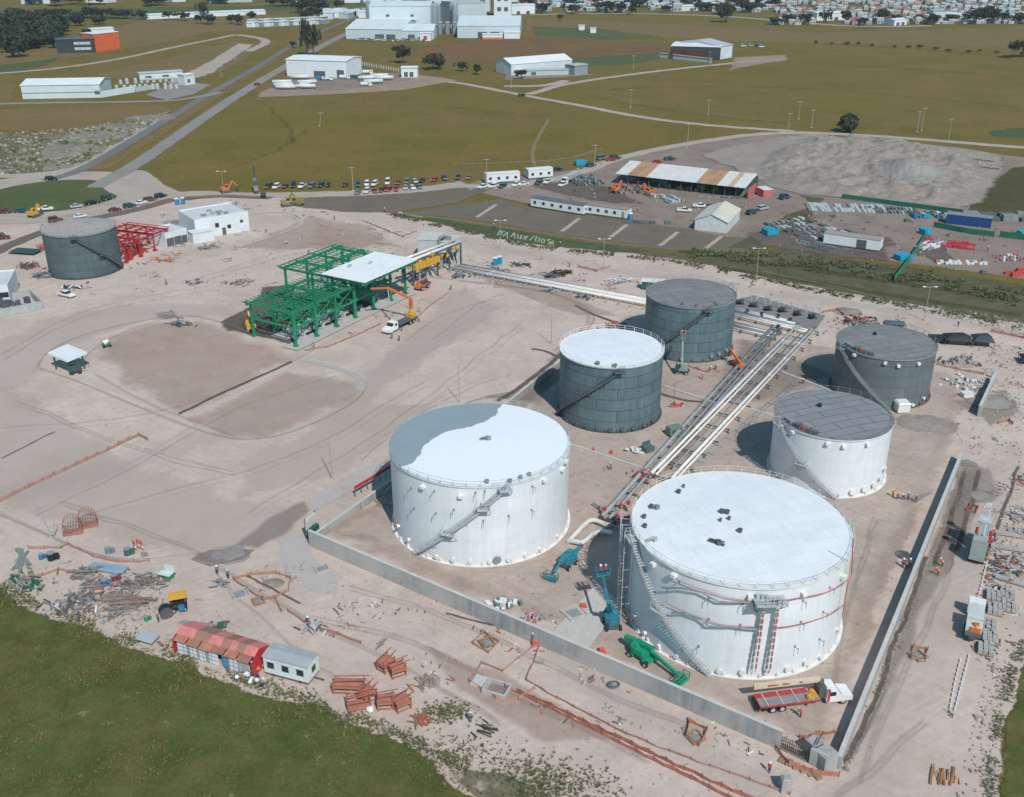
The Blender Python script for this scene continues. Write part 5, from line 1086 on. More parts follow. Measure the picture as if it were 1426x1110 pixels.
def loader(label, px, py, rz, mt=ORANGE, raise_=2.6, group='loaders and excavators', name='telehandler', cat='telehandler'):
    o = thing(name, label, cat, G(px, py), rz, group); m = MB(); m.side([(-2.3,.6),(-2.3,1.5),(-.6,1.6),(1.9,1.1),(2.2,.6)], -.75,.75); m.obj('body', mt, o); wheels4(o, 1.4, 1.0, .62, .45)
    m = MB(); m.side([(-.8,1.5),(-.7,2.5),(.4,2.5),(.7,1.4)], -.9,-.05); c = m.obj('cab', DSTEEL, o); m = MB(); m.side([(-.62,1.75),(-.58,2.3),(.32,2.3),(.5,1.75)], -.93,-.02); m.obj('window', GL, c)
    m = MB(); m.beam((-2.1,.45,1.9), (2.6,.45,raise_), .4, .45); m.beam((2.6,.45,raise_), (3.4,.45,raise_-1.6), .3); m.obj('boom', mt, o); m = MB(); m.beam((3.4,-.4,max(.3,raise_-1.7)), (3.4,1.3,max(.3,raise_-1.7)), .3, .6)
    for y in (-.1,1.0): m.beam((3.4,y,max(.2,raise_-1.9)), (4.5,y,max(.2,raise_-1.9)), .14)
    m.obj('fork', DSTEEL, o); return o
loader('orange telehandler with raised boom right of the all grey tank', 1026, 511, 1.9, raise_=3.4)
loader('orange telehandler at the right end of the green frame', 588, 402, 1.0)
def digger(label, px, py, rz, mt, reach=1.0, group='loaders and excavators'):
    o = thing('excavator', label, 'excavator', G(px, py), rz, group); m = MB()
    for y in (-1.0,1.0): m.side([(-1.9,.1),(-2.1,.5),(-1.8,.9),(1.8,.9),(2.1,.5),(1.9,.1)], y-.3, y+.3)
    m.obj('track', DSTEEL, o); m = MB(); m.box((-.5,0,1.0), (3.0,2.3,.95)); m.box((-1.6,0,1.9), (1.0,2.2,.4)); m.obj('body', mt, o); m = MB(); m.box((.5,.6,1.4), (1.4,1.0,1.6), taper=.85); c = m.obj('cab', mt, o); m = MB(); m.box((.62,.6,2.0), (1.36,1.04,.7), taper=.9); m.obj('window', GL, c)
    m = MB(); m.beam((.9,-.3,1.7), (3.4*reach,-.3,4.2), .4, .55); m.beam((3.4*reach,-.3,4.2), (5.6*reach,-.3,2.0), .32, .4); m.obj('boom', mt, o); m = MB(); m.side([(5.2*reach,.5),(6.2*reach,.6),(6.0*reach,1.9),(5.3*reach,1.9)], -.8,.2); m.obj('bucket', DSTEEL, o); return o
OLIVE = M((.30,.22,.06), .6, .2, 1)
digger('dull yellow excavator behind the site, left of a pair by the ditch', 400, 287, .4, OLIVE, .8); digger('dull yellow excavator behind the site, right of a pair by the ditch', 415, 286, 2.6, OLIVE, .8)
digger('yellow excavator inside the left end of the green frame', 349, 460, 2.0, YEL, .7); digger('small yellow excavator beside the roundabout lawn', 48, 302, 1.2, YEL, .6); digger('orange excavator left of the access road power tower', 315, 268, .6, ORANGE, .8); digger('orange drilling excavator in the contractors yard', 905, 272, 2.6, ORANGE, .8); digger('orange excavator among pipes in the contractors yard', 858, 268, .8, ORANGE, .7)
# drilling rig with the big shadow on the haul road
o = thing('drilling_rig', 'white and grey drilling rig with upright masts and workers on the right haul road', 'drilling rig', G(1362,770), ang(G(1362,790), G(1374,745))); m = MB(); m.box((0,0,.9), (8.2,2.3,.35)); m.box((-3,0,1.25), (2.2,2.2,3.4)); m.obj('carrier', M((.30,.33,.33), .6, .15, .8), o); add_wheels(o, (-3,-1.7,2.6), (-1.0,1.0), .5, .4)
m = MB()
for x in (-2.2,3.0):
    for dx in (-.4,.4):
        for y in (-.4,.4): m.beam((x+dx,y,1.2), (x+dx*.6,y*.6,7.2), .14)
    for k in range(7): z = 1.6+k*.8; m.beam((x-.38,-.38,z), (x+.38,-.38,z+.7), .08); m.beam((x+.38,.38,z), (x-.38,.38,z+.7), .08)
    m.box((x,0,7.2), (.9,.9,.5))
m.obj('mast', M((.55,.57,.56), .5, .12, .8), o); m = MB(); m.box((1.0,0,1.25), (2.2,1.9,4.6)); m.box((1.0,0,5.85), (2.3,2.0,.2)); m.obj('engine_house', M((.42,.45,.44), .6, .15, .8), o); m = MB(); m.tube((2.0,-1.2,1.2), (2.0,-1.2,3.4), .3, 8); m.tube((-.6,.9,1.3), (-.6,.9,5), .22, 8); m.obj('hydraulic_ram', RED, o); m = MB(); m.box((4.2,.3,.6), (1.3,1.3,1.1)); m.obj('water_box', OFFW, o)
# misc plant
o = thing('generator', 'pale green generator box on the bund floor between tanks and pipe rack', 'generator', G(938,606), .45); m = MB(); m.box((0,0,.5), (3.0,1.7,1.5)); m.box((0,0,2.0), (2.6,1.5,.12)); m.obj('housing', M((.14,.24,.17), .6, .15, .8), o); m = MB(); m.box((-.4,-.87,.9), (1.2,.05,.7)); m.box((.9,-.87,.9), (.6,.05,.7)); m.obj('vent_panel', DSTEEL, o); wheels4(o, .9, .8, .35, .2); m = MB(); m.beam((1.5,0,.6), (2.6,0,.5), .1); m.obj('drawbar', DSTEEL, o)
o = thing('compressor', 'yellow topped site machine with black engine left of the locker shed', 'site machine', G(250,848), .3); m = MB(); m.box((0,.2,2.3), (2.6,2.0,.18)); m.box((0,.2,2.48), (2.2,1.6,.1)); m.obj('canopy_top', YEL, o); m = MB(); m.box((0,0,.5), (2.4,1.5,1.0)); m.tube((-.9,-.7,.9), (.7,-.7,.9), .35, 10); m.obj('engine', BLACK, o); m = MB(); [m.beam((x,y,.5), (x,y,2.3), .1) for x in (-1,1) for y in (-.5,.9)]; m.obj('post', RUSTO, o); m = MB(); m.box((.4,-.9,.4), (.9,.6,.9)); m.box((-.9,.8,.4), (.7,.5,.8)); m.obj('panel', BLUE, o); wheels4(o, .8, .85, .4, .25)
o = thing('hose_drum', 'black round drum leaning beside the red gable of the lockers', 'drum', G(232,858), .5); m = MB(); m.tube((0,-.6,.9), (0,.6,.9), .9, 18); m.obj('barrel', BLACK, o); m = MB(); m.tube((0,-.7,.9), (0,-.6,.9), 1.0, 18); m.tube((0,.6,.9), (0,.7,.9), 1.0, 18); m.obj('flange', DSTEEL, o)
o = thing('work_table', 'green legged table with white board at the lower left', 'table', G(232,806), -.35); m = MB(); m.box((0,0,1.0), (2.2,1.3,.1)); m.box((.3,.75,1.0), (1.9,.08,1.2)); m.obj('board', M((.55,.63,.60), .5, .1, 1), o); m = MB(); [m.beam((x,y,0), (x,y,1.0), .12) for x in (-1,1) for y in (-.55,.55)]; m.box((.5,0,.3), (.9,.9,.6)); m.obj('leg', GREEN, o)
# ---------------------------------------------------------------- people
def make_body(pose):
    J = {'hip':(0,0,.95),'chest':(0,0,1.32),'neck':(0,0,1.5),'head':(0,.02,1.66),'top':(0,.02,1.75)}
    if pose == 'stand': arms = (((.2,0,1.42),(.27,.02,1.12),(.27,.12,.86)),); legs = (((.1,0,.9),(.11,.02,.5),(.11,-.02,.08),(.11,.14,.04)),)*2; lean = 0
    elif pose == 'walk': arms = (((.2,0,1.42),(.26,-.1,1.15),(.26,.08,.95)),); legs = (((.1,0,.9),(.11,.18,.52),(.11,.2,.08),(.11,.34,.04)), ((.1,0,.9),(.11,-.08,.5),(.11,-.26,.1),(.11,-.14,.04))); lean = .03
    else: arms = (((.2,.25,1.3),(.24,.45,1.05),(.2,.6,.85)),); legs = (((.1,0,.85),(.13,.1,.48),(.13,0,.08),(.13,.14,.04)),)*2; lean = .3
    if pose == 'bend': J = {'hip':(0,-.05,.9),'chest':(0,.2,1.22),'neck':(0,.33,1.36),'head':(0,.42,1.48),'top':(0,.47,1.55)}
    v, e, r = [], [], []
    def add(p, rad, par=None):
        v.append(p); r.append(rad); i = len(v)-1
        if par is not None: e.append((par, i))
        return i
    hip = add(J['hip'], .15); ch = add(J['chest'], .17, hip); nk = add(J['neck'], .065, ch); hd = add(J['head'], .105, nk); add(J['top'], .085, hd)
    for s, lg in ((-1, legs[0]), (1, legs[-1])):
        p = hip
        for q, rad in zip(lg, (.095,.075,.05,.045)): p = add((q[0]*s, q[1], q[2]), rad, p)
        p = ch
        for q, rad in zip(arms[0], (.065,.05,.04)): p = add((q[0]*s, q[1], q[2]), rad, p)
    me = bpy.data.meshes.new('body'); me.from_pydata(v, e, []); ob = bpy.data.objects.new('skin_source', me); COL.objects.link(ob)
    ob.modifiers.new('s', 'SKIN'); 
    for i, rad in enumerate(r): me.skin_vertices[0].data[i].radius = (rad, rad); me.skin_vertices[0].data[i].use_root = (i == 0)
    ob.modifiers.new('d', 'SUBSURF').levels = 1
    dg = bpy.context.evaluated_depsgraph_get(); out = bpy.data.meshes.new_from_object(ob.evaluated_get(dg)); bpy.data.objects.remove(ob); out.name = 'body'
    out.materials.clear()
    for mm in (SKIN, SHIRT, DENIM, BLACK): out.materials.append(mm)
    zt = J['hip'][2]+.02; hz = J['neck'][2]
    for f in out.polygons:
        c = f.center; f.use_smooth = True
        f.material_index = 3 if c.z < .12 else 2 if c.z < zt and abs(c.x) < .22 else 0 if (c.z > hz or (abs(c.x) > .2 and c.z < 1.0)) else 1
    vm = MB(); a, b = Vector(J['hip']), Vector(J['chest']); ax = (b-a)
    vm.tube(a+ax*.1, a+ax*1.25, .215, 10, r2=.205); hm = MB(); h = Vector(J['head']); hm.tube(h+Vector((0,0,.02)), h+Vector((0,0,.12)), .155, 10, r2=.11); hm.tube(h+Vector((0,0,.0)), h+Vector((0,.02,.03)), .185, 10)
    return out, {'o': vm.mesh('vest', VEST), 'r': vm.mesh('vest', VESTR), 'y': vm.mesh('vest', M((.55,.62,.05), .7, .1, 3))}, {'w': hm.mesh('hard_hat', HATW), 'y': hm.mesh('hard_hat', HATY), 'b': hm.mesh('hard_hat', M((.03,.10,.3), .4, .05, 3))}
BODY = {p: make_body(p) for p in ('stand', 'walk', 'bend')}
def person(px, py, label, vest='o', hat='w', pose='stand', rz=None, z=0.0):
    b, vs, hs = BODY[pose]; o = thing('person', label, 'person', G(px, py, z), R_.uniform(0, 6.28) if rz is None else rz, 'workers on the site')
    add_mesh('body', b, o)
    if vest: add_mesh('vest', vs[vest], o)
    add_mesh('hard_hat', hs[hat], o); return o
VN = {'o':'orange vest','r':'red vest','y':'yellow vest','':'dark clothes'}; HN = {'w':'white helmet','y':'yellow helmet','b':'blue helmet'}
PEOPLE = [(1071,1076,'r','w','stand','beside the small concrete pillar'),(1115,1000,'r','y','bend','beside the rear wheels of the red flatbed truck'),(1123,984,'o','y','stand','at the flatbed of the red truck'),
 (1243,693,'o','w','stand','in the group by the plate roofed tank, leftmost'),(1249,696,'o','y','bend','in the group by the plate roofed tank, second'),(1258,697,'r','w','bend','in the group by the plate roofed tank, third'),(1264,697,'','w','stand','in the group by the plate roofed tank, rightmost'),
 (1257,790,'','w','stand','in the crew at the right bund wall, leftmost'),(1262,793,'r','b','bend','in the crew at the right bund wall, middle'),(1266,790,'','w','stand','in the crew at the right bund wall, rightmost'),
 (1385,748,'o','w','bend','at the drilling rig, at its right front'),(1380,760,'r','w','stand','at the drilling rig, at its middle'),(1372,764,'r','y','stand','at the drilling rig, at its left'),(1366,782,'r','w','stand','at the drilling rig, at its rear'),(1312,790,'o','w','bend','between trench and haul road, upper'),(1306,802,'o','y','bend','between trench and haul road, lower'),
 (303,800,'','w','stand','left of the round orange fence'),(318,806,'','w','stand','left of the round orange fence, nearer'),(428,868,'','w','bend','at the pipes above the white cabin'),(221,866,'','y','stand','beside the black hose drum'),(655,1006,'','w','stand','in the weeds below the square orange fence'),
 (546,472,'','w','stand','in front of the crane truck, left'),(556,475,'r','w','stand','in front of the crane truck, right'),(438,484,'','y','bend','at the front corner of the green frame'),(628,404,'','w','stand','right of the orange telehandler'),(662,386,'','w','stand','by the white pipe run, left'),(634,388,'','y','stand','at the foot of the yellow manifold'),
 (793,372,'r','w','stand','behind the long pipe run'),(978,529,'o','w','stand','right of the grey tank boom lift'),(988,518,'','w','bend','at the foot of the all grey tank, left'),(996,516,'r','w','bend','at the foot of the all grey tank, right'),(466,306,'','w','stand','on the bare ground near the road'),(536,296,'r','w','stand','at the end of the green bank'),(371,325,'','w','stand','right of the white office'),(430,354,'','w','stand','behind the green frame'),(232,397,'','b','walk','on the track below the red frame'),(780,344,'','w','stand','beside the writing on the bank'),(1375,350,'','w','walk','near the pink stacks'),(1334,455,'','w','stand','by the dark tents'),
 (1275,700,'','y','walk','on the ground near the right wall'),(1118,535,'r','w','bend','left of the rusty seamed tank'),(1148,560,'r','w','stand','beside the shadow of the rusty seamed tank'),(888,296,'','w','stand','on the yard near the slope cabins'),(850,655,'','w','walk','near the pipe rack below the generator'),(742,895,'','w','stand','outside the front wall'),(688,318,'','w','stand','at the top of the writing bank')]
for px, py, vst, hat, pose, where in PEOPLE: person(px, py, 'worker in %s and %s %s' % (VN[vst], HN[hat], where), vst, hat, pose)
person(836, 800, 'worker in red vest in the raised blue basket, left one', 'r', 'w', z=6.6); person(843, 800, 'worker in red vest in the raised blue basket, right one', 'r', 'w', z=6.6)
person(949, 470, 'worker in orange vest in the basket at the grey tank, left one', 'o', 'w', z=8.4); person(954, 470, 'worker in orange vest in the basket at the grey tank, right one', 'o', 'y', z=8.4)
# ---------------------------------------------------------------- poles and wires
def pole(name, label, px, py, h, r=.14, mt=None, top=None, lean=None, group='poles', cat='pole'):
    o = thing(name, label, cat, G(px, py), 0, group); m = MB(); tp = Vector(lean or (0,0,0))+Vector((0,0,h)); m.tube((0,0,0), tp, r, 8, r2=r*.6); m.obj('shaft', mt or GALV, o); m = MB(); m.box((0,0,0), (r*5,r*5,.3)); m.obj('footing', m_conc, o)
    if top == 'lamp':
        m = MB()
        for s in (-1,1): m.beam(tp, tp+Vector((s*1.3,0,.15)), .1)
        m.obj('arm', GALV, o)
        for s in (-1,1): m = MB(); m.box(tp+Vector((s*1.5,0,.05)), (.8,.4,.2)); m.obj('lamp_head', OFFW, o)
    elif top == 'cross':
        m = MB(); m.beam(tp+Vector((-1.2,0,-.4)), tp+Vector((1.2,0,-.4)), .14); m.obj('cross_arm', GALV, o); m = MB()
        for s in (-1,0,1): m.tube(tp+Vector((s,0,-.35)), tp+Vector((s,0,0)), .07, 6)
        m.obj('insulator', DSTEEL, o)
    elif top == 'tip': m = MB(); m.tube(tp, tp+Vector((0,0,.7)), .05, 6); m.obj('tip', GALV, o)
    return o
GPOST = M((.34,.33,.31), .7, .15, 1)
pole('lightning_mast', 'thin grey lightning mast behind the half painted tank', 640,560,8.5,.10,GPOST,'tip'); pole('lightning_mast', 'thin grey lightning mast left of the white roofed grey tank', 768,479,7.5,.12,GPOST,'tip'); pole('lightning_mast', 'thin grey mast with buckets near the left bund wall sign', 463,668,9.2,.10,GPOST,'tip')
pole('leaning_post', 'leaning grey post beside the wire frames at far left', 73,748,9,.12,GPOST,None,(-2.6,.6,0)); pole('leaning_post', 'short crooked grey post next to the leaning post at left', 75,748,3.6,.10,GPOST,None,(.6,.3,0))
for px, py, l in ((1053,388,'double headed lamp post on the bank, right of the grey tank'),(1287,446,'double headed lamp post by the dark tents'),(840,374,'double headed lamp post by the pipe run'),(312,272,'double headed lamp post left of the access road'),(697,346,'double headed lamp post beside the writing')): pole('lamp_post', l, px, py, 9, .10, GPOST, 'lamp', group='double lamp posts', cat='lamp post')
UP_ = [(492,266,9.4,'left of the parked car rows'),(678,256,10,'above the left white road cabin'),(828,236,10.4,'behind the contractors yard'),(957,206,11,'behind the long open shed'),(1097,190,11,'at the left foot of the gravel heap'),(1112,166,9,'in the field left of the lone bush, first'),(1130,178,9,'in the field left of the lone bush, second'),(1277,184,10,'in the field right of the lone bush, left of a pair'),(1283,182,11,'in the field right of the lone bush, right of a pair'),(1320,198,11,'by the lane at the right'),(878,150,10,'in the middle field'),(882,96,9,'beside the far dirt road'),(986,160,8,'in the right field'),(712,122,9,'near the far gabled shed'),(308,106,9,'beside the avenue, lower'),(328,84,9,'beside the avenue, upper'),(988,88,8,'in front of the dark far building'),(445,176,7,'leaning alone in the middle field')]
for k, (px, py, h, wh) in enumerate(UP_): pole('utility_pole', 'pale utility pole %s' % wh, px, py, h, .16, GPOST, 'cross', (1.2,0,0) if px == 445 else None, 'utility poles', 'utility pole')
o = thing('power_tower', 'dark lattice post with equipment at the left end of the access road', 'power tower', G(357,270)); m = MB()
for x in (-.5,.5):
    for y in (-.5,.5): m.beam((x,y,0), (x*.3,y*.3,11), .2)
for k in range(9): z = k*1.2; m.beam((-.5+.04*k,-.5,z), (.45-.04*k,-.5,z+1.2), .12); m.beam((.5-.04*k,-.5,z), (-.45+.04*k,-.5,z+1.2), .12)
m.obj('lattice', DSTEEL, o); m = MB(); m.box((.2,0,1.2), (1.6,1.3,2.0)); m.box((0,0,5), (1.1,1.0,1.3)); m.obj('switch_box', STEEL, o)
o = thing('dark_cabinet', 'small dark cabinet right of the lattice post', 'cabinet', G(367,276)); m = MB(); m.box((0,0,0), (1.8,1.2,2.0)); m.obj('body', BLACK, o); m = MB(); m.box((0,0,2.0), (2.0,1.4,.15)); m.obj('lid', DSTEEL, o)
WP = [(357,270,11),(492,266,9.2),(678,256,9.8),(828,236,10.2),(957,206,10.8)]
for k, (a, b) in enumerate(zip(WP, WP[1:])):
    p, q = G(a[0],a[1],a[2]), G(b[0],b[1],b[2]); m = MB(); pts = [p.lerp(q, i/12)-Vector((0,0,4*(i/12)*(1-i/12)*1.4)) for i in range(13)]
    m.path(pts, .05, 4); tag(m.obj('overhead_wire', GPOST), 'thin overhead wire span between utility poles, %s' % ORD[k], 'wire', 'overhead wires')
# ---------------------------------------------------------------- orange safety fences
NET = M((.46,.165,.11), .85, .3, 1.2); NETP = M((.42,.225,.18), .85, .2, 1.2)
PM = {}
def put_post(o, p, h, w_):
    k = (round(h, 2), w_)
    if k not in PM: m = MB(); m.beam((0,0,0), (0,0,h), w_); PM[k] = m.mesh('post', DSTEEL)
    c = add_mesh('post', PM[k], o); c.location = p
def fence(label, px, h=.9, closed=False, mt=None, post=2.4):
    P = [G(*q) for q in px]; 
    if closed: P.append(P[0])
    h *= .85; b = P[0]; o = thing('safety_fence', label, 'safety fence', b, 0, 'orange safety fences'); m = MB(); s = MB(); rr = random.Random(int(px[0][0])); mats = mt or NET
    for p, q in zip(P, P[1:]):
        L = (q-p).length; n = max(1, int(L/post))
        for k in range(n):
            a = p.lerp(q, k/n)-b; c = p.lerp(q, (k+1)/n)-b; ha, hc = h*rr.uniform(.75,1.05), h*rr.uniform(.75,1.05); mid = (a+c)/2+Vector((rr.uniform(-.15,.15), rr.uniform(-.15,.15), 0)); hm = min(ha, hc)*rr.uniform(.6,.95)
            for (u, hu), (w_, hw) in (((a,ha),(mid,hm)),((mid,hm),(c,hc))):
                d = (w_-u); 
                if d.length < .01: continue
                t = Vector((-d.y, d.x, 0)).normalized()*.025
                m.grid8([u-t+Vector((0,0,.1)), w_-t+Vector((0,0,.1)), w_+t+Vector((0,0,.1)), u+t+Vector((0,0,.1)), u-t+Vector((0,0,hu)), w_-t+Vector((0,0,hw)), w_+t+Vector((0,0,hw)), u+t+Vector((0,0,hu))])
            put_post(o, a, h*1.15, .08)
    put_post(o, P[-1]-b, h*1.15, .08); m.obj('netting', mats, o); return o
FE = [('faded orange fence running in from the left edge of the site', [(0,699),(60,670),(122,641),(193,607),(206,614)], 1.0, 0, NETP),
 ('bright orange fence along the trench, left row at the bottom', [(703,958),(770,990),(862,1036),(962,1085),(1040,1125)], .9, 0, NET), ('bright orange fence along the trench, right row at the bottom', [(722,964),(790,995),(880,1038),(978,1084),(1060,1120)], .9, 0, NET),
 ('thin faded fence ending at a red drum by the front wall', [(653,950),(671,924),(700,936),(742,902),(752,899),(733,948),(776,973),(872,1023),(962,1058),(1100,1107)], .55, 0, NETP), ('faded fence around the concrete pit', [(653,950),(690,974),(722,974),(745,960)], .7, 0, NETP),
 ('small square faded fence in front of the wall, upper', [(658,897),(673,881),(695,895),(680,910)], .7, 1, NETP), ('small square orange fence in front of the wall, lower', [(955,1027),(960,1006),(985,1017),(973,1040)], .9, 1, NET),
 ('round faded orange fence around a sand heap', [(325,808),(350,801),(385,799),(405,807),(402,823),(382,834),(366,836),(345,822)], .8, 1, NETP), ('short orange fence hanging off the round fence', [(385,837),(389,848),(392,853)], .9, 0, NET), ('orange fence going down right above the white cabin', [(401,852),(425,869),(440,874),(470,884),(503,897)], .7, 0, NETP),
 ('orange fence around the unfinished wall corner', [(1074,1028),(1085,1050),(1098,1066),(1130,1078),(1168,1082)], 1.0, 0, NET), ('orange fence inside the wall corner behind the truck', [(1113,1028),(1140,1024),(1166,1021)], .9, 0, NET),
 ('orange fence on the left at the debris, upper', [(40,764),(85,764),(95,758),(130,776),(165,783),(208,782)], .7, 0, NETP), ('orange fence on the left at the debris, lower', [(30,808),(60,802),(82,794),(105,798)], .7, 0, NETP),
 ('square of orange fence on the haul road, upper', [(1345,712),(1352,704),(1362,708),(1358,716)], .8, 1, NET), ('square of orange fence on the haul road, lower', [(1268,918),(1272,902),(1292,906),(1288,922)], .8, 1, NETP), ('orange fence scraps beside the short wall', [(1390,590),(1405,586),(1410,592)], .9, 0, NET),
 ('orange fence by the far dark tents', [(1380,462),(1410,468),(1440,475)], .9, 0, NET), ('orange fence around a dig by the pump row', [(1145,436),(1165,432),(1175,440)], .9, 0, NET), ('pink fence right of the rusty seamed tank', [(1305,508),(1330,514),(1370,522)], .8, 0, NETP),
 ('orange fence heap near the far end of the long pipe run', [(805,372),(830,378),(850,372)], .9, 0, NETP), ('orange fence at the foot of the all grey tank', [(958,512),(985,520),(1002,520)], 1.0, 0, NETP), ('orange fence on the rear bare ground', [(505,308),(530,318),(560,330),(580,322)], .6, 0, NETP),
 ('orange fence in front of the green frame', [(432,487),(455,484),(490,470),(530,452)], .6, 0, NETP), ('orange fence beside the crane truck', [(575,448),(600,425),(625,408)], .5, 0, NETP), ('orange fence at the lower right haul road kerb', [(1320,992),(1326,1000)], .8, 0, NET), ('orange fence near the left bund wall', [(515,694),(530,704),(560,712)], .6, 0, NETP)]
for l, p, h, c, mt in FE: fence(l, p, h, bool(c), mt)
p, q = G(495,692), G(546,661); o = thing('red_barrier', 'bright red barrier rail on the left bund wall', 'barrier', p, ang(p, q)); L = (q-p).length; m = MB(); m.beam((0,0,1.9), (L,0,1.9), .25, .5); m.obj('rail', RED, o); [put_post(o, (L*k/6,0,0), 1.7, .1) for k in range(7)]
o = thing('notice_board', 'white notice board on posts over a green base at the wall corner', 'notice board', G(434,744), ang(G(420,740), G(436,726))); m = MB(); m.box((0,0,1.6), (3.0,.12,2.0)); m.obj('board', M((.62,.60,.54), .6, .08, 1), o); m = MB(); [m.box((0,-.09,1.9+k*.38), (2.5,.03,.09)) for k in range(4)]; m.obj('faded_line', M((.36,.35,.33), .7, .1, 1), o); [put_post(o, (x,.05,0), 3.9, .14) for x in (-1.5,1.5)]; m = MB(); m.box((.1,-.3,.1), (3.0,.5,1.2)); m.obj('base', DGREEN, o)
# ---------------------------------------------------------------- heaps, stacks and clutter
def at_box(name, label, cat, px, py, d, rz, parts, group=None):
    o = thing(name, label, cat, G(px, py), rz, group)
    for nm, mt, fn in parts: m = MB(); fn(m); m.obj(nm, mt, o)
    return o
rr = random.Random(77)
def frame_stack(m, w, d, h):
    for x in (-w/2,w/2):
        for y in (-d/2,d/2): m.beam((x,y,0), (x,y,h), .13)
    for z in (.3, h*.75):
        m.beam((-w/2,-d/2,z), (w/2,-d/2,z), .12); m.beam((-w/2,d/2,z), (w/2,d/2,z), .12); m.beam((-w/2,-d/2,z), (-w/2,d/2,z), .12); m.beam((w/2,-d/2,z), (w/2,d/2,z), .12)
TERRA = M((.40,.135,.085), .75, .2, .8)
for k, (px, py, l, w, d, h, rz) in enumerate(((538,931,'uppermost left','2',0,0,.6),(554,939,'uppermost right','2',0,0,.6),(486,962,'leftmost long','4',0,0,.2),(512,975,'middle','2',0,0,.5),(537,984,'lower middle','2',0,0,.5),(560,986,'lower right','2',0,0,.6),(500,985,'lower left flat','3',0,0,.2))):
    w = float(w); o = thing('scaffold_frame', 'terracotta painted steel frame, %s of the heap at the meadow edge' % l, 'scaffold frame', G(px, py), rz+rr.uniform(-.5,.5), 'terracotta frames'); m = MB(); frame_stack(m, w, 1.5, 1.9); m.obj('frame', TERRA, o); m = MB(); m.box((0,0,.9 if k != 6 else .2), (w*.96,1.45,.5)); m.obj('panel', M((.44,.17,.115), .75, .2, .8), o); m = MB(); [m.beam((-w/2,y,2.0), (w/2+.8,y+.2,2.2), .12) for y in (-.5,.5)]; m.obj('crossbar', TERRA, o)
at_box('white_sack', 'white sack among the terracotta frames', 'sack', 516, 990, 1, 0, [('bag', CAB, lambda m: m.blob((0,0,.35), .6, 3, 0, 8, 5, .2, .6))])
for px, py, l in ((102,742,'left'),(123,732,'right')):
    o = thing('wire_cage', 'standing rust pink wire cage near the leaning post, %s one' % l, 'rebar cage', G(px, py), .3, 'rust pink wire cages'); m = MB()
    for y in (-.7,.7): pts = [(math.cos(t)*1.5, y, 1.2+math.sin(t)*2.2 if t > 0 else 0) for t in [PI*k/10 for k in range(11)]]; m.path([Vector((-1.5,y,0))]+[Vector(p) for p in pts]+[Vector((1.5,y,0))], .07, 5)
    for k in range(11): t = PI*k/10; m.beam((math.cos(t)*1.5,-.7,1.2+math.sin(t)*2.2), (math.cos(t)*1.5,.7,1.2+math.sin(t)*2.2), .06); m.beam((math.cos(t)*1.1,-.7,.2), (math.cos(t)*1.5,.7,1.2+math.sin(t)*2.2), .06)
    m.obj('bar', M((.34,.17,.13), .8, .2, 1), o); m = MB(); m.box((0,0,0), (3.2,1.7,.35)); m.obj('base', M((.34,.15,.11), .8, .2, 1), o)
def pile(name, label, cat, px, py, n, spread, lens, mats, w=.16, zmax=.7, group=None, rz=None, rz_j=1.2, fl=1.0):
    m = MB(); r2 = random.Random(int(px*7+py)); b = R_.uniform(0,3) if rz is None else rz
    for k in range(n):
        a = b+r2.gauss(0, rz_j*.5); p = Vector((r2.gauss(0,spread), r2.gauss(0,spread*.7), r2.uniform(.05,zmax))); L = r2.uniform(*lens)
        m.beam(p-dirv(a)*L/2, p+dirv(a)*L/2+Vector((0,0,r2.uniform(-.2,.2))), w*r2.uniform(.7,1.8), w*fl, r2.randrange(len(mats)))
    mats = list(mats)+[M((.36,.295,.25), .95, .15, .8)]; m.blob((0,0,.0), spread*1.15, int(px), len(mats)-1, 12, 5, .3, .06)
    o = m.obj(name, mats); o.location = G(px, py); return tag(o, label, cat, group)
DW = M((.22,.16,.125), .9, .3, 1.5); GW = M((.29,.25,.22), .9, .3, 1.5)
TP = [(120,800,'upper, behind the blue tarpaulin'),(135,815,'middle of the debris strip'),(158,832,'lower, long brown boards'),(185,815,'right, under the white bags'),(165,850,'lowest, near the meadow'),(112,835,'left, by the white wrapped scraps'),(208,812,'rightmost, near the green table')]
for px, py, l in TP: pile('timber_heap', 'jumbled timber and formwork heap, %s' % l, 'timber heap', px, py, 46, 1.2, (.5,2.2), [DW, M((.17,.125,.10), .9, .3, 1.5), GW, STEEL], .12, .6, 'timber heaps in the debris strip')
pile('timber_heap', 'long brown boards lying flat in the debris strip', 'timber heap', 172, 838, 26, 1.1, (3,6), [DW, M((.27,.19,.15), .9, .3, 1)], .2, .6, 'timber heaps in the debris strip', -.25, .5)
pile('scrap_heap', 'grey scrap heap with pale sheets at the meadow edge, left', 'scrap heap', 100, 845, 60, 2.0, (.5,1.8), [STEEL, GW, DW, CAB, DSTEEL], .16, .6); pile('scrap_heap', 'grey scrap heap beside the left orange fence', 'scrap heap', 36, 812, 50, 1.6, (.6,2.2), [STEEL, GW, DGREEN], .2, .8)
pile('pipe_bundle', 'crossed grey green pipes at the left edge', 'pipe bundle', 30, 780, 7, .8, (5,7), [M((.20,.23,.21), .6, .15, 1)], .3, .5, None, -1.2, .5)
o = at_box('blue_tarpaulin', 'flat pale blue sheeting lying on the debris strip', 'tarpaulin', 150, 793, 1, -.22, [('sheet', M((.24,.36,.42), .5, .15, .6), lambda m: (m.box((0,0,.25), (6.4,2.0,.12)), m.box((.3,.1,.37), (3,1.7,.05))))])
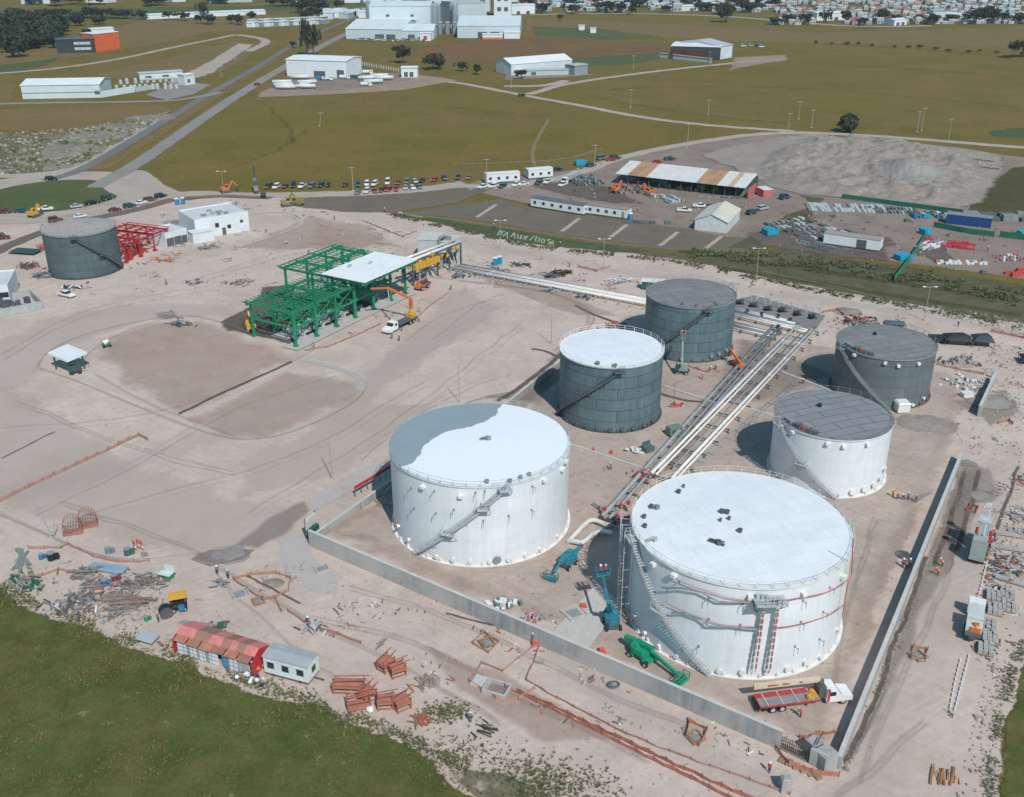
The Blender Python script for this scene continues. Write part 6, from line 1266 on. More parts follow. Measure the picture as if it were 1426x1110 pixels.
for px, py, l, mt, s in ((58,778,'dark blue drum left of the debris strip',BLUE,.6),(72,779,'black sack group left of the debris strip',BLACK,.9),(151,770,'blue grey barrel by the left orange fence',M((.16,.22,.27),.6,.2,1),.7),(178,772,'dark green cable drum by the left orange fence',M((.05,.14,.11),.6,.2,1),.8),(200,775,'small grey barrel at the fence end',STEEL,.5),(204,864,'small green bin near the lockers',GREEN,.5),(160,808,'dark red bins among the timber',M((.2,.05,.05),.6,.2,1),.7),(146,815,'dark blue bins among the timber',BLUE,.7)):
    at_box('barrel', l, 'barrel', px, py, 1, 0, [('body', mt, lambda m, s=s: (m.tube((0,0,0), (0,0,s*1.4), s*.7, 12), m.tube((s*.9,.3,0), (s*.9,.3,s), s*.45, 10))), ('lid', STEEL, lambda m, s=s: m.tube((0,0,s*1.4), (0,0,s*1.48), s*.74, 12))])
for k in range(7): px, py = 190+k*4, 773-(k % 3)*4; 
for k, (px, py) in enumerate(((188,765),(193,763),(198,765))): at_box('traffic_barrier', 'red and white striped board by the left fence, %s' % ORD[k], 'barrier', px, py, 1, .6, [('board', PINKR, lambda m: m.box((0,0,.2), (.25,1.0,1.4))), ('stripe', CAB, lambda m: m.box((0,0,.6), (.27,1.02,.3)))], 'striped boards')
at_box('concrete_pit', 'open concrete chamber with pale cover inside the faded fence', 'concrete pit', 692, 962, 1, -.4, [('wall', m_conc, lambda m: (m.box((0,-1.2,0), (3.4,.3,.7)), m.box((0,1.2,0), (3.4,.3,.7)), m.box((-1.6,0,0), (.3,2.1,.7)), m.box((1.6,0,0), (.3,2.1,.7)))), ('floor', BLACK, lambda m: m.box((0,0,.03), (2.9,2.1,.04))), ('cover', CAPM, lambda m: m.box((-2.6,.6,.05), (2.4,2.2,.3)))])
for px, py, l, s in ((448,793,'grey concrete manhole frame left of the front wall',1.0),(335,828,'round grey blue manhole ring by the round fence',1.2),(360,838,'small wooden frame below the round fence',.8),(678,896,'wooden manhole box inside the upper square fence',.9),(968,1028,'wooden manhole box inside the lower square fence',.9),(1278,914,'wooden manhole box inside the haul road fence',.9),(800,855,'flat concrete cover plates on the slab',1.5)):
    at_box('manhole_frame', l, 'manhole frame', px, py, 1, .5, [('frame', m_conc if 'grey' in l or 'concrete' in l else WOOD, lambda m, s=s: (m.box((0,-s,0), (2.3*s,.25,.35)), m.box((0,s,0), (2.3*s,.25,.35)), m.box((-s,0,0), (.25,1.75*s,.35)), m.box((s,0,0), (.25,1.75*s,.35)))), ('cover', STEEL, lambda m, s=s: m.box((0,0,.05), (1.2*s,1.2*s,.15)))], 'manhole frames')
at_box('pipe_fitting', 'coiled dark pipe fitting outside the front wall', 'pipe fitting', 854, 955, 1, .3, [('ring', DSTEEL, lambda m: m.path([Vector((math.cos(t)*.8, math.sin(t)*.6, .2)) for t in [PI*k/6 for k in range(13)]], .16, 6)), ('flange', STEEL, lambda m: m.tube((0,0,0), (0,0,.3), .35, 10))])
pile('pipe_bundle', 'grey pipes and fittings above the white cabin', 'pipe bundle', 435, 875, 22, .9, (.8,2), [GALV, DSTEEL], .2, .5); pile('pipe_bundle', 'thin dark pipe pieces by the round fence', 'pipe bundle', 308, 812, 16, .7, (.6,1.8), [STEEL, DSTEEL], .14, .4); pile('board_stack', 'grey blue board stack behind the locker shed', 'board stack', 275, 872, 14, .5, (4,6), [STEEL, PINKR, GALV], .3, .3, None, -.22, .1); pile('scrap_heap', 'dark scrap behind the locker shed roof', 'scrap heap', 302, 876, 20, .8, (.8,1.8), [DSTEEL, DGREEN], .25, .5)
for k, (px, py) in enumerate(((527,900),(531,897),(535,894))): at_box('timber_sleeper', 'short timber sleeper on bare ground, %s' % ORD[k], 'sleeper', px, py, 1, 1.3, [('beam', GW, lambda m: (m.box((0,0,0), (1.8,.2,.2)), m.box((.5,.3,0), (.2,.5,.1))))], 'timber sleepers')
pile('timber_heap', 'broken red brown boards beside the terracotta frames', 'timber heap', 600, 948, 26, 1.2, (.6,1.8), [RUSTO, GW], .12, .25); pile('timber_heap', 'boards crossing at the weedy edge', 'timber heap', 585, 1003, 14, .7, (1,3), [DW, RUSTO], .16, .4); pile('branch_heap', 'dark branch lying on the bare ground near the weeds', 'branch', 680, 1015, 10, .8, (1,2.2), [M((.05,.05,.035), .9, .2, 2)], .1, .3, None, -.5, .5)
pile('scrap_heap', 'white and green sacks behind the front wall', 'scrap heap', 701, 843, 30, 1.1, (.5,1.2), [CAB, M((.12,.22,.17), .7, .2, 1), OFFW], .4, .8); pile('scrap_heap', 'grey gear with thin red pole behind the front wall', 'scrap heap', 742, 862, 24, .8, (.5,1.5), [STEEL, GALV, PINKR], .25, .8); pile('scrap_heap', 'white heap beside the dark box near the generator', 'scrap heap', 884, 629, 26, .8, (.6,1.4), [OFFW, CAB], .25, .7)
at_box('toolbox', 'dark green open box near the generator', 'tool box', 903, 629, 1, .6, [('box', M((.10,.15,.14), .6, .2, 1), lambda m: m.box((0,0,0), (2.0,1.4,1.2))), ('lid', M((.08,.12,.12), .6, .2, 1), lambda m: m.box((0,.8,1.0), (2.0,.12,1.0)))])
pile('scrap_heap', 'red hose gear near the tall pole by the low kerb', 'scrap heap', 942, 566, 16, .6, (.5,1.4), [RED, PINKR], .2, .6); pole('thin_post', 'thin dark post with gear beside the low kerb', 938, 562, 4.5, .07, DSTEEL, 'tip')
for k, (px, py) in enumerate(((826,629),(851,632))): at_box('traffic_cone', 'red traffic cone on the low kerb, %s one' % ('left','right')[k], 'traffic cone', px, py, 1, 0, [('cone', RED, lambda m: m.tube((0,0,.08), (0,0,1.0), .4, 10, r2=.08)), ('foot', ORANGE, lambda m: m.box((0,0,0), (.9,.9,.08)))], 'traffic cones')
for px, py, l in ((812,846,'red square cover on the concrete slab'),(745,897,'red drum at the foot of the front wall'),(838,908,'red warning cone left of the green boom lift')): at_box('warning_box', l, 'warning box', px, py, 1, .2, [('body', M((.55,.07,.05), .6, .15, 1), lambda m: m.box((0,0,0), (1.2,1.0,.6), taper=.7)), ('top', PINKR, lambda m: m.box((0,0,.6), (.7,.6,.1)))], 'red warning boxes')
pile('rope', 'red scaffold gear clustered left of the biggest tank roof', 'scaffold gear', 895, 668, 40, 1.0, (.5,1.6), [PINKR, GALV, RED], .15, 2.2)
pile('plank_stack', 'brown plank stack beside the shadow of the half painted tank', 'plank stack', 534, 706, 10, .3, (2.2,2.6), [WOOD, GW], .3, .3, None, -.2, .1)
# right edge: block stacks, rubble, kerbs
BLK = M((.37,.36,.34), .9, .15, .8)
for k, (px, py) in enumerate(((1383,833),(1402,828),(1385,850),(1404,846),(1376,872),(1378,890),(1372,905))):
    o = thing('block_pallet', 'pallet of grey concrete blocks beside the haul road, %s' % ('top left','top right','second row left','second row right','third row','fourth row','nearest')[k], 'block pallet', G(px, py), 1.15, 'pallets of concrete blocks'); m = MB(); r2 = random.Random(k)
    for i in range(4):
        for j in range(3):
            for z in range(r2.choice((1,2,2))): m.box((-1.1+i*.72,-.7+j*.7,.15+z*.32), (.62,.6,.28), r2.uniform(-.15,.15))
    m.obj('block', BLK, o); m = MB(); m.box((0,0,0), (2.9,2.2,.14)); m.obj('pallet', WOOD, o)
for k, (px, py, rz) in enumerate(((1404,765,-.3),(1412,778,-.3),(1400,745,-.3),(1420,795,-.6),(1412,812,-.6))):
    o = at_box('precast_slab', 'long grey precast slab by the right edge, %s' % ('first','second','third','fourth','fifth')[k]+' from the top', 'precast slab', px, py, 1, rz, [('slab', BLK, lambda m: m.box((0,0,.15), (5.5,1.0,.35))), ('bearer', WOOD, lambda m: (m.box((-1.8,0,0), (.2,1.3,.15)), m.box((1.8,0,0), (.2,1.3,.15))))], 'precast slabs')
for px, py, l, mt in ((1395,780,'red and brown',[RUSTO, STEEL, DSTEEL, GW, BLK]),(1385,790,'dark machine parts',[DSTEEL, GALV, RUSTO]),(1420,745,'grey blocks',[BLK, GALV]),(1412,720,'pale blocks',[BLK, CAPM]),(1400,800,'pipes and boards',[GALV, WOOD, DSTEEL]),(1425,670,'broken blocks',[BLK, RUSTO])): pile('scrap_heap', 'right edge scrap heap of %s' % l, 'scrap heap', px+8, py, 26, 1.5, (.4,1.7), mt, .2, .7, 'right edge scrap heaps')
for q, l in (([(1338,918),(1330,950),(1323,988)],'left'),([(1350,912),(1340,950),(1329,992)],'right'),([(1376,778),(1363,830),(1358,845)],'upper')):
    P = [G(*s) for s in q]; o = thing('kerb_line', 'broken line of white kerb stones on the haul road, %s line' % l, 'kerb line', P[0], 0, 'white kerb lines'); m = MB()
    for a, b in zip(P, P[1:]):
        n = int((b-a).length/1.1)
        for k in range(n): c = a.lerp(b, (k+.1)/n)-P[0]; d = a.lerp(b, (k+.8)/n)-P[0]; m.beam(c+Vector((0,0,.1)), d+Vector((0,0,.1)), .22, .2)
    m.obj('kerb_stone', M((.62,.60,.56), .8, .1, 1), o)
pile('timber_heap', 'stack of orange brown boards at the lower right', 'timber heap', 1314, 1082, 16, .9, (1.2,1.8), [M((.34,.16,.06), .8, .2, 1)], .16, .15, None, 1.2, .2)
pile('scrap_heap', 'white block rubble right of the rusty seamed tank', 'scrap heap', 1347, 535, 60, 2.6, (.4,1.4), [CAPM, BLK, OFFW], .35, .6); pile('scrap_heap', 'grey gear on the ground right of the rusty seamed tank', 'scrap heap', 1340, 505, 40, 3, (.4,1.6), [STEEL, BLK, DSTEEL], .25, .5); pile('scrap_heap', 'dark gear behind the rusty seamed tank', 'scrap heap', 1195, 450, 50, 2.4, (.5,2), [BLACK, DSTEEL, RUSTO], .3, 1.4)
at_box('white_crate', 'white crate lying in the rubble right of the rusty tank', 'crate', 1346, 552, 1, .2, [('box', OFFW, lambda m: m.box((0,0,0), (2.4,1.6,.9))), ('lid', CAB, lambda m: m.box((0,0,.9), (2.5,1.7,.1)))])
for px, py, l, mt, s in ((36,352,'dark green flat tarpaulin left of the lone grey tank',M((.03,.075,.065),.7,.2,1),(9,5,1.2)),(1332,478,'wide black tent, left of a pair beyond the rusty tank',BLACK,(6.5,4.5,2.6)),(1367,480,'dark blue black tent, right of a pair beyond the rusty tank',M((.03,.045,.06),.6,.2,1),(5.0,4.5,2.8)),(1246,452,'dark teal flat tarpaulin behind the rusty tank',M((.06,.11,.13),.6,.2,1),(5,3.2,.9)),(1306,475,'black tarpaulin partly hidden by the rusty tank',BLACK,(4.4,4,1.6)),(1432,505,'black tent at the right edge',BLACK,(4,4,2.2))):
    o = thing('tent', l, 'tent', G(px, py), -.2, 'dark tents and tarpaulins'); m = MB(); w, d, h = s; m.grid8([(-w/2,-d/2,h*.55),(w/2,-d/2,h*.5),(w/2,d/2,h*.55),(-w/2,d/2,h*.6),(-w*.2,-d*.15,h),(w*.25,-d*.2,h*.95),(w*.2,d*.2,h),(-w*.25,d*.2,h*.9)]); m.obj('cover', mt, o); m = MB(); [m.beam((x*w*.47,y*d*.47,0), (x*w*.47,y*d*.47,h*.55), .12) for x in (-1,1) for y in (-1,1)]; m.obj('pole', DSTEEL, o); m = MB(); m.box((0,.2,0), (w*.6,d*.5,h*.45)); m.obj('stored_goods', DSTEEL, o)
at_box('black_mat', 'dark oval mat on the ground left of the right wall', 'mat', 1257, 773, 1, -.3, [('mat', M((.08,.09,.09), .9, .2, 1), lambda m: m.tube((0,0,.02), (0,0,.1), 1.2, 14)), ('rim', DSTEEL, lambda m: m.path([Vector((math.cos(t)*1.2, math.sin(t)*1.2, .12)) for t in [PI*k/8 for k in range(17)]], .06, 5))])
# site middle clutter
for px, py, l, mts, n in ((770,385,'dark box and scrap by the long pipe run',[BLACK, DSTEEL, STEEL],30),(783,380,'brown dark heap by the long pipe run',[M((.1,.06,.05),.9,.2,1), BLACK],40),(865,392,'grey pipes and white rolls left of the grey tank',[OFFW, GALV, STEEL],30),(690,378,'dark steel heap by the blue toilets',[DSTEEL, STEEL],20),(725,370,'long dark sheets near the blue toilets',[M((.06,.10,.09),.7,.2,1)],14),(858,455,'red earth and rods left of the grey tank',[RUSTO, GW],30),(770,405,'valves below the long pipe run',[DSTEEL, GALV],24),(815,415,'grey fittings below the long pipe run',[STEEL, DSTEEL],20),(640,385,'green grey boxes at the foot of the manifold',[DGREEN, STEEL],20),(252,452,'dark spool at the edge of the gravel circle',[DSTEEL, STEEL],16),(65,345,'red formwork behind the lone grey tank',[RUSTO, PINKR],60),(95,312,'red rebar rack behind the lone grey tank, upper',[RUSTO, PINKR],40),(40,372,'rebar posts left of the lone grey tank',[DSTEEL, RUSTO],40),(60,385,'scaffold pieces left of the lone grey tank',[STEEL, DSTEEL],40),(100,402,'pale boxes at the foot of the lone grey tank',[OFFW, BLACK, STEEL],20),(235,362,'orange boards below the red steel frame',[ORANGE, WOOD],12),(290,345,'grey gear behind the gravel lot',[STEEL, GW],24),(270,395,'grey pipes on the bare ground, left of the green frame',[GALV, DSTEEL],10),(330,395,'boards and pipes left of the green frame',[WOOD, GW],20),(320,285,'site gear around the orange excavator',[PINKR, STEEL, OFFW],30),(285,300,'striped gear by the office',[PINKR, STEEL],16),(240,312,'small gear above the office annex',[STEEL, GW],16)):
    pile('scrap_heap', l, 'scrap heap', px, py, n, 1.5, (.6,3), mts, .22, 1.0, 'scrap and material heaps')
at_box('green_container', 'small green container with white top behind the all grey tank', 'container', 903, 402, 1, -.25, [('body', DGREEN, lambda m: m.box((0,0,0), (3.5,2.4,2.4))), ('roof', OFFW, lambda m: (m.box((0,0,2.4), (4.2,3.0,.15)), m.box((3,1,2.2), (3,2.4,.3))))])
# contractors' yard
def rowbars(name, label, cat, px, py, nx, ny, size, gap, mats, rz, group=None, h=None):
    m = MB(); r2 = random.Random(int(px+py))
    for i in range(nx):
        for j in range(ny):
            if r2.random() < .12: continue
            m.box(((i-nx/2)*gap[0], (j-ny/2)*gap[1], 0), (size[0], size[1]*r2.uniform(.7,1), (h or size[2])*r2.uniform(.4,1)), r2.uniform(-.05,.05), r2.randrange(len(mats)))
    o = m.obj(name, mats); o.location = G(px, py); o.rotation_euler = (0,0,rz); return tag(o, label, cat, group)
WS = M((.46,.50,.49), .5, .15, 1); GS = M((.22,.24,.24), .7, .2, 1); GSD = M((.10,.13,.125), .7, .2, 1)
rowbars('pipe_stack', 'long row of pale pipes laid out behind the right yard', 'pipe stack', 1178, 287, 24, 2, (1.0,5.8,.5), (1.15,6), [WS, WS, WS, GS], -.12)
rowbars('pipe_stack', 'mixed row of pipes right of the pale ones in the right yard', 'pipe stack', 1242, 291, 16, 2, (.6,4,.6), (1.3,5), [WS, GS, GSD, GS], -.12)
rowbars('steel_stack', 'dark steel sections stacked in the yard in front of the open shed, left', 'steel stack', 815, 250, 9, 5, (.9,3,1.0), (1.4,3.6), [GSD, GS, STEEL], .3); rowbars('steel_stack', 'rusty and grey steel sections in front of the open shed, middle', 'steel stack', 880, 262, 10, 4, (1.0,3,1.0), (1.7,3.8), [GSD, STEEL, RUSTO, GS], .2); rowbars('steel_stack', 'stacked sections by the orange excavator in the yard', 'steel stack', 925, 275, 5, 3, (.9,4,1.2), (1.4,4.6), [GS, WS, STEEL], .5)
rowbars('panel_stack', 'dark panels lying on the slope top, left of the gabled shed', 'panel stack', 908, 307, 6, 1, (2.3,4,.25), (2.7,5), [GSD, M((.07,.085,.085), .7, .2, 1)], -.12); rowbars('steel_stack', 'dark beams in front of the open shed', 'steel stack', 1008, 274, 6, 2, (2.4,.8,.6), (2.8,1.8), [GSD, STEEL], -.1)
rowbars('steel_stack', 'grey pallets in the right yard, left of the lone cabin', 'steel stack', 1120, 315, 9, 5, (1.2,3,.7), (2.2,5), [GSD, GS, STEEL, WS], .5); rowbars('steel_stack', 'grey beams beside the lone yard cabin', 'steel stack', 1128, 340, 5, 3, (.9,3.4,.8), (1.5,4.4), [GSD, GS], .9)
rowbars('pallet_stack', 'pink and white drums in a row at the right', 'pallet stack', 1340, 366, 12, 2, (1.0,1.0,.9), (1.25,1.4), [CAB, PINKR, CAB], -.05); rowbars('steel_stack', 'red painted steel sections at the right', 'steel stack', 1328, 340, 7, 3, (2.0,1.5,1.1), (2.2,2.6), [M((.5,.05,.06), .5, .12, 1), M((.45,.04,.05), .5, .12, 1)], -.45); rowbars('steel_stack', 'white pipes leaning between green fence and red sections', 'steel stack', 1304, 342, 4, 3, (.5,4,1.2), (1.3,4.2), [CAB, OFFW, STEEL], -.9); rowbars('steel_stack', 'pale rubble stacks at the far right', 'steel stack', 1408, 358, 8, 4, (.7,.9,.6), (1.2,1.6), [CAB, GS, PINKR], .2); rowbars('steel_stack', 'bright red sections at the right edge', 'steel stack', 1420, 378, 4, 2, (2.6,1,1.3), (2.4,2.6), [M((.55,.06,.05), .5, .12, 1)], .4); rowbars('steel_stack', 'mixed containers and boxes left of the blue container', 'steel stack', 1300, 299, 8, 3, (1.2,2,1.4), (2.0,2.6), [GSD, CAB, DGREEN, BLUE, GS], 0)
def tarp(name, label, px, py, w, d, h, rz, mt, cat='tarpaulin', group=None):
    o = thing(name, label, cat, G(px, py), rz, group); m = MB(); w *= .8; d *= .8; h *= .7; m.box((0,0,0), (w,d,h*.8)); m.obj('goods', DSTEEL, o); m = MB(); m.side([(-w/2-.1,.2),(-w/2-.1,h*.85),(-w*.2,h),(w*.25,h*.93),(w/2+.1,h*.8),(w/2+.1,.2)], -d/2-.1, d/2+.1); m.obj('cover', mt, o)
BT = M((.02,.16,.34), .5, .2, .8); BT2 = M((.02,.30,.45), .5, .15, 1)
tarp('covered_stack', 'bright blue covered stack behind the dark cars, above the yard', 809, 230, 6, 4, 3, .2, BT2); tarp('covered_stack', 'blue covered stack in the right yard, left end', 1072, 326, 5, 5, 3, .3, BT2); tarp('covered_stack', 'bright blue covered stack at the foot of the green fence', 1258, 361, 6, 4, 2.6, .3, BT2); tarp('covered_stack', 'blue covered stack at the top of the green fence', 1288, 326, 3, 4, 3, .3, BT2); tarp('covered_stack', 'small blue stack among pipes at the far right yard', 1290, 303, 3, 2.4, 1.8, 0, BT2); tarp('covered_stack', 'turquoise bundle at the right edge of the yard', 1425, 326, 4, 3, 2, .2, M((.05,.36,.36), .5, .1, 1))
a, b = G(1316,311), G(1379,318); o = thing('blue_container', 'long dark blue container stack with grey top in the right yard', 'container', a, ang(a, b)); L = (b-a).length; m = MB(); m.box((L/2,2,0), (L,4,3.2)); m.obj('body', M((.015,.06,.20), .5, .15, .8), o); m = MB(); m.box((L/2,2,3.2), (L+.3,4.3,.2)); m.obj('roof', GS, o); m = MB(); [m.box((L*(k+.5)/9,-.04,.3), (.12,.06,2.6)) for k in range(9)]; m.obj('rib', M((.03,.10,.26), .5, .15, .8), o)
def mesh_fence(label, px, h, mt):
    P = [G(*q) for q in px]; b = P[0]; o = thing('screen_fence', label, 'screen fence', b, 0, 'green screen fences'); m = MB(); s = MB()
    for p, q in zip(P, P[1:]):
        m.beam(p-b+Vector((0,0,h/2)), q-b+Vector((0,0,h/2)), .1, h); n = max(1, int((q-p).length/4))
        for k in range(n+1): put_post(o, p.lerp(q, k/n)-b, h+.2, .14)
    m.obj('screen', mt, o)
GN = M((.02,.20,.11), .8, .25, .3); GN2 = M((.015,.12,.075), .8, .25, .3)
mesh_fence('green screen fence running down the slope at the right', [(1290,330),(1268,362),(1245,392)], 1.9, GN); mesh_fence('green screen fence along the front of the blue container', [(1300,316),(1345,325),(1384,330)], 1.8, GN2); mesh_fence('green screen fence right of the blue container', [(1392,330),(1426,334),(1460,338)], 2.0, GN2); mesh_fence('dark green screen fence behind the pipe rows', [(1172,276),(1240,285),(1348,299)], 1.6, GN2)
rowbars('steel_stack', 'grey roofed racks behind the blue container', 'steel stack', 1400, 303, 4, 2, (5,3,2.2), (6,4), [GS, GSD], -.1)
at_box('red_shed', 'small red structure at the right end of the long open shed', 'shed', 1064, 272, 1, .3, [('wall', PINKR, lambda m: m.box((0,0,0), (3.5,5,2.6))), ('roof', CAB, lambda m: m.box((0,0,2.6), (4,5.5,.2)))])
# white stone writing on the bank
ST = [[(265,330),(310,262)],[(310,262),(388,272)],[(350,285),(335,318),(292,326)],[(366,348),(432,292)],[(430,292),(438,405)],[(492,360),(545,296)],[(545,296),(562,380)],[(520,335),(572,330)],[(612,325),(600,385),(640,392),(664,338)],[(664,338),(650,385),(690,388)],[(690,350),(735,352)],[(712,352),(745,412)],[(765,345),(706,405)],[(722,378),(770,372)],[(806,416),(872,350)],[(912,362),(958,385),(955,440),(893,432),(912,362)],[(992,402),(1040,400),(1046,455),(1003,460),(992,402)],[(1142,402),(1090,418),(1150,450),(1100,480)],[(1135,488),(1185,432),(1192,490)],[(1150,468),(1190,466)]]
r2 = random.Random(6); o = thing('stone_writing', 'white stone lettering laid out on the green bank', 'stone writing', G(733,331)); b = o.location
for k, s in enumerate(ST):
    m = MB(); P = [G(670+x/11.883, 300+y/11.883) for x, y in s]
    for p, q in zip(P, P[1:]):
        n = max(2, int((q-p).length/.35))
        for i in range(n+1): c = p.lerp(q, i/n)-b; m.blob((c.x+r2.uniform(-.08,.08), c.y+r2.uniform(-.08,.08), .12), r2.uniform(.15,.24), i, 0, 5, 3)
    m.obj('letter_stroke', M((.34,.39,.32), .9, .2, 1), o)
# ---------------------------------------------------------------- gravel heaps (terrain)
def heaps(name, px0, px1, py0, py1, nx, ny, hs, mat, amp=.5, seed=3, nf=.18):
    m = MB(); off = Vector((seed*7.3, seed*3.1, 0)); pk = [(G(a, b), h, rx, ry) for a, b, h, rx, ry in hs]
    for j in range(ny+1):
        for i in range(nx+1):
            g = G(px0+(px1-px0)*i/nx, py1+(py0-py1)*j/ny); z = 0
            for c, h, rx, ry in pk:
                d = math.hypot((g.x-c.x)/rx, (g.y-c.y)/ry); z = max(z, h*max(0, 1-d)**.8) if d < 1 else z
            z = z*z/(z+.6) if z > 0 else 0
            if z > 0: z += amp*min(1, z)*(mn.noise(g*nf+off)+.6*mn.noise(g*nf*2.6+off)+.4*mn.noise(g*nf*6+off))
            m.v.append((g.x, g.y, z-.2))
    for j in range(ny):
        for i in range(nx): a = j*(nx+1)+i; m.f.append((a, a+1, a+nx+2, a+nx+1)); m.mi.append(0); m.uv.append(None)
    return struct(m.obj(name, mat, None, True))
m_heap = soil('heap_gravel', (.33,.28,.245), (.375,.325,.285), (.265,.222,.19), big=.03, mid=.12, fine=.9, speck=(.42,.37,.33), speck_scale=.4, speck_at=.6, bump=1.0, fvar=.3, blotch=.2)
m_heapg = soil('grey_gravel', (.285,.26,.24), (.31,.285,.265), (.25,.23,.21), big=.05, mid=.3, fine=1.6, bump=.4, fvar=.12)
sheet('gravel_ground', [(970,216),(1030,200),(1085,191),(1120,186),(1240,195),(1330,205),(1400,216),(1404,236),(1372,284),(1335,294),(1270,288),(1190,280),(1125,272),(1080,266),(1050,250),(1020,236)], soil('heap_floor', (.34,.285,.25), (.37,.315,.275), (.29,.24,.21), big=.03, mid=.1, fine=1, bump=.4, alpha=1, nscale=.15, soft=.3, fvar=.2, blotch=.12), jit=2, rim=3)
def lumpy(name, px, n, step, base, amp, mat, seed, edge=14):
    P = [G(*q) for q in px]; xs = [p.x for p in P]; ys = [p.y for p in P]; m = MB(); off = Vector((seed*7.3, seed*3.1, 0)); x0, y0 = min(xs), min(ys); nx, ny = int((max(xs)-x0)/step), int((max(ys)-y0)/step)
    for j in range(ny+1):
        for i in range(nx+1):
            p = Vector((x0+i*step, y0+j*step, 0)); z = -.3
            if in_poly(p, P):
                d = min(((p-a)-(b-a)*max(0, min(1, (p-a).dot(b-a)/(b-a).length_squared))).length for a, b in zip(P, P[1:]+P[:1])); k = min(1, d/edge); k = k*k*(3-2*k)
                q = p*.035+off; r1 = 1-abs(mn.noise(q)*1.6); r2 = 1-abs(mn.noise(p*.09+off)*1.6); z = k*(base+amp*(.9*max(0, r1-.35)+.6*max(0, r2-.3)+.42*mn.noise(p*.2+off)+.5*mn.noise(p*.42+off)+.2*r2*mn.noise(p*.9+off)))-.15
            m.v.append((p.x, p.y, z))
    for j in range(ny):
        for i in range(nx):
            a = j*(nx+1)+i; q = (a, a+1, a+nx+2, a+nx+1)
            if max(m.v[k][2] for k in q) > -.29: m.f.append(q); m.mi.append(0); m.uv.append(None)
    return struct(m.obj(name, mat, None, True))
def in_poly(p, P):
    c = False; n = len(P)
    for i in range(n):
        a, b = P[i], P[i-1]
        if (a.y > p.y) != (b.y > p.y) and p.x < (b.x-a.x)*(p.y-a.y)/(b.y-a.y)+a.x: c = not c
    return c
lumpy('gravel_heap', [(1062,260),(1040,238),(1064,212),(1105,193),(1200,190),(1290,200),(1335,214),(1372,224),(1385,248),(1362,284),(1340,294),(1270,288),(1190,280),(1120,270)], 0, 1.2, 1.2, 2.9, m_heap, 3, 16)
heaps('grey_gravel_heap', 1215, 1325, 195, 280, 60, 50, [(1266,246,9,17,24),(1252,240,6,14,22)], m_heapg, .8, 5)
heaps('spoil_heap', 60, 250, 160, 250, 70, 50, [(95,208,2.4,20,14),(130,190,2,18,16),(60,215,2,20,14),(30,232,2,26,10),(170,176,1.6,16,14),(210,164,1.6,16,12)], m_rubble if False else soil('mounded_earth', (.26,.235,.195), (.31,.275,.23), (.20,.19,.14), big=.05, mid=.15, fine=.8, bump=.6, fvar=.3), 1.3, 12, .25)
for k, (a, b, h, r_, mt) in enumerate(((282,775,.5,5,m_heapg),(318,772,.8,6,m_heapg),(232,437,.8,5,m_heapg),(1380,560,1.2,7,m_heapg),(1360,690,.9,5,m_heapg),(1180,434,1.4,5,m_heap),(1345,645,.7,4,m_heapg),(380,812,1.0,2.6,m_heap),(1285,590,1.3,9,m_heap))): heaps('soil_heap', a-60, a+60, b-45, b+40, 40, 30, [(a,b,h,r_,r_*.8)], mt, .35, 20+k, .5)
# ---------------------------------------------------------------- trees
LEAF = [M((.042,.050,.026), .9, .35, .5), M((.062,.064,.034), .9, .35, .5)]; BARK = M((.09,.07,.055), .9, .2, 2)
def crown_mesh(seed, n=520, squash=.85):
    r3 = random.Random(seed); m = MB(); cl = [(Vector((r3.gauss(0,.45), r3.gauss(0,.45), r3.uniform(-.45,.6))), r3.uniform(.28,.5)) for _ in range(13)]
    for k in range(n):
        c, rad = r3.choice(cl); d = Vector((r3.gauss(0,1), r3.gauss(0,1), r3.gauss(0,1))).normalized()*rad*r3.uniform(.6,1.05); p = c+d; p.z *= squash
        a = Vector((r3.gauss(0,1), r3.gauss(0,1), r3.gauss(0,1))).normalized(); b = a.cross(d).normalized(); a = b.cross(d+a*.6).normalized(); s = r3.uniform(.07,.15)
        m.face([p-a*s-b*s, p+a*s-b*s*.6, p+a*s+b*s, p-a*s*.6+b*s], k % 2)
    return m.mesh('crown', LEAF)
def round_crown():
    r3 = random.Random(8); m = MB()
    for k in range(900):
        d = Vector((r3.gauss(0,1), r3.gauss(0,1), r3.gauss(0,1))).normalized(); p = d*(.62+.3*mn.noise(d*2.2)+r3.uniform(-.15,.12)); a = Vector((r3.gauss(0,1), r3.gauss(0,1), r3.gauss(0,1))).normalized(); q = a.cross(d).normalized(); s = r3.uniform(.05,.10); m.face([p-a*s-q*s, p+a*s-q*s, p+a*s+q*s, p-a*s+q*s], k % 2)
    return m.mesh('crown', LEAF)
CROWN = [crown_mesh(s, 520 if s < 3 else 420, .85 if s != 2 else 1.25) for s in range(4)]+[round_crown()]
def tree(label, px, py, h, w=None, kind=0, group='far trees', name='tree', cat='tree'):
    w = w or h*.8; o = thing(name, label, cat, G(px, py), R_.uniform(0,6), group); tk = MB(); tk.tube((0,0,0), (0,0,h*.45), h*.035, 7, r2=h*.02)
    for k in range(4): a = k*1.6+.3; tk.tube((0,0,h*.32), (math.cos(a)*w*.25, math.sin(a)*w*.25, h*.62), h*.018, 5, r2=h*.008)
    tk.obj('trunk', BARK, o); c = add_mesh('crown', CROWN[kind], o); c.location = (0,0,h*.58 if kind != 4 else h*.5); c.scale = (w*.55,w*.55,h*.46 if kind != 4 else h*.62); return o
for q in ([(1290,214),(1330,219),(1385,226)],[(1300,226),(1345,231),(1390,236)]): ribbon('spoil_trench', q, 3.5, m_dark, jit=.8)
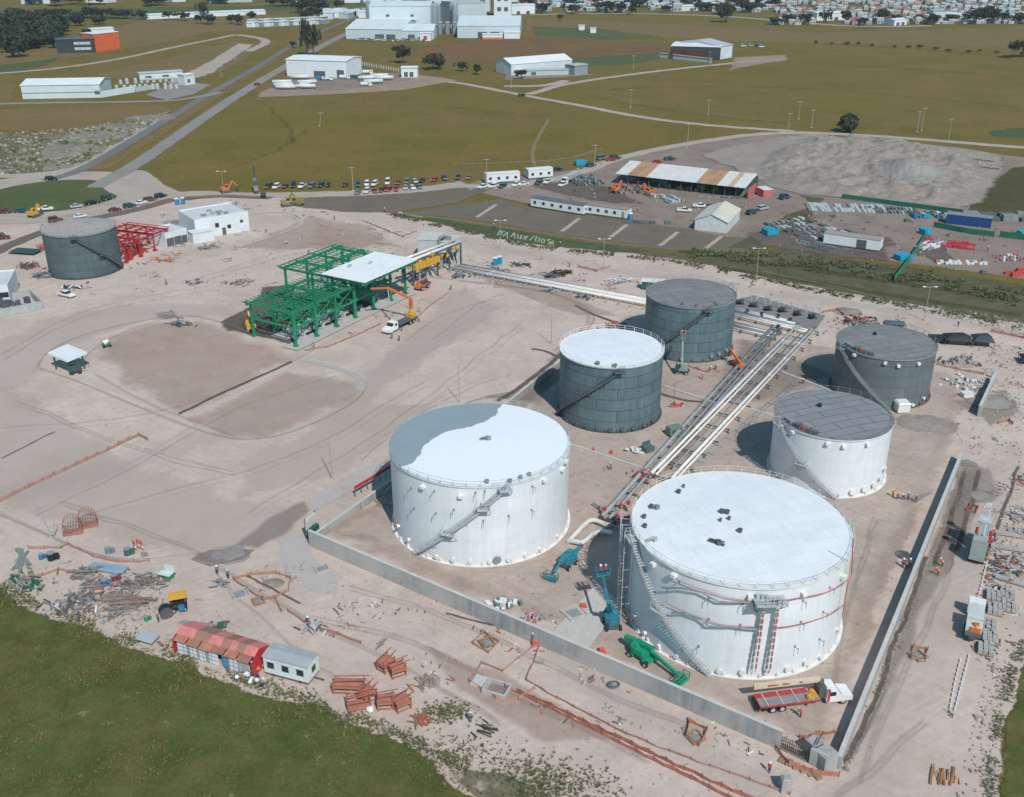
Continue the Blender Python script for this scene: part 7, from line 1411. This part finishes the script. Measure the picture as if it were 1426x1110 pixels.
tree('lone round bush like tree beside the lane above the gravel heap', 1180,184,9,11,4); tree('dark tree in the rust brown field, left of a pair', 561,88,13,11,1); tree('dark tree in the rust brown field, right of a pair', 603,96,10,12,2)
tree('small tree right of the rust field pair', 614,97,8,6,1); tree('small tree left of the far gabled shed', 664,104,7,6,3); tree('small tree on the track below the far gabled shed', 726,110,6,6,0); tree('small tree between rust field pair and shed', 644,99,6,6,2)
tree('lone tree in the far field, left', 779,29,7,6,3); tree('big dark tree by the far road at right', 1011,31,16,16,1); tree('dark tree pair on the far field, left', 845,18,12,16,0); tree('dark tree pair on the far field, right', 880,20,9,9,2); tree('dark bush at the right edge of the far field', 1424,80,13,16,0)
tree('tall dark tree by the avenue beyond the white warehouse, left', 428,78,26,8,2); tree('tall dark tree by the avenue beyond the white warehouse, right', 437,77,20,7,2); tree('low tree by the avenue bend', 408,66,5,6,3)
for k, (px, py, h, w) in enumerate(((20,24,10,13),(52,34,13,14),(83,38,11,11),(62,24,9,13),(78,24,9,12),(92,24,9,12),(122,25,11,16),(136,25,11,16),(150,25,10,14),(163,26,9,14),(175,26,9,14),(198,27,10,12),(236,28,9,11),(258,29,9,10),(284,24,15,8),(295,34,10,12),(280,33,9,10),(322,33,9,9),(332,35,10,9),(352,28,9,10))): tree('dark tree in the far left field hedge, %s' % ('tree number from the left '+str(k) if False else (ORD+['nineteenth from the left','twentieth from the left'])[k]), px, py, h, w, k % 4, 'far left hedge trees')
rr = random.Random(41)
for px, py, h, w in [(420,18,14,18),(432,16,16,20),(445,18,15,20),(440,26,12,14),(424,28,10,12),(470,12,9,12),(400,8,10,14),(380,8,9,14)]: tree('dark tree in the grove behind the far truck park', px, py, h, w, rr.randrange(4), 'grove behind the far truck park')
for px in range(1075, 1426, 25): tree('dark tree among the houses at the foot of the far town', px+rr.uniform(-5,5), 33+rr.uniform(-3,3) - (px-1075)*.003, rr.uniform(7,13), rr.uniform(9,16), rr.randrange(4), 'trees along the far town')
for k in range(26): tree('dark tree far off in the band under the top edge of the picture', rr.uniform(0,1426), rr.uniform(3,9), rr.uniform(9,15), rr.uniform(14,26), rr.randrange(4), 'trees in the farthest band')
for k in range(14): tree('small dark bush strung along a field boundary at upper right', 1130+k*22+rr.uniform(-8,8), 60+k*1.2+rr.uniform(-2,2), rr.uniform(1.5,3), rr.uniform(2,5), 3, 'field boundary bushes', 'bush', 'bush')
for k in range(30): tree('dark tree scattered between the houses of the far suburb', rr.uniform(725,1070), rr.uniform(6,20), rr.uniform(7,12), rr.uniform(9,18), rr.randrange(4), 'trees of the far suburb')
for px, py in ((1370,24),(1362,26),(1378,28)): tree('large dark tree in front of the pale sheds at the far right', px, py+4, 14, 15, rr.randrange(4), 'trees by the far right sheds')
# dark wood at the far left edge
m = MB(); r3 = random.Random(17); C0 = [G(-40,60), G(0,62), G(40,58), G(62,46), G(20,44), G(-30,40), G(45,40), G(-60,72), G(10,68), G(30,70), G(66,38), G(-10,30)]
for c in C0:
    for t in range(9):
        b = c+Vector((r3.gauss(0,22), r3.gauss(0,26), 0)); h = r3.uniform(9,15); w_ = r3.uniform(5,8); m.tube(b, b+Vector((0,0,h*.5)), .4, 5)
        for k in range(130):
            d = Vector((r3.gauss(0,1), r3.gauss(0,1), r3.gauss(0,1))).normalized()*r3.uniform(.65,1.05); p = b+Vector((d.x*w_, d.y*w_, h*.62+d.z*h*.42)); a = Vector((r3.gauss(0,1), r3.gauss(0,1), r3.gauss(0,1))).normalized(); q = a.cross(d).normalized(); s = r3.uniform(.7,1.4)
            m.face([p-a*s-q*s, p+a*s-q*s, p+a*s+q*s, p-a*s+q*s], k % 2)
stuff(m.obj('wood', [LEAF[0], M((.034,.040,.020), .9, .3, .4)]), 'dense dark wood at the far left edge of the fields')
# ---------------------------------------------------------------- far buildings
def hall(name, label, q0, q1, dep, h, rise, mw, mr, opens=(), cat='warehouse', group=None, band=None, om=None):
    o, L = local_box(name, label, cat, q0, q1, dep, h, group); m = MB(); m.box((L/2,dep/2,0), (L,dep,h)); m.obj('wall', mw, o); m = MB(); e = .4
    for s in (0, 1):
        y0, y1 = (-e, dep/2) if s == 0 else (dep/2, dep+e); z0, z1 = (h, h+rise) if s == 0 else (h+rise, h)
        m.grid8([(-e,y0,z0),(L+e,y0,z0),(L+e,y1,z1),(-e,y1,z1),(-e,y0,z0+.3),(L+e,y0,z0+.3),(L+e,y1,z1+.3),(-e,y1,z1+.3)])
    m.obj('roof', mr, o)
    if rise > .3:
        m = MB()
        for x in (.02, L-.12): m.side([(0,0)]*0 or [(x,h),(x+.1,h),(x+.1,h+.01),(x,h+.01)], dep/2, dep/2+.1); m.face([(x,0,h),(x,dep/2,h+rise),(x,dep,h)])
        m.obj('gable', mw, o)
    for u, z, w, hh in opens: m = MB(); m.box((L*u,-.08,z), (w,.16,hh)); m.obj('door' if z == 0 else 'window', om or DSTEEL, o)
    if band: m = MB(); m.box((L/2,-.1,h*band), (L,.2,h*.05)); m.obj('trim_band', STEEL, o)
    return o, L
WW = M((.68,.71,.73), .7, .06, .2); WW2 = M((.58,.63,.65), .7, .08, .15); GR = M((.44,.47,.48), .6, .08, .15); RTILE = M((.29,.16,.125), .8, .2, .3)
hall('warehouse', 'white warehouse with tank trailers parked in front beside the avenue', (400,106), (483,109), 26, 10.5, 1.2, WW, WW, ((.55,0,8,4),(.9,0,5,5)))
hall('warehouse', 'long pale warehouse at left beside the avenue', (32,138), (141,136), 26, 7.5, 2.0, WW2, WW, ((.96,2,3,2),), band=.42)
o, L = local_box('yard_wall', 'pale low yard wall right of the long left warehouse', 'wall', (141,136), (286,112), 1, 3); m = MB(); m.box((L*.15,0,0), (L*.3,.6,3.6)); m.obj('wall_panel', WW2, o); m = MB(); m.box((L*.42,.1,0), (L*.22,.5,2.6)); m.obj('gate_panel', GR, o)
hall('gatehouse', 'small pale gatehouse in the tank yard', (258,119), (272,117), 7, 6, .2, WW2, WW, ((.4,1.5,2,2),), 'building'); hall('office_wing', 'long grey office behind the tank yard', (195,112), (255,108), 8, 4, .2, WW2, GR, ((.2,1.2,4,1.2),(.6,1.2,4,1.2)), 'building')
CYL = MB(); CYL.tube((0,0,0), (0,0,4.2), 1.2, 12); CYL.tube((0,0,4.2), (0,0,4.9), 1.2, 12, r2=.4); cyl_me = CYL.mesh('white_cylinder', M((.46,.50,.50), .5, .12, .4))
for k in range(22):
    px, py = (170+ (k % 11)*9, 117-(k % 11)*.5) if k < 11 else (165+(k-11)*8, 126-(k-11)*.3)
    c = bpy.data.objects.new('gas_cylinder', cyl_me); COL.objects.link(c); c.location = G(px+rr.uniform(-2,2), py); c.scale = (.9,.9,rr.uniform(.5,.75)); tag(c, 'white upright gas tank in the yard right of the long warehouse', 'gas tank', 'white gas tanks in the yard')
tt = thing('tank_trailer', 'white tank trailer parked in front of the white warehouse', 'trailer', (0,0,0), 0, 'tank trailers by the white warehouse'); m = MB(); m.tube((-6,0,1.9), (6,0,1.9), 1.15, 12); m.obj('tank', M((.60,.63,.62), .45, .08, .4), tt, True); m = MB(); m.beam((-6,0,.8), (6,0,.8), .8, .3); m.obj('frame', DSTEEL, tt); add_wheels(tt, (-4.6,-3.4,4.2), (-1,1), .5, .4)
TT = [(393,118,.1),(395,122,.1),(398,125,.1),(418,111,.05),(428,118,.2),(426,124,.1),(512,112,.15),(520,117,.2),(535,112,.15),(528,109,.15)]
for k, (px, py, rz) in enumerate(TT):
    if k == 0: tt.location = G(px, py); tt.rotation_euler.z = rz
    else: dup(tt, G(px, py), rz, 'white tank trailer parked in front of the white warehouse')
b_tt = lambda o, D_: None
for k, (px, py, mt, l) in enumerate(((425,121,WHT,'white lorry cab at the tank trailer rows, left'),(447,112,BLUE,'blue lorry at the white warehouse front'),(456,112,WHT,'white lorry right of the blue one'),(480,110,WHT,'white lorry at the warehouse corner'),(495,110,DGREEN,'dark green lorry right of the warehouse'),(510,120,WHT,'white lorry cab at the right trailers'),(512,103,WHT,'white lorry behind the right trailers'))):
    def bb(o, D_, mt=mt): m = MB(); m.box((-1,0,1.1), (D_-3,2.3,1.4)); m.obj('cargo_box', mt, o)
    a = G(px, py); u = dirv(-.9+.3*k); tr_ = truck(l, (px-3, py), (px+3, py), bb, mt, 'lorry', 'lorry', L=7.5, hood=False)
hall('small_house', 'small white house at the end of the warehouse yard', (559,108), (581,108), 9, 6, .3, WW, WW, ((.3,.5,2.5,3),(.65,.5,2.5,3)), 'house')
# gabled shed + annexes
a, b = G(692,104), G(712,105)
gable_shed('farm_shed', 'pale gabled shed standing alone above the middle field', (691,100), (712,105), 48, 7, 3, WW2, WW, ((.5,5,4.5),))
hall('annex_wall', 'pale walled annex in front of the lone gabled shed', (722,106), (792,104), 6, 3.2, .1, GR, GR, ((.3,.4,3,2),), 'annex'); hall('tank_box', 'grey box tank at the right of the annex wall', (800,105), (818,103), 10, 6, .2, M((.24,.28,.29), .7, .1, .3), GR, (), 'tank')
o, L = hall('modern_hall', 'dark fronted hall with curved pale roof beyond the right field', (934,82), (1002,84), 30, 9, .6, M((.05,.06,.065), .6, .15, .2), WW, ((.15,1,12,6),(.5,1,18,5)), om=M((.10,.03,.03), .5, .2, .3)); hall('curved_hall', 'pale curved hall joined to the dark fronted hall', (1002,83), (1019,80), 40, 9, 3, WW2, GR, ()); 
o, L = hall('perimeter_wall', 'grey wall running in front of the dark fronted hall', (918,80), (990,88), .6, 3, .05, GR, GR, (), 'wall')
hall('orange_block', 'bright orange cubic building front on the far left', (134,72), (168,68), 16, 13, .2, M((.62,.12,.04), .6, .1, .3), WW, (), 'building'); hall('glass_block', 'dark glazed building attached left of the orange block', (80,74), (132,73), 14, 10, .2, M((.045,.055,.06), .4, .2, .2), DSTEEL, ((.55,2,4,2),(.7,2,4,2),(.85,2,4,2),(.55,6,4,2),(.7,6,4,2),(.85,6,4,2)), 'building', om=GR)
hall('back_hall', 'white roofed hall behind the orange block', (128,53), (160,51), 14, 7, .6, WW, WW, ()); hall('long_shed', 'long low white shed far behind the left fields', (205,27), (370,20), 18, 4, .6, WW, WW, ())
# factory
FW1 = M((.50,.56,.585), .7, .08, .12); FW2 = M((.58,.645,.67), .7, .07, .1)
hall('factory_hall', 'big tall white factory hall with red roof edge', (516,46), (600,46), 40, 23, 3, FW2, FW2, ((.3,14,3,2),(.7,14,3,2),(.55,8,4,2)))
m = MB(); 
hall('factory_hall', 'low pale factory wing left front of the tall hall', (482,54), (560,55), 75, 8, 5, FW1, FW2, ((.6,0,8,4),(.8,0,8,4))); hall('factory_hall', 'low pale factory wing in front of the tall hall', (560,55), (604,55), 34, 7, 4, FW1, FW2, ((.3,0,6,4),(.7,0,6,4)))
hall('factory_hall', 'wide low factory hall right of the silos', (637,53), (724,53), 80, 10, 5, FW1, FW2, ((.4,0,8,5),(.6,0,8,5),(.8,0,8,5))); hall('factory_block', 'grey tall factory block behind the wide low hall', (638,40), (678,38), 40, 22, .5, M((.48,.51,.51), .7, .08, .1), GR, ())
hall('factory_tower', 'white factory tower with dark openings', (688,24), (712,24), 22, 34, .5, WW, WW, ((.3,6,4,4),(.7,6,4,4),(.3,16,4,4),(.7,16,4,4),(.3,26,4,4),(.7,26,4,4)), 'tower'); hall('factory_tower', 'grey framed process tower beside the white tower', (634,24), (655,24), 24, 26, .5, M((.30,.33,.34), .7, .2, .1), GR, ((.3,4,4,3),(.7,4,4,3),(.3,12,4,3),(.7,12,4,3)), 'tower'); hall('factory_tower', 'stepped pale process tower right of the grey framed one', (662,16), (682,16), 20, 22, .5, WW2, WW, ((.5,8,6,4),), 'tower')
SILO = MB(); SILO.tube((0,0,0), (0,0,22), 2.6, 12); SILO.tube((0,0,22), (0,0,24), 2.6, 12, r2=.6); sme = SILO.mesh('silo', M((.34,.38,.40), .4, .1, .1, .3))
for k, (px, py) in enumerate(((601,42),(606,43),(611,42),(630,41),(634,42),(514,36))): c = bpy.data.objects.new('silo', sme); COL.objects.link(c); c.location = G(px, py); tag(c, 'tall grey silo at the factory, %s' % ('first left of the yard','second left of the yard','third left of the yard','fourth, right of the yard','fifth, right of the yard','lone one left of the tall hall')[k], 'silo', 'factory silos')
for k in range(9): hall('process_unit', 'grey process building among the silos', (604+k*3.4, 46+(k % 3)), (607+k*3.4+2, 46+(k % 3)), 8, 4+(k*3 % 9), .3, (GR, WW2, STEEL)[k % 3], GR, (), 'building', 'process buildings among the silos')
hall('loading_dock', 'white loading building with orange stripe at the factory front', (672,55), (700,55), 8, 4, .3, WW, WW, ((.5,0,18,1.6),), 'building', om=ORANGE); hall('gate_lodge', 'white lodge with red square at the factory front', (585,57), (600,57), 8, 6, .3, WW, WW, ((.5,1,3,3),), 'building', om=RED); hall('loading_dock', 'white low dock building at the right end of the factory', (702,54), (724,54), 10, 5, .3, WW, WW, (), 'building')
for k in range(16): car('van' if k % 3 else 'suv', ('white','silver','white','grey')[k % 4], 498+k*6.2+rr.uniform(-2,2), 56.5+rr.uniform(-1,1.5), rr.uniform(0,3), 'vehicle standing in the lorry park at the factory front', 'vehicles at the factory front')
# far truck park left of the factory
for k in range(30): hall('parked_trailer', 'white trailer in the far truck park left of the factory', (345+ (k % 15)*7+rr.uniform(-2,2), 34+(k//15)*4-(k % 15)*.3), (350+(k % 15)*7, 34.2+(k//15)*4-(k % 15)*.3), 12, 4, .1, (WW, WW2, STEEL)[k % 3], (WW, GR, WW)[k % 3], (), 'trailer', 'trailers in the far truck park')
o, L = local_box('yard_wall', 'long white wall along the far truck park', 'wall', (350,38), (448,32), 1, 3); m = MB(); m.box((L/2,0,0), (L,.8,4)); m.obj('wall_panel', WW, o); m = MB(); m.box((L/2,.1,4), (L,1,.3)); m.obj('coping', WW2, o)
for k in range(20): hall('yard_building', 'small building of the far works area behind the truck park', (450+k*3.2+rr.uniform(-4,4), 18+rr.uniform(-2,9)), (455+k*3.2, 18.5+rr.uniform(-1,6)), 10, rr.uniform(3,6), .3, (GR, WW2, M((.16,.24,.25), .7, .2, .2), WW)[k % 4], (GR, WW, WW2)[k % 3], (), 'building', 'far works buildings')
# the far town: small white houses with tiled roofs
HM = {}
for k in range(6):
    w, d, h = (7,8,5.5) if k % 2 else (9,9,3.2); m = MB(); m.box((0,0,0), (w,d,h)); wm = m.mesh('wall', (M((.52,.53,.53), .8, .15, .2), M((.42,.38,.34), .8, .15, .2), M((.36,.39,.40), .8, .15, .2))[k % 3]); m = MB(); m.box((0,0,h), (w+.5,d+.5,1.6 if k % 3 != 2 else .3), taper=.3 if k % 3 != 2 else .96); rm_ = m.mesh('roof', (RTILE, GR, WW2)[k % 3] if k != 4 else M((.36,.12,.085), .8, .2, .3)); m = MB()
    for x in (-w*.25, w*.25): m.box((x,-d/2-.03,1), (1.4,.08,1.4))
    HM[k] = (wm, rm_, m.mesh('window', DSTEEL))
def house(px, py, k, label, group, s=1.0):
    o = thing('town_house', label, 'house', G(px, py), rr.choice((0,.2,-.15))+rr.uniform(-.1,.1), group); o.scale = (s,s,s)
    for nm, me in zip(('wall','roof','window'), HM[k]): add_mesh(nm, me, o)
n = 0
for r_i in range(9):
    y = 34-r_i*4.0
    x = 1078 + (r_i*37) % 13 - (r_i > 4)*60
    while x < 1424 and n < 285:
        if not (r_i < 2 and 1136 < x < 1180) and rr.random() < .8: house(x, y-(x-1075)*.006+rr.uniform(-.7,.7), rr.choice((0,1,2,3,4,5) if x < 1300 else (0,1,2,3,5,5)), 'small white house with tiled or flat roof in the far town', 'houses of the far town', rr.uniform(.65,.95)); n += 1
        x += rr.uniform(6.5,11)
for k in range(70): house(rr.uniform(725,1060), rr.uniform(3,17), rr.choice((2,5,5,5,0)), 'low pale house in the far suburb behind the factory', 'houses of the far suburb', rr.uniform(.8,1.5))
for l, a, b, d, h in (('white flat hall in front of the far town',(1137,29),(1176,28),20,7),('pale green roofed hall at the far town edge',(1298,29),(1315,29),20,9),('long pale sheds at the far right',(1316,27),(1430,31),18,5),('white apartment slab far right of the factory',(712,20),(745,19),14,9),('low wide pale store in the far suburb',(840,8),(900,7),20,6),('second wide pale store in the far suburb',(935,16),(975,15),18,5),('white building group at the far road',(1245,36),(1262,35),14,5),('pale hall at the far top left',(30,6),(70,5),20,6),('green roofed hall at the top by the far suburb',(770,10),(815,9),20,6),('pink white hall in the far top middle',(480,4),(560,3),24,6),('pale long hall at the far top',(600,5),(660,4),24,6)):
    hall('far_hall', l, a, b, d, h, .8, WW if 'white' in l else WW2, M((.30,.42,.40), .7, .1, .1) if 'green' in l else WW, ((.3,0,4,3),(.7,0,4,3)))
for k in range(14): hall('hall_roof', 'long low hall in the band of sheds at the very top', (120+k*95+rr.uniform(-20,20), rr.uniform(2,5)), (150+k*95+rr.uniform(0,20), rr.uniform(2,5)), 18, 5, .8, (WW, WW2, GR)[k % 3], (WW, GR, WW2)[k % 3], (), 'hall', 'sheds in the farthest band')
for q, l in (((822,46),'small white tank box in the green far field, right'),((806,42),'small white tank box in the green far field, left')): hall('field_box', l, q, (q[0]+8, q[1]), 5, 4, .1, WW, WW, (), 'tank box')
for k, (px, py) in enumerate(((1035,65),(1045,64),(1055,65),(1060,66))): car('van', ('white','silver','blue','white')[k], px, py, .2, ('white van beside the dark hall, first','silver van beside the dark hall','blue van beside the dark hall','white van beside the dark hall, last')[k], 'vans beside the dark far hall')
# fence posts of the warehouse yard
P = [G(486,88), G(555,100)]; o = thing('post_fence', 'row of pale fence posts right of the white warehouse', 'fence', P[0])
for k in range(22): c = P[0].lerp(P[1], k/21)-P[0]; m = MB(); m.beam(c, c+Vector((0,0,2.6)), .35); m.obj('post', WW2, o)
m = MB(); m.beam(Vector((0,0,1.2)), P[1]-P[0]+Vector((0,0,1.2)), .06, .4); m.obj('rail', GR, o)
# ---------------------------------------------------------------- loose stuff: weeds, stones, tufts
def in_poly(p, P):
    c = False; n = len(P)
    for i in range(n):
        a, b = P[i], P[i-1]
        if (a.y > p.y) != (b.y > p.y) and p.x < (b.x-a.x)*(p.y-a.y)/(b.y-a.y)+a.x: c = not c
    return c
r3 = random.Random(99)
def tuft(m, p, s, mi, n=7):
    for k in range(n):
        a = r3.uniform(0, 6.28); d = dirv(a)*s*r3.uniform(.3,.9); u = Vector((-d.y, d.x, 0)).normalized()*s*.14; h = Vector((0,0,s*r3.uniform(.35,.9)))
        m.face([p-u, p+u, p+d+h], mi)
def edge_scatter(name, label, px, n, wid, size, mats, inward=0.0):
    P = [G(*q) for q in px]; m = MB(); L = [(b-a).length for a, b in zip(P, P[1:])]; T_ = sum(L)
    for k in range(n):
        t = r3.uniform(0, T_); i = 0
        while t > L[i] and i < len(L)-1: t -= L[i]; i += 1
        d = (P[i+1]-P[i]).normalized(); c = P[i]+d*t+Vector((-d.y, d.x, 0))*(r3.gauss(inward, wid)); cl = mn.noise(c*.16)
        if cl < -.12: continue
        tuft(m, Vector((c.x, c.y, .02)), r3.uniform(*size), r3.randrange(len(mats)))
    stuff(m.obj(name, mats), label)
WEED = [M((.085,.11,.038), .9, .3, 1), M((.20,.185,.105), .9, .3, 1), M((.12,.135,.058), .9, .3, 1)]; PALEW = M((.30,.29,.20), .9, .2, 1)
EDGE = [(0,814),(60,843),(130,870),(185,893),(250,912),(345,949),(440,976),(480,994),(560,1024),(620,1052),(690,1085),(760,1112)]
edge_scatter('weeds', 'weeds along the edge between meadow and bare ground', EDGE, 2600, .7, (.2,.55), WEED)
edge_scatter('pale_weeds', 'pale dry weeds in the meadow border', EDGE, 700, 1.1, (.15,.4), [PALEW, WEED[1], WEED[0]], -1.2)
edge_scatter('weeds', 'weeds at the edge of the right meadow', [(1426,892),(1408,945),(1392,1002),(1382,1060),(1376,1112)], 900, .5, (.15,.45), WEED)
edge_scatter('weeds', 'weeds along the lower fringe of the grass bank', [(545,298),(622,317),(680,330),(730,340),(800,350),(880,357),(1000,374),(1050,387),(1150,407),(1290,430),(1426,455)], 2600, 1.3, (.4,1.0), WEED)
edge_scatter('weeds', 'weeds on the grass bank right part', [(960,352),(1060,362),(1180,372),(1300,392),(1426,418)], 2600, 3.2, (.5,1.2), WEED)
for px, py, n, sp in ((622,992,380,1.7),(640,1044,160,2.4),(740,1078,260,3.0),(800,1100,300,3.0),(700,1066,120,2.6),(770,1090,200,2.6),(1120,300,300,5),(1080,320,300,6)):
    m = MB(); c = G(px, py)
    for k in range(n): tuft(m, Vector((c.x+r3.gauss(0,sp), c.y+r3.gauss(0,sp*.6), .02)), r3.uniform(.2,.5), r3.randrange(3))
    stuff(m.obj('weed_patch', WEED), 'low green weed patch growing on bare ground')
# meadow tufts and pale dry clumps
MP = [G(*q) for q in MEAD[1:13]]+[G(-40,1180)]; xs = [p.x for p in MP]; ys = [p.y for p in MP]; m = MB(); k = 0
while k < 9000:
    p = Vector((r3.uniform(min(xs), max(xs)), r3.uniform(min(ys), max(ys)), .02))
    if in_poly(p, MP):
        v = mn.noise(p*.12)+.5*mn.noise(p*.45); k += 1
        if v > -.15: tuft(m, p, r3.uniform(.15,.34)*(1+max(0,v)), (0 if v < .25 else 1) if r3.random() < .997 else 3, 4)
        elif r3.random() < .5: tuft(m, p, r3.uniform(.15,.3), 2, 4)
stuff(m.obj('meadow_tufts', [M((.115,.135,.036), .9, .25, .8), M((.15,.13,.05), .9, .25, .8), M((.095,.115,.03), .9, .3, .8), PALEW]), 'grass tufts covering the lower left meadow')
def stones(label, region, n, size, mats, name='stones'):
    P = [G(*q) for q in region]; xs = [p.x for p in P]; ys = [p.y for p in P]; m = MB(); k = 0
    while k < n:
        p = Vector((r3.uniform(min(xs), max(xs)), r3.uniform(min(ys), max(ys)), 0))
        if not in_poly(p, P): continue
        k += 1
        if mn.noise(p*.09)+.4*mn.noise(p*.3) < -.1 and r3.random() < .8: continue
        s = r3.uniform(*size)*(1 if r3.random() < .9 else 1.8); m.box((p.x, p.y, 0), (s*r3.uniform(.7,1.5), s*r3.uniform(.7,1.3), s*.55), r3.uniform(0,3), r3.randrange(len(mats)), r3.uniform(.4,.9))
    stuff(m.obj(name, mats), label)
SM = [M((.36,.31,.27), .95, .2, 1), M((.30,.25,.21), .95, .2, 1), M((.44,.40,.36), .95, .15, 1)]
stones('loose stones on the ground below the front wall', [(200,840),(430,770),(640,850),(1080,1050),(1060,1118),(760,1112),(560,1020),(350,940)], 900, (.08,.2), SM)
stones('rubble stones along the right haul road', [(1420,640),(1426,880),(1400,960),(1378,1110),(1330,1110),(1370,940),(1395,800),(1400,700)], 500, (.12,.35), SM)
stones('loose stones on the floor of the tank bund', [(450,745),(700,590),(900,480),(1150,490),(1330,560),(1250,800),(1150,1040),(800,890)], 900, (.08,.22), SM)
stones('clods along the trench beside the right wall', [(1345,650),(1360,660),(1290,810),(1235,960),(1180,1075),(1166,1072),(1250,880)], 600, (.10,.3), [SM[1], M((.22,.17,.135), .95, .25, 1)])
stones('rubble by the left debris strip', [(20,790),(110,780),(220,800),(230,850),(190,885),(90,850)], 800, (.1,.35), SM+[DW, STEEL])
stones('broken stones on the rear bare ground', [(250,400),(350,340),(560,320),(700,370),(640,380),(560,350),(420,370),(300,420)], 500, (.15,.4), SM+[STEEL])
stones('stones near the far right tank', [(1300,500),(1426,470),(1426,640),(1350,640),(1320,580)], 600, (.12,.4), SM)
stones('stones in the rubbly strip by the avenue', [(0,186),(120,178),(238,156),(205,178),(110,230),(0,244)], 1500, (.4,1.3), [SM[0], SM[1], WEED[2], WEED[0], WEED[1]])
stones('rocks on the gravel floor below the heaps', [(1090,195),(1240,198),(1390,218),(1350,288),(1130,268)], 900, (.3,.9), SM)
stones('small scrap in the contractors yards', [(640,262),(860,220),(960,240),(1060,290),(940,316),(740,286)], 220, (.3,.8), [SM[1], STEEL, GSD, DSTEEL])
stones('small scrap in the right yard', [(1060,320),(1150,285),(1420,320),(1426,385),(1250,370),(1080,345)], 220, (.3,.8), [SM[1], STEEL, GSD, DSTEEL])
stones('weedy rubble on the far roadside', [(1290,425),(1426,445),(1426,470),(1300,440)], 260, (.15,.4), SM+[WEED[2]])
def debris(label, region, n, mats, size=(.3,1.4)):
    P = [G(*q) for q in region]; xs = [p.x for p in P]; ys = [p.y for p in P]; m = MB(); k = 0
    while k < n:
        p = Vector((r3.uniform(min(xs), max(xs)), r3.uniform(min(ys), max(ys)), .04)); k += .05
        if not in_poly(p, P) or mn.noise(p*.13) < .12: continue
        k += .95
        for j in range(r3.randrange(1, 5)):
            q = p+Vector((r3.gauss(0,.6), r3.gauss(0,.6), 0)); a = r3.uniform(0, 3.1); L = r3.uniform(*size); m.beam(q, q+dirv(a)*L+Vector((0,0,r3.uniform(0,.15))), r3.uniform(.06,.2), r3.uniform(.05,.18), r3.randrange(len(mats)))
    stuff(m.obj('loose_debris', mats), label)
DM = [DSTEEL, STEEL, GW, RUSTO, DW, OFFW, GALV, NETP, STEEL, DSTEEL]
debris('loose rods and offcuts scattered around the far tanks', [(850,400),(1040,380),(1150,420),(1340,460),(1426,480),(1426,560),(1330,570),(1160,500),(1040,470),(880,470),(800,470)], 170, DM)
debris('loose rods and offcuts along the long pipe run', [(620,372),(760,360),(900,395),(890,430),(760,415),(640,395)], 110, DM)
debris('loose boards and rods inside the tank bund', [(560,720),(700,640),(830,560),(1010,520),(1100,560),(1050,640),(930,640),(840,740),(860,900),(1000,985),(800,890)], 110, DM, (.2,1.0))
debris('loose boards and rods below the front wall', [(330,800),(450,780),(640,850),(960,980),(1080,1050),(900,1050),(700,1000),(560,960),(480,900)], 130, DM, (.2,1.1))
debris('loose boards around the rear buildings', [(20,380),(60,300),(250,290),(380,280),(560,300),(570,350),(480,340),(350,350),(250,400),(130,415)], 170, DM, (.4,2.2))
debris('scraps along the right edge of the haul road', [(1380,680),(1426,640),(1426,900),(1395,980),(1360,960),(1370,850)], 130, DM)
debris('loose boards around the green frame', [(300,440),(360,400),(420,495),(560,450),(660,390),(640,370),(560,340),(450,340)], 110, DM, (.3,1.6))
# ---------------------------------------------------------------- haze
if HAZE > 0:
    m = MB(); m.box((0, 900, -1.5), (4600, 4300, 130)); o = m.obj('haze', bpy.data.materials.new('haze')); hm = o.data.materials[0]; hm.use_nodes = True; nt = hm.node_tree; nt.nodes.clear(); out = nt.nodes.new('ShaderNodeOutputMaterial'); pv = nt.nodes.new('ShaderNodeVolumePrincipled'); pv.inputs['Color'].default_value = (.80,.88,.92,1); pv.inputs['Density'].default_value = HAZE; pv.inputs['Anisotropy'].default_value = .3; nt.links.new(pv.outputs[0], out.inputs['Volume']); stuff(o, 'thin pale haze in the air')
